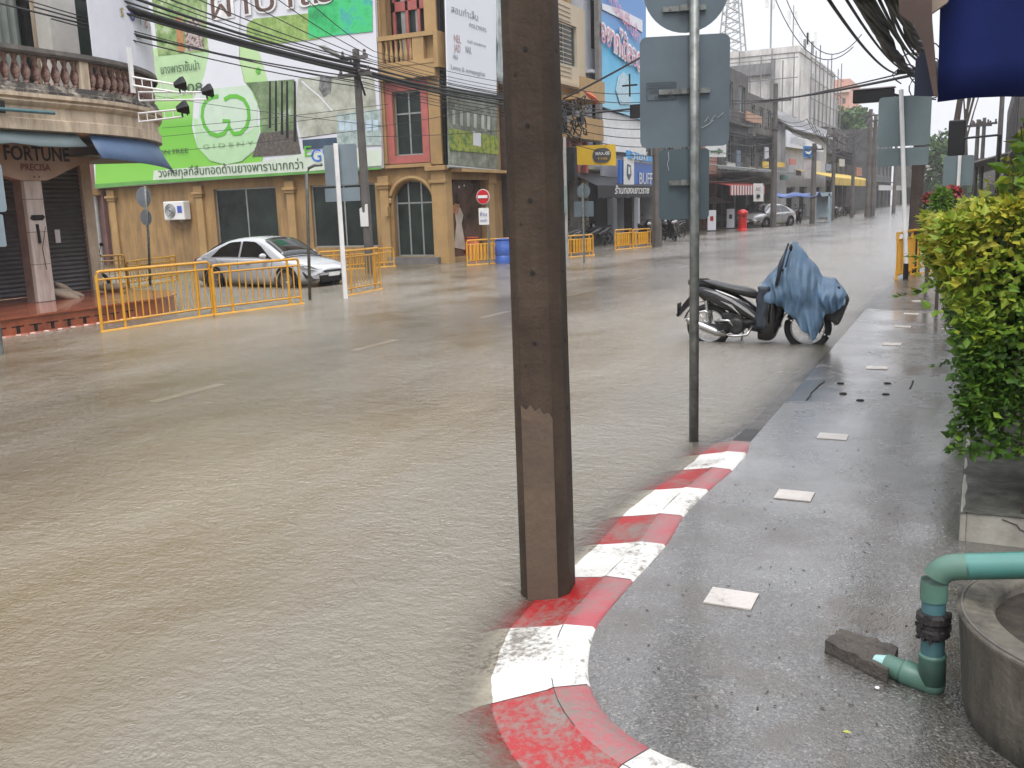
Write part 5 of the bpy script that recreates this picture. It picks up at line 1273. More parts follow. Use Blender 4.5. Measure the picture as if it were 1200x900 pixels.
# ================================================================== the street beyond the corner building
m_gwall = M('grey render', (.22, .22, .225), .8, .18, 1.2, dirt=(.09, .088, .085), dscale=1, streak=True, damt=.6)
m_dwall = M('sooty render', (.10, .092, .088), .85, .3, 1.4, dirt=(.035, .032, .03), damt=.7)
m_cwall = M('cream siding', (.50, .42, .30), .7, .12, 1.2, dirt=(.3, .24, .17))
m_wwall = M('weathered white concrete', (.66, .64, .61), .85, .15, .35, dirt=(.11, .10, .095), dscale=.30, streak=True, damt=.75)
m_brn = M('brown shopfront', (.075, .05, .04), .6, .4, 1.2)
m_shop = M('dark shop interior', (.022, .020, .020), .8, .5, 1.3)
def house(name, label, Y0, Y1, X, h, wm, floors=3, bays=2, depth=9, shop=True, wz=None, winm=None, cat='shophouse', side_win=False, base_h=3.3):
    t = thing(name, label, cat, (X-depth/2, (Y0+Y1)/2, -.2)); holes = []; wl = []
    fh = (h-base_h)/max(1, floors-1)
    bw = (Y1-Y0)/bays
    for b_ in range(bays):
        ya, yb2 = Y0+b_*bw+.25, Y0+(b_+1)*bw-.25
        if shop: holes.append((ya, yb2, -.1, base_h-.5))
        for f_ in range(1, floors):
            z0 = base_h+(f_-1)*fh+fh*.25; z1 = z0+fh*.5; m_ = bw*.16; wl.append((ya+m_, yb2-m_, z0, z1))
    q = MB(); wall_holes(q, Y0, Y1, -.2, h, holes+wl, lambda u, z, d: Vector((X-d, u, z)), .3)
    q.bb((X-depth, Y0, -.2), (X-.301, Y0+.25, h)); q.bb((X-depth, Y1-.25, -.2), (X-.301, Y1, h)); q.bb((X-depth, Y0, -.2), (X-depth+.25, Y1, h)); q.bb((X-depth+.26, Y0+.26, h-.3), (X-.31, Y1-.26, h-.1)); q.build('wall', wm, t)
    for (a_, b_, c_, d_) in wl:
        window(t, a_, b_, c_, d_, X, 2, .06, glassm=winm or m_win, axis='x')
    if shop:
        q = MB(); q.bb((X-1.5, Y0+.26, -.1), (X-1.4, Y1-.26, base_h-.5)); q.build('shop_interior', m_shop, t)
    for f_ in range(1, floors):
        q = MB(); z = base_h+(f_-1)*fh; q.bb((X+.002, Y0, z-.08), (X+.35, Y1, z+.05)); q.build('ledge', wm, t)
    return t
def awn(label, Y0, Y1, X, z0, z1, out, mat, name='awning', group=None, stripes=None, val=.35):
    t = thing(name, label, 'awning', (X+out/2, (Y0+Y1)/2, z1-val), group=group); q = MB()
    q.prism([(X, Y0, z0), (X+out, Y0, z1), (X+out, Y1, z1), (X, Y1, z0)], (0, 0, .04)); q.build('cloth', mat, t)
    q = MB(); n = max(6, int((Y1-Y0)/.35)); rows = []
    for k in range(n+1): y = Y0+(Y1-Y0)*k/n; rows.append([Vector((X+out+.02, y, z1+.03)), Vector((X+out+.02, y, z1-val+(.06 if k % 2 else 0)))])
    mats = [mat]
    q.grid(rows)
    if stripes: mats.append(stripes); q.m = [k % 2 for k in range(len(q.f))]
    q.build('valance', mats, t, solid=.015); return t
def psign(name, label, pxs, X, mat, t=.08, cat='sign', group=None):
    pts = [PX(x, y, X) for x, y in pxs]; q = MB(); q.prism(pts, (-t, 0, 0)); o = q.build(name, mat); at_thing(o); return tag(o, label, cat, group)
def ysign(name, label, pxs, Y, mat, t=.08, cat='sign', group=None):
    pts = [PY(x, y, Y) for x, y in pxs]; q = MB(); q.prism(pts, (0, t, 0)); o = q.build(name, mat); at_thing(o); return tag(o, label, cat, group)
house('brown_shophouse', 'dark brown shophouse right behind the brown concrete pole', 31.4, 34.6, -15.6, 8.2, m_brn, 2, 1)
cb = house('cream_house', 'cream house with horizontal siding and ochre balconies right of the brown pole', 34.7, 39.0, -15.6, 9.8, m_cwall, 3, 1)
q = MB()
for k in range(16): z = 6.9+k*.18; q.bb((-15.598, 34.72, z), (-15.57, 37.4, z+.03))
q.build('siding', M('darker siding board', (.42, .34, .24), .7), cb)  # thin boards a little darker than the cream wall
for (z, y0, y1) in ((4.35, 34.7, 38.4), (5.9, 36, 38.6)):
    q = MB(); q.prism([(-15.6, y0, z), (-14.6, y0, z), (-14.6, y1, z), (-15.6, y1, z)], (0, 0, .18)); q.bb((-14.68, y0, z+.18), (-14.6, y1, z+.85)); q.build('balcony', m_yel2, cb)
q = MB()
for y in (34.8, 35.6, 36.5, 37.4): q = MB(); q.bb((-15.2, y, 3.05), (-15.0, y+.22, 4.3)); q.build('pink_column', m_pink, cb)
q = MB(); q.tube([(-14.7, 36.3, 6.2), (-14.6, 37.3, 6.0), (-14.6, 37.6, 5.9)], .12, 6); q.build('red_cloth', M('orange red cloth', (.5, .10, .04), .7), cb)
gt = house('grey_tower_house', 'tall pale grey building carrying the blue billboard', 39.1, 46.3, -15.7, 15.5, M('pale blue grey wall', (.40, .42, .46), .7, .06, 1, dirt=(.28, .3, .33)), 4, 2, 8)
# blue billboard
bbd = thing('blue_billboard', 'tall blue billboard with pink and white Thai lettering on the pale grey building', 'billboard', (-15.2, 42.8, 5))
def q_art(name, pxs, X, mat, par, t=.03): 
    q = MB(); q.prism([PX(x, y, X) for x, y in pxs], (-t, 0, 0)); return q.build(name, mat, par)
m, nt, P = base('blue print'); v = coord(nt); s_ = nt.nodes.new('ShaderNodeSeparateXYZ'); nt.links.new(v, s_.inputs[0])
c = ramp(nt, math_(nt, 'ADD', math_(nt, 'MULTIPLY', s_.outputs[2], .1), math_(nt, 'MULTIPLY', ntex(nt, v, .8, 3), .25)), [(.05, (.35, .55, .66)), (.25, (.22, .50, .64)), (.42, (.04, .36, .60)), (.6, (.07, .22, .50)), (.95, (.06, .20, .50))]); nt.links.new(c, P.inputs['Base Color']); P.inputs['Roughness'].default_value = .4
q_art('panel', [(704, -45), (757, -20), (757, 142), (706, 125)], -15.2, m, bbd, .1)
q_art('edge_post', [(700.5, -50), (704.2, -50), (706.4, 185), (703.5, 185)], -15.15, m_base, bbd, .2)
q_art('white_script_band', [(706, 4), (726, 10), (753, 24), (753, 38), (728, 22), (706, 11)], -15.15, m_bg, bbd, .02)
q_art('picture_figures', [(725, 90), (731, 84), (737, 92), (739, 122), (727, 122), (722, 106)], -15.15, leafpic('figure print', [(.12, .3, .45), (.4, .55, .6), (.1, .2, .3)], 4), bbd, .02)
def on(px, py, X): return PX(px, py, X)
text('อยากได้ลอด', on(729.5, 56, -15.1), DY-UZ*.13, UZ, 1.35, M('white lettering', (.7, .7, .7), .5), bbd, width=5.3, bold=.07)
text('อยากได้ลอด', on(729.5, 56, -15.08), DY-UZ*.13, UZ, 1.35, M('pink lettering', (.62, .25, .36), .5), bbd, width=5.3)
text('มหกรรมสินค้า', on(729, 16, -15.1), DY-UZ*.33, UZ, 1.0, M('pink lettering', (.62, .25, .36), .5), bbd, width=5.3)
# pale strip of shopfronts under the billboard
psign('white_fascia', 'white fascia wall below the blue billboard behind the wires', [(704, 128), (757, 143), (757, 181), (706, 176)], -15.35, m_white, .1, 'fascia')
ys = ysign('yellow_sign', 'yellow sign with a dark oval holding white lettering over the far shops', [(675, 171), (720, 169), (721, 194), (675, 193)], 34.3, M('yellow sign', (.62, .40, .03), .4, .05), .12)
y_ = 34.26
q = MB(); cc = PY(705, 182, y_); q.prism([cc+Vector((.37*math.copysign(abs(math.cos(a_))**.6, math.cos(a_)), 0, .27*math.sin(a_))) for a_ in [2*math.pi*k/30 for k in range(30)]], (0, .02, 0)); q.build('dark_oval', M('dark grey print', (.07, .07, .08), .4), ys)
text('MAXXIS', PY(706, 180, y_-.03), (1, 0, 0), UZ, .17, m_white, ys, width=.56, bold=.02); text('TYRE', PY(706, 186, y_-.03), (1, 0, 0), UZ, .11, M('yellow sign', (.6, .4, .03)), ys, width=.4)
dk = house('grey_arcade', 'low dark arcade shop with a curved canopy and slanted white lettering', 46.4, 50, -15.9, 6.5, m_gwall, 2, 1)
t = awn('dark curved canopy edge with slanted white lettering above the shop arcade', 36, 43.3, -15.2, 3.0, 2.45, 1.2, m_black, val=.5)
text('ร้านทองเยาวราช', Vector((-13.96, 40.2, 2.28)), DY, UZ, .42, m_white, t, width=4.6, bold=.02, shear=.2)
q = MB(); q.bb((-15.3, 36.2, -.1), (-14.9, 36.5, 3.0)); q.build('arcade_pier', m_dwall, t)
q = MB(); q.bb((-15.3, 42.8, -.1), (-14.9, 43.1, 3.0)); q.build('arcade_pier', m_dwall, t)
psign('shutter_box', 'pale grey fascia box between the yellow sign and the blue sign', [(706, 184), (727, 187), (727, 209), (706, 206)], -14.9, M('pale grey panel', (.30, .30, .33), .5, .05), .1, 'fascia')
bs = psign('blue_sign', 'bright blue shop sign with white letters beside the grey sign post', [(727, 187), (767, 193), (767, 223), (727, 222)], -14.2, M('royal blue sign', (.02, .11, .42), .35, .06), .12)
q_art('white_panel', [(731.5, 184), (743, 186), (743, 222), (731.5, 222)], -14.13, m_white, bs, .03)
q_art('emblem', [(735.5, 192), (739.5, 194), (740, 205), (737.5, 211), (735, 205)], -14.1, M('navy print', (.03, .06, .2), .4), bs, .01)
q_art('emblem_core', [(736.6, 195), (738.6, 196), (738.6, 204), (736.6, 204)], -14.08, m_white, bs, .01)
text('BUFF', on(757, 210, -14.16), DY, UZ, .75, m_white, bs, width=1.9)
s2_ = psign('light_blue_sign', 'light blue sign strip with white Thai letters above the bright blue sign', [(736, 176), (765, 184), (765, 190), (736, 185.5)], -14.1, M('sky blue sign', (.06, .30, .60), .4, .05), .1)
text('วีโอที', on(750, 183.5, -14.05), DY, UZ, .5, m_white, s2_, width=2.2)
# mid street
house('grey_row_house', 'grey row house mostly hidden behind the central sign post', 50.1, 57, -15.9, 8.2, m_gwall, 3, 2)
pk = house('brick_row_house', 'pale brick row house just right of the central sign', 57.1, 62.5, -15.9, 7.4, M('pale brick', (.34, .17, .13), .8, .2, 3), 2, 2)
gs = psign('arrow_sign', 'small white sign with a dark green arrow right of the central sign post', [(829, 170), (851, 169), (851, 184), (829, 184)], -13.2, m_white, .1)
q_art('arrow', [(833, 176.5), (842, 176), (842, 173.5), (848, 177), (842, 181), (842, 178.5), (833, 179)], -13.15, M('dark green print', (.02, .12, .03), .4), gs, .01)
dh = house('sooty_shophouse', 'sooty dark shophouse with grilled upper floors before the tall white building', 62.6, 70, -15.6, 10.3, m_dwall, 3, 2)
psign('brown_board', 'faded orange board high on the sooty shophouse', [(875, 130), (893, 137), (893, 146), (875, 141)], -15.2, M('faded orange board', (.40, .23, .15), .7), .1, 'board')
dh2 = house('grey_brown_shophouse', 'grey brown shophouse behind the dark utility pole', 70.1, 79, -15.6, 9.2, M('grey brown render', (.13, .115, .105), .85, .3, 1.4, dirt=(.05, .045, .04)), 3, 3)
for (a_, b_, c_, d_, lab) in ((895, 189, 901, 197, 'small yellow lightbox left of the dark utility pole'), (911, 190, 920, 196, 'small orange lightbox right of the dark utility pole')):
    psign('small_lightbox', lab, [(a_, b_), (c_, b_+.5), (c_, d_), (a_, d_)], -14.4, M('yellow sign', (.6, .38, .05), .4), .1)
awn('long grey metal canopy over the dark shops', 52, 76, -15.4, 3.9, 3.55, 2.2, M('grey sheet canopy', (.17, .18, .18), .5, .2, 2), val=.15)
awn('red and white checked awning of the far street shop', 54, 63.5, -14.2, 2.75, 2.5, 1.2, M('red awning cloth', (.35, .05, .04), .6), val=.55, stripes=m_white)
pm = thing('parasol', 'white topped parasol left of the red post', 'parasol', G(836, 268), ); p = G(836, 268)
q = MB(); q.lathe((p.x, p.y, 1.55), [(1.15, 0), (1.1, .03), (.05, .42), (.0, .45)], 8); q.build('canopy', M('white parasol cloth', (.55, .52, .48), .6), pm); q = MB(); q.tube([p, p+UZ*1.6], .03, 6); q.build('pole', m_alu, pm)
for k, (x, y, lab) in enumerate([(834, 271, 'white standing banner nearer to the central sign post'), (856, 268, 'white standing banner beside the red post')]):
    p = G(x, y); t = thing('standing_banner', lab, 'banner', p, group='white standing banners on the far pavement'); q = MB(); q.box(p+UZ*.62, (.46, .05, 1.12), R(20)); q.build('sheet', m_bg, t)
    q = MB(); q.box(p+UZ*.72+Vector((.01, -.04, 0)), (.18, .02, .26), R(20)); q.build('print', m_redlens if k == 0 else m_ink, t); q = MB(); q.box(p+UZ*.03, (.5, .4, .06), R(20)); q.build('foot', m_black, t)
p = G(870, 270); t = thing('red_post_box', 'bright red round post box on the far pavement left of the silver car', 'post box', p)
q = MB(); q.lathe(p-UZ*.1, [(.30, 0), (.30, .15), (.25, .2), (.25, 1.0), (.3, 1.02), (.3, 1.1), (.24, 1.2), (.08, 1.27)], 16); q.build('body', M('bright red paint', (.5, .015, .015), .3), t, smooth=True); q = MB(); q.box(p+Vector((.1, -.24, .8)), (.2, .04, .06), R(20)); q.build('slot', m_dark, t)
q = MB(); c_ = G(845, 266); q.bb(c_+Vector((-1.6, -.05, .35)), c_+Vector((1.3, .05, .75))); o = q.build('low_wall', m_base); at_thing(o); tag(o, 'low grey wall between the two white standing banners', 'low wall')
wb2 = ysign('shop_lightbox', 'white rectangular lightbox hanging between the checked awning and the dark pole', [(883, 215), (894, 215), (894, 236), (883, 236)], 57.5, m_white, .15)
text('ABC', PY(888.5, 222, 57.4), (1, 0, 0), UZ, .3, m_ink, wb2, width=.3); q = MB(); q.lathe(PY(888.5, 230, 57.44), [(.12, 0), (.12, .04)], 12, 'Y'); q.build('black_dot', m_ink, wb2)
# white building with metal roof
mr = thing('gabled_hall', 'white hall with a grey sloping metal roof and a white name board', 'hall', (-18, 88, 0))
q = MB(); wall_holes(q, 79.2, 101, -.2, 8.2, [(80, 84, -.1, 2.6), (86, 90, -.1, 2.6), (92, 99, -.1, 2.6), (90, 93, 4.4, 6)], lambda u, z, d: Vector((-14.6-d, u, z)), .3); q.bb((-24, 79.2, -.2), (-14.92, 79.5, 8.2)); q.build('wall', M('dull white wall', (.40, .40, .41), .7, .1, 1, dirt=(.2, .2, .2), streak=True), mr)
q = MB(); q.prism([(-13.9, 78.6, 7.0), (-13.9, 101.5, 7.2), (-19, 101.5, 10.2), (-19, 78.6, 10.2)], (0, 0, .12)); q.build('roof', M('grey metal roof', (.2, .2, .22), .5, .15, 1), mr)
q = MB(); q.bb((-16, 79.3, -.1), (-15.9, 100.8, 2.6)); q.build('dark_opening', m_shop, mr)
nbd = psign('name_board', 'white name board with faint letters under the sloping metal roof', [(922, 152), (965, 172), (965, 178), (922, 172)], -14.1, m_bg, .1, 'name board'); text('มหาวิทยาลัย', on(936, 166, -14.0), DY, UZ, .9, m_gtxt, nbd, width=7)
bsq = ysign('square_blue_sign', 'small blue square sign with a white bird mark above the yellow canopy', [(941, 171), (954.5, 171.5), (954.5, 184.5), (941, 184)], 74, M('blue square sign', (.03, .17, .42), .4), .15)
q = MB(); q.prism([PY(x, y, 73.9) for x, y in [(943.5, 177), (948, 178.5), (952, 175), (949, 181), (945, 180)]], (0, .05, 0)); q.build('bird_mark', m_white, bsq)
s_ = ysign('hanging_sign', 'pale panel with pinkish print hanging below the blue square sign', [(942, 185), (955, 185), (955, 209), (942, 209)], 74.1, M('pale pink panel', (.42, .38, .38), .5, .2, 2), .12, 'panel')
yc = MB()
awn('long yellow canopy over the motorbike shop at the street end', 79.5, 112, -13.9, 3.9, 3.15, 3.0, M('yellow canopy', (.48, .33, .04), .6, .2, 1), val=.6)
house('end_row_house', 'dark row house under the green tree at the street end', 101.6, 118, -14.6, 8.6, m_dwall, 3, 4)
# tall weathered white building
wt = thing('apartment_tower', 'tall weathered white concrete building with rain stained walls and rooftop masts', 'building', (-24, 108, 0))
q = MB(); q.bb((-33, 100, -.2), (-17.3, 124, 15.8)); q.build('wall', m_wwall, wt)
q = MB()
for k in range(9): q.bb((-17.29, 101+k*2.6, 4), (-16.5, 101.5+k*2.6, 14.2-k*.15))
q.build('fins', m_wwall, wt)
q = MB()
for k in range(14): q.tube([(-31.5+k*1.07, 98.9, 0), (-31.5+k*1.07, 98.9, 15+1.2*((k*7) % 3)/2)], .06, 4)
for k in range(8): q.tube([(-31.6, 98.9, 1.9+k*1.9), (-17.2, 98.9, 1.9+k*1.9)], .05, 4)
for k in range(9): q.tube([(-16.2, 100.5+k*2.7, 0), (-16.2, 100.5+k*2.7, 15.3+.9*(k % 3))], .06, 4)
for k in range(8): q.tube([(-16.2, 100, 1.9+k*1.9), (-16.2, 124, 1.9+k*1.9)], .05, 4)
q.build('scaffold', m_gwall, wt)
q = MB(); q.bb((-32, 99.6, 13.9), (-20, 99.98, 15.0)); q.bb((-20, 99.7, 10), (-19.6, 99.99, 15.4)); q.bb((-28, 99.7, 6), (-27.7, 99.99, 14)); q.build('ledge', m_gwall, wt)
q = MB(); q.bb((-33.1, 99.9, 15.82), (-17.2, 100.2, 16.4)); q.bb((-17.6, 100.3, 15.82), (-17.2, 124, 16.3)); q.build('parapet', m_wwall, wt)
for k in range(10):
    y = 102+k*2.6
    q = MB(); q.bb((-17.295, y, 7), (-17.25, y+1.1, 13)); q.build('window_strip', m_dwall, wt)
def mast(label, x, y, z0, h, w_, px_=None):
    t = thing('telecom_mast', label, 'telecom mast', (x, y, z0), group='telecom masts on the white building'); q = MB()
    if w_ > .5:
        for sx in (-1, 1):
            for sy_ in (-1, 1): q.tube([(x+sx*w_, y+sy_*w_, z0), (x+sx*w_*.4, y+sy_*w_*.4, z0+h)], .09, 5)
        for k in range(9):
            f0, f1 = 1-.6*k/9, 1-.6*(k+1)/9; za, zb = z0+h*k/9, z0+h*(k+1)/9
            for sy_ in (-1, 1): q.tube([(x-w_*f0, y+sy_*w_*f0, za), (x+w_*f1, y+sy_*w_*f1, zb)], .045, 4); q.tube([(x+w_*f0, y+sy_*w_*f0, za), (x-w_*f1, y+sy_*w_*f1, zb)], .045, 4)
            q.tube([(x-w_*f1, y-w_*f1, zb), (x+w_*f1, y-w_*f1, zb)], .045, 4)
    else: q.tube([(x, y, z0), (x, y, z0+h)], w_, 6)
    q.build('frame', m_alu, t); q = MB(); q.bb((x-.5, y-.6, z0+h*.62), (x-.2, y-.4, z0+h*.62+1.3)); q.bb((x+.2, y-.6, z0+h*.6), (x+.45, y-.4, z0+h*.6+1.3)); q.build('antenna', m_white, t)
for (px_, yy, h_, w_, lab) in ((858, 104, 9, 1.3, 'tall lattice mast beside the round sign'), (903, 103, 8, .10, 'tall thin white mast on the white building'), (929, 103, 5, .06, 'thin whip mast right of the tall white one'), (943, 103, 1.6, .16, 'short twin antenna on the right corner of the roof'), (952, 103, 1.3, .16, 'short antenna at the far right end of the roof')):
    p = PY(px_, 60, yy); mast(lab, p.x, yy, 15.8, h_, w_)
# pink building far away
pkb = thing('pink_building', 'salmon pink office building with a grid of small windows in the distance', 'building', (-26, 215, 0)); p0 = PY(961, 100, 205); p1 = PY(996, 92, 205)
q = MB(); q.bb((p0.x-8, 205, -.2), (p1.x, 222, p1.z)); q.build('wall', M('salmon pink render', (.52, .26, .18), .7, .08, .3), pkb)
q = MB(); q.bb((p1.x+.01, 206, -.2), (p1.x+4.2, 222, 16.5)); q.build('side_wing', M('pinkish white wall', (.5, .43, .40), .7), pkb)
zt = p1.z
q = MB(); q.bb((p0.x-8, 204.4, zt-2.6), (p1.x+.1, 204.98, zt-2.1)); q.build('ledge', M('cream ledge', (.5, .42, .34), .7), pkb)
pr0 = None
for r_ in range(5):
    for c_ in range(6):
        x = p1.x-1.0-c_*1.25; z = zt-4.2-r_*2.7
        if pr0 is None: q = MB(); q.box((0, 0, 0), (.62, .1, 1.1)); pr0 = q.build('window', m_dwall, None); pr0.parent = pkb; o = pr0
        else: o = pr0.copy(); COL.objects.link(o)
        o.location = Vector((x, 204.97, z))-pkb.location
# mass closing the street
house('dark_corner_block', 'long dark grey block closing the far end of the street', 119, 150, -12.5, 9.2, M('dark slate wall', (.085, .085, .09), .8, .3, .8, dirt=(.04, .04, .042)), 3, 6, 12)
cbk = thing('dark_shop_row', 'low dark shop row across the far end of the street behind the white post', 'shop row', (-6, 165, 0))
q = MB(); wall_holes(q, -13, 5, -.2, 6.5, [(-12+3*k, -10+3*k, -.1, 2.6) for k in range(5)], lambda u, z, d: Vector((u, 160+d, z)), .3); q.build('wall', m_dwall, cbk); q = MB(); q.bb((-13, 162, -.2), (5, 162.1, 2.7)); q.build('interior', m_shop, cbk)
q = MB(); q.prism([(-9.5, 158, 3.6), (-2, 158, 3.6), (-2, 160, 4.6), (-9.5, 160, 4.6)], (0, 0, .3)); q.build('white_awning', m_white, cbk)
# right hand side row behind the hedge
house_r = []
for (Y0, Y1, h, wm, lab) in ((12.5, 22, 5.0, m_dwall, 'dark shop building on the right behind the hedge'), (24, 40, 6.0, m_gwall, 'grey shop building on the right beyond the hedge'), (44, 75, 7.0, m_dwall, 'low dark shop row on the right side of the far street')):
    t = thing('right_shop', lab, 'shop building', (9, (Y0+Y1)/2, 0)); q = MB(); X_ = {12.5: 3.0, 24: 2.2, 44: 1.0}[Y0]
    wall_holes(q, Y0, Y1, -.1, h, [(Y0+.6+k*3.2, Y0+3.2+k*3.2, 0, 2.7) for k in range(int((Y1-Y0)/3.2))]+[(Y0+.9+k*3.2, Y0+2.8+k*3.2, 3.6, h-.9) for k in range(int((Y1-Y0)/3.2))], lambda u, z, d: Vector((X_+d, u, z)), .3)
    q.bb((X_+.301, Y0, -.1), (14, Y0+.3, h)); q.bb((X_+.301, Y1-.3, -.1), (14, Y1, h)); q.build('wall', wm, t); q = MB(); q.bb((X_+.5, Y0+.31, -.1), (X_+.55, Y1-.31, h-.1)); q.build('dark_glazing', m_win, t)
    q = MB(); q.prism([(X_-.002, Y0+.1, 3.3), (X_-1.6, Y0+.1, 2.9), (X_-1.6, Y1-.1, 2.9), (X_-.002, Y1-.1, 3.3)], (0, 0, .06)); q.build('canopy', m_gwall, t); 
# parked bikes along the far kerb
sb = small_bike('dark motorbike parked nearest the brown pole behind the yellow barrier', (-15.0, 31.6, -.05), R(-60), m_bike, 'motorbikes parked along the far kerb')
cols = {}
def bike_at(px_, Y, rz, lab, X=-14.2):
    d = ray(px_, 250); x = d.x/d.y*Y; copy_tree(sb, None, (x, Y, -.05), rz, lab)
random.seed(9)
L_ = ['left of the striped shop pier', 'right of the striped shop pier', 'third from the left under the dark canopy', 'just left of the tall dark pole under the canopy', 'just right of the tall dark pole under the canopy', 'in the gap left of the central sign post', 'touching the left edge of the central sign post', 'just right of the silver car under the blue cloth', 'in front of the blue cloth right of the silver car', 'second from the right under the yellow canopy', 'left end of the row under the yellow canopy', 'middle of the row under the yellow canopy', 'right end of the row under the yellow canopy', 'left of the red and blue barrel behind the barrier']
for k, (px_, Y) in enumerate([(676, 34.5), (700, 38), (712, 39.5), (750, 41.5), (778, 43), (790, 45), (799, 46), (925, 66), (934, 68), (966, 84), (976, 80), (984, 84), (990, 88), (672, 33.5)]):
    bike_at(px_, Y, R(random.choice([-70, -50, -120, -100])), 'parked motorbike, '+L_[k])
# blue cloth covered stall by the silver car
p = G(934, 262); t = thing('market_stall', 'covered stall with a blue and grey cloth top right of the silver car', 'stall', p); q = MB(); rows = []
for i in range(9): rows.append([p+Vector((-1.4+i*.35, -1+j*.5, 1.75+.25*math.sin(j*.78)+.06*math.sin(i*1.7+j))) for j in range(5)])
q.grid(rows); q.build('cloth', M('royal blue cloth', (.06, .12, .40), .6, .5, .8, dirt=(.15, .2, .25), dscale=.5, damt=.9), t, smooth='all', solid=.03); q = MB()
for sx in (-1.3, 1.3): q = MB(); q.tube([p+Vector((sx, -.9, 0)), p+Vector((sx, -.9, 1.8))], .03, 5); q.build('post', m_alu, t)
t = thing('phone_booth', 'pale blue phone booth frame beside the second utility pole', 'phone booth', G(964, 260)); p = G(964, 260)
q = MB()
for sx in (-.45, .45):
    for sy_ in (-.4, .4): q.bb(p+Vector((sx-.05, sy_-.05, 0)), p+Vector((sx+.05, sy_+.05, 1.9)))
q.bb(p+Vector((-.5, -.45, 1.75)), p+Vector((.5, .45, 2.0))); q.bb(p+Vector((-.45, .36, .3)), p+Vector((.45, .39, 1.7))); q.build('frame', M('pale blue frame', (.28, .36, .42), .5), t)

# small signs and boards on the far shopfronts
for k, (x0, y0, x1, y1, X, colr, lab) in enumerate([
    (853, 190, 862, 199, -14.6, (.45, .43, .38), 'small cream signboard above the grey metal canopy'),
    (864, 176, 868, 199, -14.5, (.10, .12, .16), 'narrow dark blue vertical sign on the sooty shophouse'),
    (878, 196, 886, 202, -14.5, (.35, .30, .12), 'dull gold signboard right over the grey metal canopy'),
    (897, 172, 901, 186, -14.4, (.42, .42, .44), 'narrow white vertical sign left of the dark utility pole'),
    (915, 205, 923, 211, -14.0, (.10, .25, .22), 'small teal signboard beside the dark utility pole'),
    (926, 186, 933, 193, -14.0, (.40, .10, .08), 'small red signboard on the white hall'),
    (932, 198, 939, 206, -13.8, (.30, .32, .36), 'pale grey signboard low on the white hall'),
    (957, 188, 962, 204, -13.6, (.45, .42, .36), 'narrow cream vertical sign on the hall right of the pink panel'),
    (968, 192, 974, 200, -13.6, (.16, .20, .30), 'small blue grey signboard above the yellow canopy'),
    (984, 186, 990, 195, -12.2, (.38, .36, .33), 'small pale board on the dark end row'),
    (1004, 196, 1010, 206, -12.2, (.30, .12, .08), 'small rusty red board near the twin poles'),
    (1030, 217, 1058, 223, -9.0, (.50, .50, .50), 'long white awning board left of the white sign post')]):
    psign('shop_sign', lab, [(x0, y0), (x1, y0+.6), (x1, y1), (x0, y1)], X, M('sign colour %d' % k, colr, .5, .12, 3), .08, 'shop sign')
for k, (Y0, Y1, z) in enumerate([(50.5, 56.5, 5.2), (63, 69.5, 4.6), (71, 78, 4.9), (102, 117, 5.0)]):
    t = thing('window_grille', ['dark balcony grille on the grey row house', 'dark balcony grille on the sooty shophouse', 'dark balcony grille on the grey brown shophouse', 'dark balcony grille on the end row house'][k], 'balcony grille', (-15.2, (Y0+Y1)/2, z)); q = MB(); X_ = -14.1 if k == 3 else -15.2
    n = int((Y1-Y0)/.35)
    for j in range(n+1): q.bb((X_, Y0+j*.35, z), (X_+.04, Y0+j*.35+.05, z+1.5))
    for zz in (z, z+.75, z+1.46): q.bb((X_+.041, Y0, zz), (X_+.08, Y1, zz+.05))
    q.build('bars', m_black, t)
# ================================================================== barriers, cars, poles, signs, wires
m_ybar = M('yellow barrier paint', (.66, .33, .02), .35, .1, 4, dirt=(.35, .16, .02), dscale=3, damt=.4, coat=.3)
def barrier(label, a_, b_, h=.95, lift=0.0, name='crowd_barrier', br=.012):
    a_ = Vector((a_[0], a_[1], 0)); b_ = Vector((b_[0], b_[1], 0)); L = (b_-a_).length; rz = math.atan2((b_-a_).y, (b_-a_).x)
    t = thing(name, label, 'crowd barrier', (a_.x, a_.y, lift-.03), rz, 'yellow crowd barriers along the street'); r = .022
    q = MB(); q.tube([(0, 0, .06), (0, 0, h-.05), (.02, 0, h-.015), (.06, 0, h), (L-.06, 0, h), (L-.02, 0, h-.015), (L, 0, h-.05), (L, 0, .06)], .026, 8); q.build('frame', m_ybar, t, world=False, smooth=True)
    for z in (h-.13, .17): q = MB(); q.tube([(0, 0, z), (L, 0, z)], r*.85, 8); q.build('rail', m_ybar, t, world=False, smooth=True)
    q = MB(); q.tube([(-.05, -.02, .03), (L+.05, -.02, .03)], .028, 8); q.build('base_rail', m_ybar, t, world=False, smooth=True)
    for x in (L*.19, L*.86): q = MB(); q.tube([(x, 0, h), (x, 0, .03)], .024, 8); q.build('post', m_ybar, t, world=False, smooth=True)
    n = max(8, int(L/.135)); pr_ = None
    for k in range(1, n):
        x = L*k/n
        if min(abs(x-L*.19), abs(x-L*.86)) < .05: continue
        if pr_ is None: q = MB(); q.tube([(0, 0, .17), (0, 0, h-.13)], br, 6); pr_ = q.build('bar', m_ybar, t, world=False, smooth=True); o = pr_
        else: o = pr_.copy(); COL.objects.link(o)
        o.location = (x, 0, 0)
    return t
g = lambda x, y: G(x, y)
barrier('nearest yellow barrier standing in front of the terracotta steps', g(120, 389), g(250, 369), 1.0)
barrier('second yellow barrier in front of the white car', g(253, 369), g(353, 356), .93)
barrier('yellow barrier standing nearly end on right of the white sign post', g(404, 347), g(446, 339), .98)
barrier('back yellow barrier left, behind the small round signs', g(97, 342), g(150, 338), .9)
barrier('back yellow barrier ending behind the rear of the white car', g(152, 338), g(208, 328), .72)
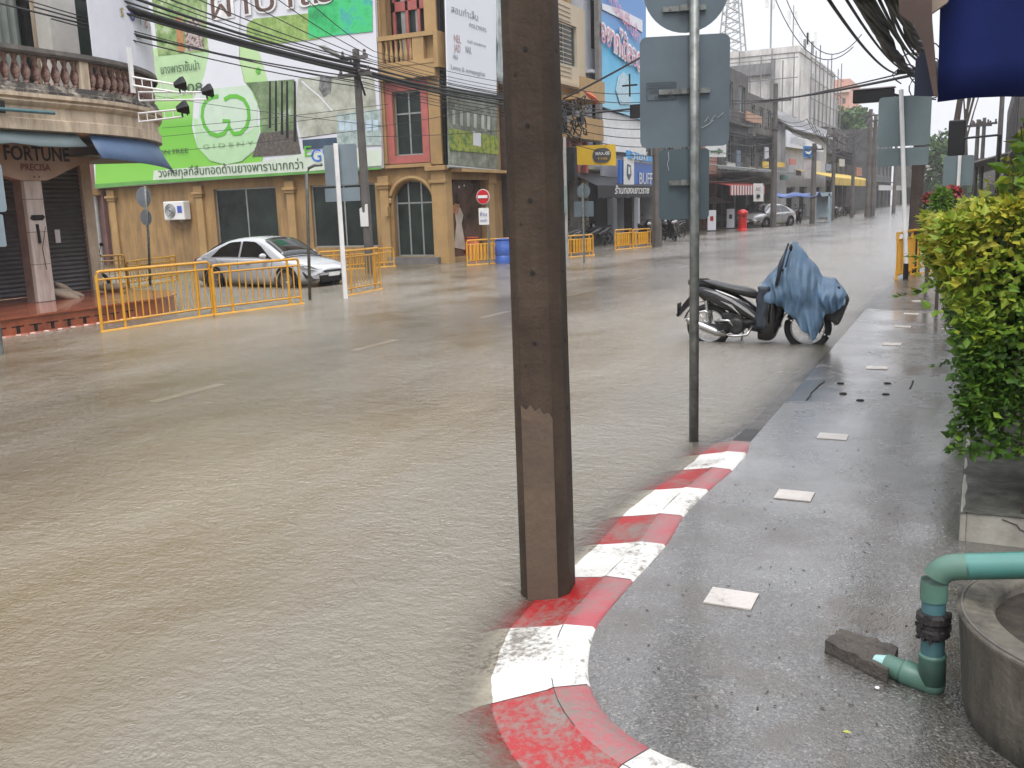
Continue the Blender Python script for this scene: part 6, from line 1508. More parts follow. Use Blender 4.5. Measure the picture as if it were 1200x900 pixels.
barrier('back yellow barrier behind the utility pole near the arched door', g(375, 318), g(462, 312), .62)
barrier('yellow barrier just left of the brown concrete pole', g(548, 311), g(601, 307), .80, br=.042)
barrier('yellow barrier just right of the brown concrete pole', g(663, 302), g(695, 299), .75, br=.042)
barrier('far yellow barrier under the blue sign, left half', g(721, 293), g(741, 291), .78, br=.042)
barrier('far yellow barrier under the blue sign, right half', g(742, 291), g(762, 289), .75, br=.042)
# barrels behind the barrier
for k, (x, y, c_, lab) in enumerate([(590, 308, (.05, .12, .42), 'blue plastic barrel behind the barrier left of the brown pole'), (553, 304, (.5, .1, .05), 'orange red plastic bin at the corner of the shop window')]):
    p = G(x, y); t = thing('barrel', lab, 'barrel', (p.x, p.y, -.1)); q = MB(); q.lathe((p.x, p.y, -.1), [(.26, 0), (.29, .1), (.3, .3), (.28, .34), (.3, .38), (.3, .62), (.28, .66), (.27, .8), (.2, .84)], 18); q.build('body', M('barrel plastic %d' % k, c_, .4), t, smooth=True)
    q = MB(); q.lathe((p.x, p.y, .74), [(.27, 0), (.27, .03), (.1, .045)], 18); q.build('lid', M('barrel plastic %d' % k, c_, .4), t)
# right pavement barrier, seen end on
# -------- cars
m_glassc = M('tinted car glass', (.012, .014, .015), .04, .2, spec=1.0); m_rim = M('alloy rim', (.35, .35, .36), .3, .1, metal=.8); m_lamp = M('headlight lens', (.55, .56, .58), .08, .1, coat=1)
def car(name, label, loc, rz, paint, sc=1.0, cat='car'):
    t = thing(name, label, cat, loc, rz); t.scale = (sc, sc, sc)
    # side profile stations: x, sill z, shoulder z, centre top z, half width, tumble
    st = [(-2.28, .42, .72, .86, .62), (-2.22, .30, .84, .98, .74), (-2.0, .22, .92, 1.04, .84), (-1.6, .20, .94, 1.05, .87), (-1.2, .20, .93, 1.02, .885), (-.4, .18, .91, .98, .89), (.4, .18, .90, .96, .89), (.95, .18, .88, .95, .885), (1.3, .19, .84, .93, .875), (1.7, .20, .78, .87, .85), (2.02, .22, .70, .79, .78), (2.2, .26, .62, .70, .66), (2.28, .34, .54, .60, .52)]
    rows = []
    for (x, zb, zs, zt_, hw) in st:
        half = [(hw*.80, zb), (hw*.96, zb+.05), (hw, zb+.22), (hw*1.0, (zb+zs)/2), (hw*.97, zs-.03), (hw*.90, zs+.01), (hw*.62, zt_-.015), (hw*.3, zt_), (0, zt_+.005)]
        rows.append([Vector((x, -y, z)) for y, z in half]+[Vector((x, y, z)) for y, z in half[-2::-1]])
    q = MB(); q.grid(rows); q.add(rows[0], [tuple(range(len(rows[0])))]); q.add(rows[-1], [tuple(range(len(rows[0])))])
    body = q.build('body', paint, t, world=False, smooth='all', sub=1)
    # greenhouse
    G_ = [(-1.85, .99, .99, .72), (-1.45, .96, 1.22, .68), (-1.1, .94, 1.37, .635), (-.7, .93, 1.445, .61), (-.2, .92, 1.475, .60), (.2, .91, 1.46, .605), (.5, .90, 1.38, .63), (.85, .90, 1.17, .68), (1.22, .90, .93, .73)]
    def gh(x, s_, zf):  # point on the greenhouse side, zf 0 = belt, 1 = roof edge
        for a_, b_ in zip(G_, G_[1:]):
            if a_[0] <= x <= b_[0]:
                f = (x-a_[0])/(b_[0]-a_[0]); zb_, zt2, w2 = [a_[i]*(1-f)+b_[i]*f for i in (1, 2, 3)]; wb_2 = .83; return Vector((x, s_*(wb_2+(w2-wb_2)*zf*min(1, (zt2-zb_)/.3)), zb_-.06+(zt2-zb_+.03)*zf))
    rows = []
    for (x, zb, zt_, w2) in G_:
        half = [gh(x, 1, 0), gh(x, 1, .5), gh(x, 1, .93)]; e_ = half[-1]
        full = [Vector((p.x, -p.y, p.z)) for p in half]+[Vector((x, -e_.y*.8, zt_+.01)), Vector((x, 0, zt_+.03)), Vector((x, e_.y*.8, zt_+.01))]+[p for p in half[::-1]]
        rows.append(full)
    q = MB(); q.grid(rows); q.build('roof', paint, t, world=False, smooth='all', sub=1)
    for s_ in (-1, 1):
        for (poly) in ([(-1.42, .20), (-1.15, .70), (-.80, .88), (-.38, .88), (-.38, .16)], [(-.30, .16), (-.30, .88), (.12, .86), (.40, .72), (.88, .20)]):
            q = MB(); pts = []
            for i, (x, f) in enumerate(poly):
                x2, f2 = poly[(i+1) % len(poly)]
                for k in range(4): pts.append(gh(x+(x2-x)*k/4, s_, f+(f2-f)*k/4)+Vector((0, s_*.012, .0)))
            q.prism(pts, (0, s_*.006, 0)); q.build('side_window', m_glassc, t, world=False)
    def glass_strip(xs, name):
        q = MB(); rows = []
        for x in xs:
            f = None
            for a_, b_ in zip(G_, G_[1:]):
                if a_[0] <= x <= b_[0]: f = (x-a_[0])/(b_[0]-a_[0]); zt2 = a_[2]*(1-f)+b_[2]*f; w2 = a_[3]*(1-f)+b_[3]*f
            n_ = Vector((.5 if x > 0 else -.5, 0, .86)).normalized()*.022
            rows.append([Vector((x, y*w2*.93, zt2+.03-.05*abs(y)**3))+n_ for y in (-1, -.8, -.4, 0, .4, .8, 1)])
        q.grid(rows); q.build(name, m_glassc, t, world=False, smooth='all', solid=.006)
    glass_strip((.42, .6, .8, 1.0, 1.2), 'windshield'); glass_strip((-1.78, -1.5, -1.3, -1.12), 'rear_window')
    for (x, s_) in ((1.38, -1), (-1.32, -1), (1.38, 1), (-1.32, 1)):
        w_ = thing('wheel', None, None, (x, s_*.78, .32)); w_.parent = t
        q = MB(); q.lathe((0, 0, 0), [(.22, -.10), (.30, -.105), (.325, -.06), (.325, .06), (.30, .105), (.22, .10)], 28, 'Y'); q.build('tyre', m_tyre, w_, world=False, smooth=True)
        q = MB(); q.lathe((0, s_*.095, 0), [(.215, -.02), (.215, .012), (.19, .012), (.19, -.01)], 24, 'Y')
        for k in range(7): a_ = 2*math.pi*k/7; q.tube([(.04*math.cos(a_), s_*.107, .04*math.sin(a_)), (.2*math.cos(a_), s_*.100, .2*math.sin(a_))], .022, 5)
        q.lathe((0, s_*.10, 0), [(.06, -.012), (.06, .016)], 12, 'Y'); q.build('rim', m_rim, w_, world=False)
        q = MB(); q.tube([(x+.375*math.cos(R(a_)), s_*.882, .32+.375*math.sin(R(a_))) for a_ in range(-25, 206, 12)], .035, 6); q.lathe((x, s_*.80, .32), [(.37, -.03), (.37, .088)], 26, 'Y'); q.build('wheel_arch', m_black, t, world=False)
    for s_ in (-1, 1):
        q = MB(); q.prism([(2.235, s_*.40, .60), (2.1, s_*.74, .70), (1.82, s_*.845, .78), (1.86, s_*.85, .70), (2.12, s_*.76, .60), (2.24, s_*.44, .53)], (.035, s_*.015, .012)); q.build('headlight', m_lamp, t, world=False, bevel=.008)
        q = MB(); q.prism([(-2.27, s_*.42, .80), (-2.16, s_*.76, .88), (-1.95, s_*.868, .92), (-1.95, s_*.87, .80), (-2.16, s_*.78, .74), (-2.27, s_*.46, .70)], (-.03, s_*.01, .0)); q.build('taillight', m_redlens, t, world=False)
        q = MB(); q.ell((.72, s_*1.0, .98), (.07, .12, .075), 12, 8); q.build('mirror', paint, t, world=False, smooth='all')
        q = MB(); q.bb((-.05, s_*.885, .80), (.14, s_*.915, .83)); q.bb((-1.0, s_*.885, .81), (-.82, s_*.915, .84)); q.build('door_handle', paint, t, world=False)
        q = MB(); q.tube([(x, s_*(.892-.004), z) for x, z in ((.78, .25), (.86, .5), (.92, .86))], .006, 4); q.tube([(x, s_*.889, z) for x, z in ((-.34, .24), (-.34, .88))], .006, 4); q.tube([(x, s_*.885, z) for x, z in ((-1.1, .3), (-1.2, .55), (-1.02, .66), (-1.18, .9))], .006, 4); q.build('door_seam', m_dark, t, world=False)
        q = MB(); q.prism([(2.18, s_*.50, .44), (2.0, s_*.78, .46), (1.9, s_*.82, .56), (1.98, s_*.80, .40), (2.1, s_*.7, .30), (2.2, s_*.5, .34)], (.05, s_*.02, 0)); q.build('fog_lamp_recess', m_black, t, world=False)
    q = MB(); q.prism([(2.24, -.40, .565), (2.24, .40, .565), (2.25, .38, .52), (2.25, -.38, .52)], (.05, 0, 0)); q.prism([(2.2, -.56, .44), (2.2, .56, .44), (2.2, .5, .26), (2.2, -.5, .26)], (.085, 0, 0)); q.build('grille', m_black, t, world=False)
    q = MB(); q.bb((2.29, -.22, .40), (2.305, .22, .50)); q.build('number_plate', m_white, t, world=False)
    return t
m_cwhite = M('white car paint', (.46, .47, .49), .22, .02, coat=1.0); m_csilver = M('silver car paint', (.34, .34, .34), .3, .04, metal=.4, coat=1.0)
car('white_car', 'pale silver white sedan standing in the flood water behind the yellow barriers', (-16.5, 19.1, -.125), R(-3), m_cwhite, .92)
car('silver_car', 'silver sedan parked at the far kerb beside the dark utility pole', (-12.2, 60.5, -.05), R(-112), m_csilver, .98)
car('dark_car', 'dark blue grey car mostly hidden behind the silver sedan and the pole', (-14.0, 66.0, -.05), R(-85), M('dark blue car paint', (.03, .045, .07), .3, coat=1), .98)
# red things behind the back barrier: parked red motorbike, just its rear
copy_tree(sb, None, (-19.0, 14.9, -.05), R(100), 'motorbike with red parts parked beside the shutter behind the back barrier')
# ---------------------------------------------------------------- poles
m_wpole = M('weathered concrete pole', (.11, .10, .092), .85, .3, 1.5, dirt=(.05, .045, .042), streak=True)
m_wood = M('dark wooden pole', (.06, .042, .032), .85, .35, 2, dirt=(.02, .016, .014), bump=.5)
m_ins = M('brown insulator', (.06, .035, .03), .3)
def upole(label, x, y, h, r=.13, arms=((-.6, 1.4),), lean=(0, 0), mat=None, box_=None, name='utility_pole'):
    t = thing(name, label, 'utility pole', (x, y, -.2)); q = MB(); T = Vector((x+lean[0], y+lean[1], h))
    q.tube([(x, y, -.2), (x+lean[0]*.5, y+lean[1]*.5, h/2), T], [r*1.2, r, r*.8], 6 if mat is not m_wood else 10); q.build('shaft', mat or m_wpole, t)
    for (dz, w_) in arms:
        q = MB(); c_ = T+Vector((0, -.12, dz)); q.box(c_, (w_, .1, .1), R(0)); ar = q.build('crossarm', m_dwall, t)
        n_ = 4 if w_ > 1 else 2
        for k in range(n_): q = MB(); q.lathe(c_+Vector((-w_/2+.08+k*(w_-.16)/max(1, n_-1), 0, .05)), [(.04, 0), (.055, .04), (.035, .08), (.05, .12), (.02, .16)], 8); q.build('insulator', m_ins, ar)
    if box_: q = MB(); q.lathe((x-.25, y-.2, box_), [(.22, 0), (.24, .08), (.24, .62), (.2, .7)], 12); q.build('transformer', m_dwall, t)
    return t
pL = Vector((-16.0, 22.85, 5.95))
upole('dark utility pole with a street lamp standing before the billboard and shop window', pL.x, pL.y, pL.z+.3, .12, ((-.25, .9), (-.7, 1.1)), lean=(-.05, 0))
q = MB(); c_ = Vector((pL.x, pL.y-.14, 0)); q.prism([(c_.x+x_, c_.y, z_) for x_, z_ in ((-.14, 1.35), (.13, 1.35), (.14, 1.98), (.05, 1.98), (.03, 1.75), (-.05, 1.75), (-.07, 1.9), (-.15, 1.85))], (0, -.01, 0)); o = q.build('paper_notice', m_white); at_thing(o); tag(o, 'torn white paper notice tied round the utility pole before the shop window', 'notice')
# street lamp arm
t = thing('street_lamp', 'grey street lamp head on a thin curved arm in front of the billboard', 'street lamp', (pL.x, pL.y-.1, 5.3))
A_ = PY(428, 112, pL.y-.1); B_ = PY(400, 68, pL.y-.25); C_ = PY(386, 60, pL.y-.3); q = MB(); q.tube([A_, PY(418, 82, pL.y-.2), PY(410, 70, pL.y-.2), B_], .03, 6); q.build('arm', m_black, t, smooth='all'); q = MB(); q.tube([PY(374, 54, pL.y-.35), PY(380, 56, pL.y-.35), PY(392, 63, pL.y-.3), B_], [.04, .11, .12, .06], 8, sq=.6); q.build('lamp_head', M('dull grey lamp', (.13, .13, .12), .5), t, smooth='all')
upole('utility pole in front of the blue sign right of the yellow barrier', G(770, 289).x, G(770, 289).y, ZT(G(770, 289), 70), .17, ((-.3, 1.2), (-1.3, 1.0)), mat=m_wpole)
for (x, y, top, arms, r, lab) in ((906, 266, 98, ((-1.0, 1.9), (-2.6, 1.2)), .17, 'tall dark utility pole standing before the silver car'), (952, 262, 168, ((-.4, 1.2),), .18, 'utility pole in front of the blue square sign'), (975, 258, 150, ((-.6, 1.2),), .14, 'utility pole left of the middle of the yellow canopy'), (998, 255, 150, ((-.5, 1.2),), .14, 'utility pole at the right part of the yellow canopy'), (1016, 253.5, 128, ((-.5, 1.6),), .2, 'left one of the twin utility poles at the street end'), (1022, 253, 134, ((-.5, 1.6),), .2, 'right one of the twin utility poles at the street end'), (1047, 249.5, 150, (), .16, 'thin utility pole just left of the white sign post')):
    p = G(x, y); upole(lab, p.x, p.y, ZT(p, top), r, arms)
# right hand poles beyond the hedge
def at_px(px_, Y): d = ray(px_, 220); return d.x/d.y*Y
for (px_, Y, top, r, lean, lab, mt) in ((1101, 36, 116, .12, (.5, 0), 'crooked dark pole wrapped in creeper left of the black signal box', m_wood), (1142, 52, 140, .12, (0, 0), 'left pole of the pair right of the black signal box', m_wpole), (1149, 55, 138, .12, (0, 0), 'right pole of the pair right of the black signal box', m_wpole), (1168, 44, 90, .12, (0, 0), 'pole at the right behind the yellow green hedge shoots', m_wpole)):
    x = at_px(px_, Y); upole(lab, x, Y, ZT((x, Y), top), r, ((-.3, 1.2),) if 'pair' in lab else (), lean, mt)
# sign post on the right with two grey panels, leaning dark post, yellow barrier end on
p = G(1061, 327); t = thing('sign_post', 'white sign post with two grey panels and a black foot beside the right barrier', 'sign post', (p.x, p.y, -.1))
tp = PY(1056, 105, p.y); q = MB(); q.tube([(p.x, p.y, .32), (tp.x, p.y, tp.z)], .045, 12); q.build('post', m_white, t, smooth=True); q = MB(); q.tube([(p.x, p.y, -.1), (p.x, p.y, .33)], .052, 12); q.build('black_foot', m_black, t)
m_sb3 = M('mid grey green sign back', (.115, .155, .165), .5, .1, 1.5)
a_, b_ = PY(1029, 140, p.y+.06), PY(1091, 140, p.y+.06); z1, z0 = PY(1060, 112, p.y).z, PY(1060, 171, p.y).z
c_ = Vector(((a_.x+b_.x)/2, p.y+.06, (z0+z1)/2)); panel(c_, b_.x-a_.x, z1-z0, .08).build('large_panel', m_sb3, t)
z1, z0 = PY(1060, 173, p.y).z, PY(1060, 194, p.y).z; panel(Vector((c_.x, p.y+.06, (z0+z1)/2)), b_.x-a_.x-.02, z1-z0, .02).build('lower_panel', m_sb3, t)
q = MB(); s0 = G(1073, 300); wp = Vector((at_px(1074, 23.2), 23.2, 0)); q.tube([wp-UZ*.2, wp+Vector((.02, 0, 2.6)), wp+Vector((.05, 0, 4.75))], [.15, .13, .11], 10)
wpt = thing('utility_pole', 'dark brown pole behind the white sign post carrying the tangled cable bundles', 'utility pole', wp-UZ*.2); q.build('shaft', m_wood, wpt)
q = MB(); q.box(wp+Vector((-.1, -.14, 4.4)), (.8, .1, .1)); ar = q.build('crossarm', m_black, wpt)
q = MB(); q.ell(wp+Vector((.2, -.25, 4.25)), (.28, .18, .32), 10, 7); q.build('splice_box', m_black, wpt, smooth='all')
pa, pb2 = PY(1048, 327, 21.6), PY(1056, 300, 24.6)
def board_barrier():
    a0 = G(1050, 328); t = thing('crowd_barrier', 'yellow barrier seen end on at the right pavement beside the white sign post', 'crowd barrier', (a0.x, a0.y, -.05), R(82), 'yellow crowd barriers along the street'); h = 1.02
    q = MB(); q.tube([(0, 0, 0), (0, 0, h), (1.9, 0, h), (1.9, 0, 0)], .035, 8); q.build('frame', m_ybar, t, world=False); 
    for z in (.15, h-.14): q = MB(); q.tube([(0, 0, z), (1.9, 0, z)], .02, 6); q.build('rail', m_ybar, t, world=False)
    for k in range(1, 13): q = MB(); q.tube([(k*.146, 0, .15), (k*.146, 0, h-.14)], .016, 6); q.build('bar', m_ybar, t, world=False)
board_barrier()
a0 = G(1067, 322); barrier('yellow barrier part showing right of the white sign post', (a0.x, a0.y), (a0.x+.62, a0.y+1.6), 1.0)
# horizontal traffic light hung left of the dark post
t = thing('traffic_signal', 'dark horizontal traffic signal hanging left of the tangled cable pole', 'traffic signal', PY(1022, 118, 22)); L0, R0_ = PY(1000, 114, 22), PY(1048, 111, 22)
q = MB(); q.tube([L0, R0_], .14, 4); 
q = MB(); m_ = (L0+R0_)/2; q.box(m_, (R0_.x-L0.x, .22, .26)); q.build('housing', m_black, t, bevel=.02); q = MB(); q.box(m_+UZ*.15, (R0_.x-L0.x+.04, .26, .02)); q.build('backplate_edge', M('pale metal', (.3, .28, .28), .4), t); q = MB(); q.tube([R0_, wp+Vector((0, 0, 3.75))], .03, 6); q.build('mast_arm', m_black, t)
# black signal back on the right with arm
Y_ = 30; t = thing('traffic_signal', 'black upright traffic signal seen from behind right of the crooked pole', 'traffic signal', PY(1120, 182, Y_)); a_, b_ = PY(1112, 141, Y_), PY(1130, 182, Y_)
q = MB(); q.bb((a_.x, Y_, b_.z), (b_.x, Y_+.25, a_.z)); q.build('housing', m_black, t, bevel=.04); q = MB()
for k in range(3): q.lathe(((a_.x+b_.x)/2+.12, Y_+.26, b_.z+.16+k*.29), [(.1, 0), (.11, .2)], 12, 'Y')
q.build('visor', m_black, t); q = MB(); q.tube([PY(1130, 162, Y_), PY(1172, 158, Y_)], .035, 6); q.tube([PY(1172, 158, Y_), Vector((PY(1172, 158, Y_).x, Y_, 0))], .05, 8); q.build('mast_arm', m_black, t)
t = thing('sign_post', 'grey panel sign on a white post below the black signal box', 'sign post', (at_px(1122, 28), 28, 0)); a_, b_ = PY(1106, 183, 28), PY(1140, 217, 28); panel(Vector(((a_.x+b_.x)/2, 28.06, (a_.z+b_.z)/2)), b_.x-a_.x, a_.z-b_.z, .06).build('panel', m_sb3, t)
q = MB(); q.tube([((a_.x+b_.x)/2+.02, 28, 0), ((a_.x+b_.x)/2+.02, 28, a_.z)], .045, 8); q.build('post', m_white, t, smooth=True)
# vertical signal and round sign beside the brown pole
Y_ = 27.5; t = thing('traffic_signal', 'tall dark traffic signal beside the right edge of the brown concrete pole', 'traffic signal', (at_px(667, Y_), Y_, 0)); x = at_px(667, Y_); z1, z0 = PY(667, 172, Y_).z, PY(667, 214, Y_).z
q = MB(); q.bb((x-.13, Y_, z0), (x+.17, Y_+.3, z1)); q.build('housing', m_black, t, bevel=.03); q = MB(); q.tube([(x-.12, Y_, 0), (x-.12, Y_, z1+.3)], .05, 8); q.build('post', M('pale post', (.3, .3, .29), .5), t); q = MB(); q.bb((x-.36, Y_-.06, z1-.5), (x-.14, Y_-.02, z1-.12)); q.build('white_box', M('pale metal', (.35, .34, .34), .5), t)
q = MB(); q.tube([(x-.16, Y_-.05, 1.5), (x-.16, Y_-.05, 2.35)], .09, 4); q.build('green_box', M('pale green metal', (.17, .23, .22), .5), t)
Y_ = 27.0; x = at_px(683, Y_); t = thing('sign_post', 'small grey round sign over a grey rectangle seen from behind near the dark signal', 'sign post', (x, Y_, 0)); z = PY(683, 224, Y_).z
disc(Vector((x, Y_+.05, z)), .215).build('round_panel', m_signback, t); panel(Vector((x, Y_+.05, PY(683, 245, Y_).z)), .64, .46, .03).build('lower_panel', m_signback, t); q = MB(); q.tube([(x, Y_, -.1), (x, Y_, z+.25)], .035, 8); q.build('post', m_galv, t, smooth=True)
# no entry sign
p = G(569, 303); p = Vector((at_px(569, 26.5), 26.5, 0)); t = thing('no_entry_sign', 'red and white no entry sign with a white plate below it beside the shop window', 'traffic sign', p); Y_ = p.y
c_ = PY(566, 230.5, Y_); disc(c_, .235).build('red_disc', m_white, t); disc(c_+Vector((0, -.012, 0)), .215).build('red_face', M('traffic red', (.5, .01, .02), .35), t); q = MB(); q.bb((c_.x-.17, Y_-.03, c_.z-.045), (c_.x+.17, Y_-.018, c_.z+.045)); q.build('white_bar', m_white, t)
c2 = PY(567, 253.5, Y_); pl_ = panel(c2, .36, .52, .03); plo = pl_.build('plate', m_white, t); text('ห้าม', c2+Vector((0, -.02, .06)), (1, 0, 0), UZ, .17, M('blue lettering', (.05, .08, .3), .5), plo, width=.24); text('รถเข้า', c2+Vector((0, -.02, -.13)), (1, 0, 0), UZ, .11, M('blue lettering', (.05, .08, .3), .5), plo, width=.24)
q = MB(); q.tube([(p.x+.03, Y_+.03, -.1), (p.x+.03, Y_+.03, c_.z)], .03, 8); q.build('post', m_galv, t)
# small round signs on the left corner
p = Vector((at_px(174, 17.5), 17.5, 0)); p = G(176, 334); t = thing('sign_post', 'slim post with two small round pale signs seen from behind near the ochre wall', 'sign post', p); Y_ = p.y
top_ = PY(170, 218, Y_); q = MB(); q.tube([p, PY(174, 280, Y_), top_], .035, 8); q.build('post', m_galv, t, smooth='all'); m_rs = M('pale grey sign back', (.22, .26, .30), .45, .1, 2)
disc(PY(168, 231, Y_+.05), .27).build('upper_disc', m_rs, t); disc(PY(171, 255, Y_+.05), .21).build('lower_disc', m_rs, t)
# silver lamp pipe and white post with two panels
p = G(363, 351); t = thing('bent_pole', 'thin silver pole with a bent top beside the white sign post', 'pole', p); Y_ = p.y
q = MB(); q.tube([p-UZ*.1, PY(360, 230, Y_), PY(359, 205, Y_), PY(362, 197, Y_), PY(369, 193.5, Y_), PY(377, 193, Y_)], .033, 8); q.build('tube', m_galv, t, smooth='all'); tag(t)
p = G(405, 350); t = thing('sign_post', 'white sign post with a large and a small grey blue panel by the barrier', 'sign post', p-UZ*.1); Y_ = p.y; tp = PY(393, 168, Y_)
q = MB(); q.tube([p-UZ*.1, tp], .06, 4); q.build('post', m_white, t); m_sb4 = M('pale blue grey sign back', (.19, .24, .27), .45, .1, 1.5)
for (x0, x1, y0, y1, nm) in ((376, 418, 169, 217, 'large_panel'), (378, 420, 220, 236, 'lower_panel')):
    a_, b_ = PY(x0, y0, Y_), PY(x1, y1, Y_); z1 = PY((x0+x1)/2, y0, Y_).z; z0 = PY((x0+x1)/2, y1, Y_).z; panel(Vector(((a_.x+b_.x)/2, Y_+.07, (z0+z1)/2)), b_.x-a_.x, z1-z0, .05 if nm[0] == 'l' and 'large' in nm else .01).build(nm, m_sb4, t)
# sign post at the very left edge
p = Vector((-12.45, 8.6, 0)); p = G(1, 415); t = thing('sign_post', 'grey blue sign on a post cut by the left edge of the view', 'sign post', p-UZ*.1); q = MB(); q.tube([p-UZ*.1, p+UZ*2.7], .045, 10); q.build('post', m_galv, t, smooth=True)
rt2 = Vector((math.cos(R(50)), math.sin(R(50)), 0)); n2_ = Vector((math.sin(R(50)), -math.cos(R(50)), 0))
za, zb = ZT(p, 192), ZT(p, 249); panel(p+n2_*.0+Vector((0, 0, (za+zb)/2)), .62, za-zb, .04, right=rt2).build('large_panel', m_sb4, t)
za, zb = ZT(p, 252), ZT(p, 290); panel(p+Vector((0, 0, (za+zb)/2)), .5, za-zb, .02, right=rt2).build('lower_panel', m_sb4, t)
# big blue awning top right, with its brown frame
t = thing('shop_awning', 'large deep blue shop awning with a brown frame overhead at the right', 'awning', (.8, 4.9, 2.1))
m_navy = M('deep blue canvas', (.004, .012, .085), .85, .12, 1.5, dirt=(.002, .006, .040), damt=.7, spec=.2); Ya = 4.9
def ap(x, y, Y=None): return PY(x, y, Y or Ya)
z_b = ap(1150, 116).z
q = MB(); xa, xb = ap(1099, 110).x, 2.6; rows = []
for i in range(22):
    x = xa+(xb-xa)*i/21; rows.append([Vector((x-(0 if i else .0)-.03*(j/8)*(i == 0), Ya+.02*math.sin(i*.9+j*.3), z_b+.0+j*.16+.01*math.sin(i*1.3)*(j == 0))) for j in range(9)])
q.grid(rows); q.build('front_valance', m_navy, t, smooth='all', solid=.006)
q = MB(); a_, b_ = ap(1071, 112, 5.25), ap(1103, 113, 5.25); c_, d_ = ap(1090, 50, 5.25), ap(1073, 70, 5.25); q.prism([a_, b_, c_, d_], (0, .02, 0)); q.build('side_flap', M('dark navy canvas', (.012, .018, .045), .6), t)
q = MB(); q.prism([Vector((xa-.10, Ya, 3.45)), Vector((xb, Ya, 3.45)), Vector((xb, Ya+2.6, 3.9)), Vector((xa-.1, Ya+2.6, 3.9))], (0, 0, .03)); q.build('roof_sheet', m_navy, t)
m_brown = M('brown steel', (.065, .035, .025), .6, .25, 3, dirt=(.03, .02, .015))
q = MB(); q.prism([ap(1052, -14, 4.8), ap(1091, -14, 4.8), ap(1092, 22, 4.8), ap(1099, 112, 4.8), ap(1094, 112, 4.8), ap(1082, 52, 4.8), ap(1070, 28, 4.8), ap(1054, 16, 4.8)], (0, .05, 0)); q.build('frame_arm', m_brown, t)
q = MB(); q.prism([ap(1083, -20, 4.84), ap(1122, -20, 4.84), ap(1110, 3, 4.84), ap(1090, 17, 4.84)], (0, .03, 0)); q.build('frame_gusset', M('tan steel', (.22, .17, .13), .6), t)
q = MB(); q.tube([(2.5, 4.9, 0), (2.5, 4.9, 3.4)], .05, 8); q.build('post', m_brown, t)
# ---------------------------------------------------------------- wires
def sag(a_, b_, s_=.3, n=14):
    a_ = Vector(a_); b_ = Vector(b_); return [a_.lerp(b_, k/n)-UZ*(s_*4*(k/n)*(1-k/n)) for k in range(n+1)]
def wire(label, a_, b_, r=.012, s_=.3, name='power_cable', group='power cables over the left pavement'):
    q = MB(); pts = sag(a_, b_, s_); q.tube(pts, r, 5); o = q.build(name, m_cable, None, smooth='all'); c_ = Vector(pts[0]); o.data.transform(Matrix.Translation(-c_)); o.location = c_; tag(o, label, 'cable', group); return o
XW = -15.2
def wp_(x, y, X=XW): return PX(x, y, X)
pole_top = Vector((pL.x+.1, pL.y-.15, 5.7))
w_list = [(60, -20, 430, 84, 600, 118, .055), (20, -30, 430, 88, 600, 124, .05), (130, -12, 430, 78, 600, 116, .035), (0, 4, 430, 92, 600, 128, .018), (40, 8, 425, 96, 600, 132, .016), (60, 22, 425, 102, 600, 140, .014), (200, -15, 436, 72, 600, 112, .014), (250, -20, 436, 70, 600, 108, .012), (300, -20, 436, 66, 600, 104, .012), (180, -2, 436, 75, 600, 110, .012), (100, -14, 432, 80, 600, 114, .02), (90, -2, 430, 86, 600, 121, .022), (340, -20, 438, 60, 600, 98, .012), (30, 0, 428, 99, 600, 136, .012), (150, -20, 434, 74, 600, 113, .018)]
for k, (x0, y0, x1, y1, x2, y2, r) in enumerate(w_list):
    a_ = wp_(x0, y0); b_ = wp_(x1, y1, -16.0); c_ = wp_(x2, y2, -14.6)
    lab = 'thick black cable bundle crossing in front of the green billboard' if k < 3 else 'thin black cable crossing in front of the green billboard'
    wire(lab, a_, b_, r, .12, group='thick cable bundles before the billboard' if k < 3 else 'thin cables before the billboard')
    wire('thick black cable from the street lamp pole past the white banner' if k < 3 else 'thin black cable from the street lamp pole past the white banner', b_, c_, r*.8, .08, group='thick cables past the banner' if k < 3 else 'thin cables past the banner')
for k, (x0, y0, x1, y1) in enumerate([(190, 150, 455, 122), (190, 160, 450, 128), (180, 112, 450, 148), (188, 178, 425, 152), (430, 160, 600, 152), (430, 150, 600, 120)]):
    wire('single thin wire strung low across the green billboard' if x0 < 300 else 'single thin wire strung low across the salmon window', PY(x0, y0, 26.0), PY(x1, y1, 24.5), .009, .05, group='low wires across the billboard' if x0 < 300 else 'low wires across the window')
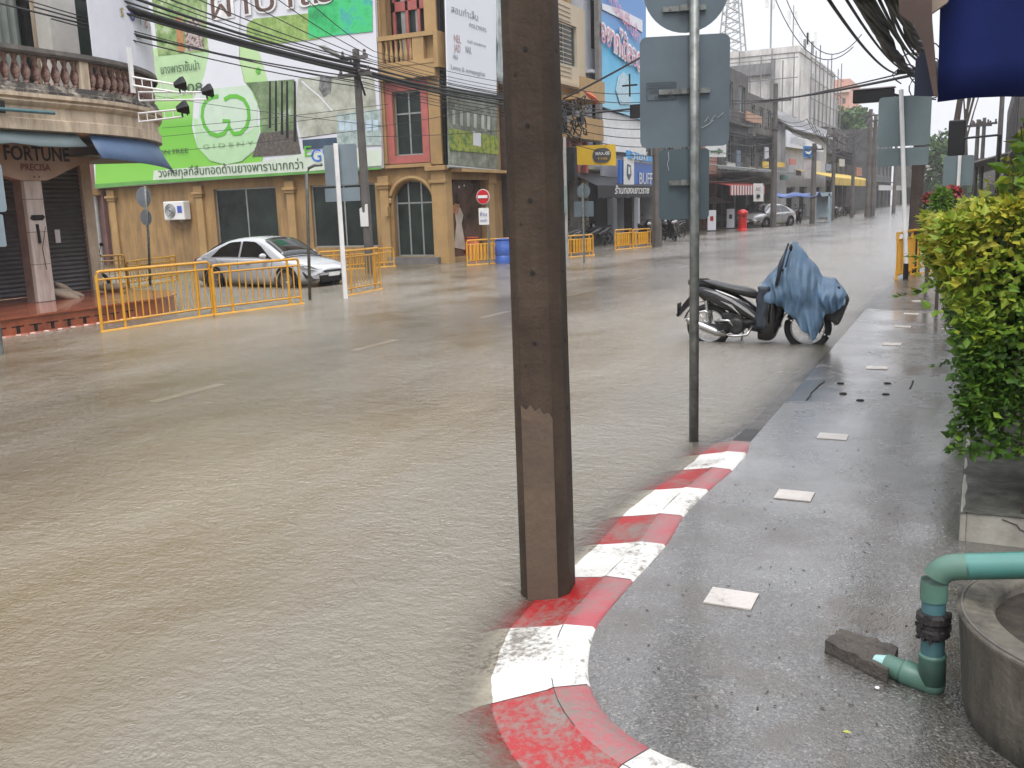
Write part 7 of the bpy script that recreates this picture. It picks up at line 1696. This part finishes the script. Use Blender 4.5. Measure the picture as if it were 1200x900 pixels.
# right bundle to the cable pole
tops = [(1003, -10, .07), (1010, -12, .06), (1045, -8, .07), (1052, -6, .06), (985, -12, .015), (1018, -10, .02), (1026, -10, .016), (1034, -10, .018), (965, -10, .018), (1030, -30, .012), (990, -30, .012)]
ends = [(1068, 84), (1072, 88), (1086, 62), (1090, 66), (1064, 84), (1080, 72), (1084, 74), (1082, 70), (1050, 86), (1074, 82), (1066, 80)]
random.seed(4)
for k, ((x0, y0, r), (x1, y1)) in enumerate(zip(tops, ends)):
    a_ = PY(x0, y0, 9.0); b_ = PY(x1, y1, 22.8)
    if r > .05:
        q = MB()
        cen = sag(a_, b_, .12, 30)
        for j in range(7):
            ph = random.uniform(0, 6.28); off = r*random.uniform(.3, .8); pts = [c_+Vector((off*math.cos(ph+i*.35), 0, off*math.sin(ph+i*.35)+.02*noise.noise(c_*2+Vector((j, 0, 0))))) for i, c_ in enumerate(cen)]; q.tube(pts, r*.38, 5)
        o = q.build('cable_bundle', m_cable, None, smooth='all'); o.location = a_; o.data.transform(Matrix.Translation(-Vector(a_)))
        tag(o, 'thick twisted cable bundle, '+['leftmost strand at the cable pole', 'second strand from the left', 'second strand from the right beside the awning', 'rightmost strand nearest the blue awning'][k], 'cable', 'cable bundles of the right pole')
    else: wire('thin black cable running from overhead down to the dark cable pole', a_, b_, r, .1+.1*random.random(), group='thin cables of the right pole')
# tangled coil at the pole head and short ties
q = MB()
for k in range(10):
    c_ = wp+Vector((random.uniform(-.3, .35), -.25, random.uniform(3.9, 4.9))); pts = [c_+Vector((.28*math.cos(a_)*random.uniform(.7, 1.1), random.uniform(-.05, .05), .22*math.sin(a_)*random.uniform(.7, 1.1))) for a_ in [i*.6 for i in range(random.randint(7, 12))]]; q.tube(pts, .014, 4)
q.build('cable_coil', m_cable, wpt, smooth='all')
# cable from dark far pole across to the right pole, and loops against the sky
wire('long black cable crossing the sky from the sooty shophouse to the cable pole', PX(852, 117, -15), wp+Vector((0, 0, 4.35)), .035, .25, group='sky cables')
wire('second thinner cable crossing the sky beside the long one', PX(852, 122, -15), wp+Vector((0, 0, 4.45)), .02, .2, group='sky cables')
for k, (x0, y0, x1, y1, sgy) in enumerate([(918, -10, 1010, 40, 2.4), (905, -10, 1000, 55, 2.2)]):
    wire('looping wire hanging against the white sky, '+['upper loop', 'lower loop'][k], PY(x0, y0, 40), PY(x1, y1, 40), .018, sgy*.6, group='sky loops')
for k, (a_, b_, s_) in enumerate([((975, 150, 73), (1020, 138, 82), .9), ((975, 158, 73), (1022, 142, 82), 1.0)]):
    wire('sagging pale wire between the poles over the dark end block', PY(*a_), PY(*b_), .05, s_*1.2, group='sagging wires at the street end')
# wires running along the far poles
Pp = [(G(770, 289), ZT(G(770, 289), 70)), (G(906, 266), ZT(G(906, 266), 98)), (G(952, 262), 7.2), (G(975, 258), 6.4), (G(998, 255), 6.9), (G(1016, 253.5), 7.8)]
for (pa, za), (pb3, zb) in zip(Pp, Pp[1:]):
    for k in range(5): wire('black cable strung between the utility poles of the far left pavement', Vector((pa.x+(k-2)*.25, pa.y, min(za, 7.5)-.5-.25*k)), Vector((pb3.x+(k-2)*.25, pb3.y, min(zb, 7.5)-.5-.25*k)), .02, .5, group='cables between the far utility poles')
for k in range(8): wire('black cable in front of the pale building between the brown pole and the far pole', PX(655, 100+k*9, -14.0), Vector((Pp[0][0].x, Pp[0][0].y, 6.0-.35*k)), .016, .2, group='cables over the far shops')
for k in range(6): wire('black cable crossing behind the central sign post', Vector((Pp[0][0].x, Pp[0][0].y, 5.4-.5*k)), Vector((Pp[1][0].x, Pp[1][0].y, 5.4-.4*k)), .018, .5, group='cables behind the central sign')
# heap of cable coils at the pole hidden by the brown one
t = thing('cable_cluster', 'dark tangle of cable boxes right beside the brown concrete pole', 'cable tangle', PX(672, 150, -14.2)); q = MB()
for k in range(26):
    c_ = PX(random.uniform(655, 688), random.uniform(122, 158), -14.2); rr = random.uniform(.15, .35); q.tube([c_+Vector((random.uniform(-.1, .1), rr*math.cos(a_), rr*math.sin(a_))) for a_ in [i*.7 for i in range(9)]], .028, 4)
q.build('coils', m_cable, t, smooth='all'); 
for k in range(6): c_ = PX(658+k*5.5, 135+5*math.sin(k*2), -14.1); q = MB(); q.box(c_, (.2, .3, .22)); q.build('splice_box', m_base if k % 2 else m_black, t)
for (x, y, lab) in ((738, 100, 'black crossbar on the wire before the blue billboard'), (750, 130, 'dark signal box hanging left of the central sign')):
    p = PY(x, y, 30); t = thing('hanging_box' if y > 120 else 'cable_spacer', lab, 'signal box' if y > 120 else 'cable spacer', p); q = MB()
    if y > 120: q.box(p, (.62, .25, .42)); q.build('housing', m_black, t, bevel=.02); q = MB(); q.tube([PY(700, 132, 30), PY(768, 125, 30)], .03, 6); q.build('mast_arm', m_black, t)
    else: q.box(p, (.5, .06, .05)); q.build('bar', m_black, t); q = MB(); q.tube([p+UZ*.35, p-UZ*.35], .03, 5); q.build('drop', m_black, t)
wire('slanting black cable across the blue billboard from lower left to the sign', PY(660, 116, 30), PY(755, 65, 30), .035, .02, group=None)
wire('black mast cable running level under the blue billboard', PY(685, 133, 30), PY(770, 124, 30), .03, .01, group=None)
# ---------------------------------------------------------------- haze
hz = MB(); hz.bb((-60, -12, -1.3), (40, 235, 32)); o = hz.build('haze', None or bpy.data.materials.new('damp air')); tag(o, kind='stuff')
m = o.data.materials[0]; m.use_nodes = True; nt = m.node_tree; nt.nodes.clear(); out = nt.nodes.new('ShaderNodeOutputMaterial'); pv_ = nt.nodes.new('ShaderNodeVolumePrincipled'); pv_.inputs['Color'].default_value = (.92, .93, .96, 1); pv_.inputs['Density'].default_value = .0008; pv_.inputs['Anisotropy'].default_value = .3; nt.links.new(pv_.outputs[0], out.inputs['Volume'])
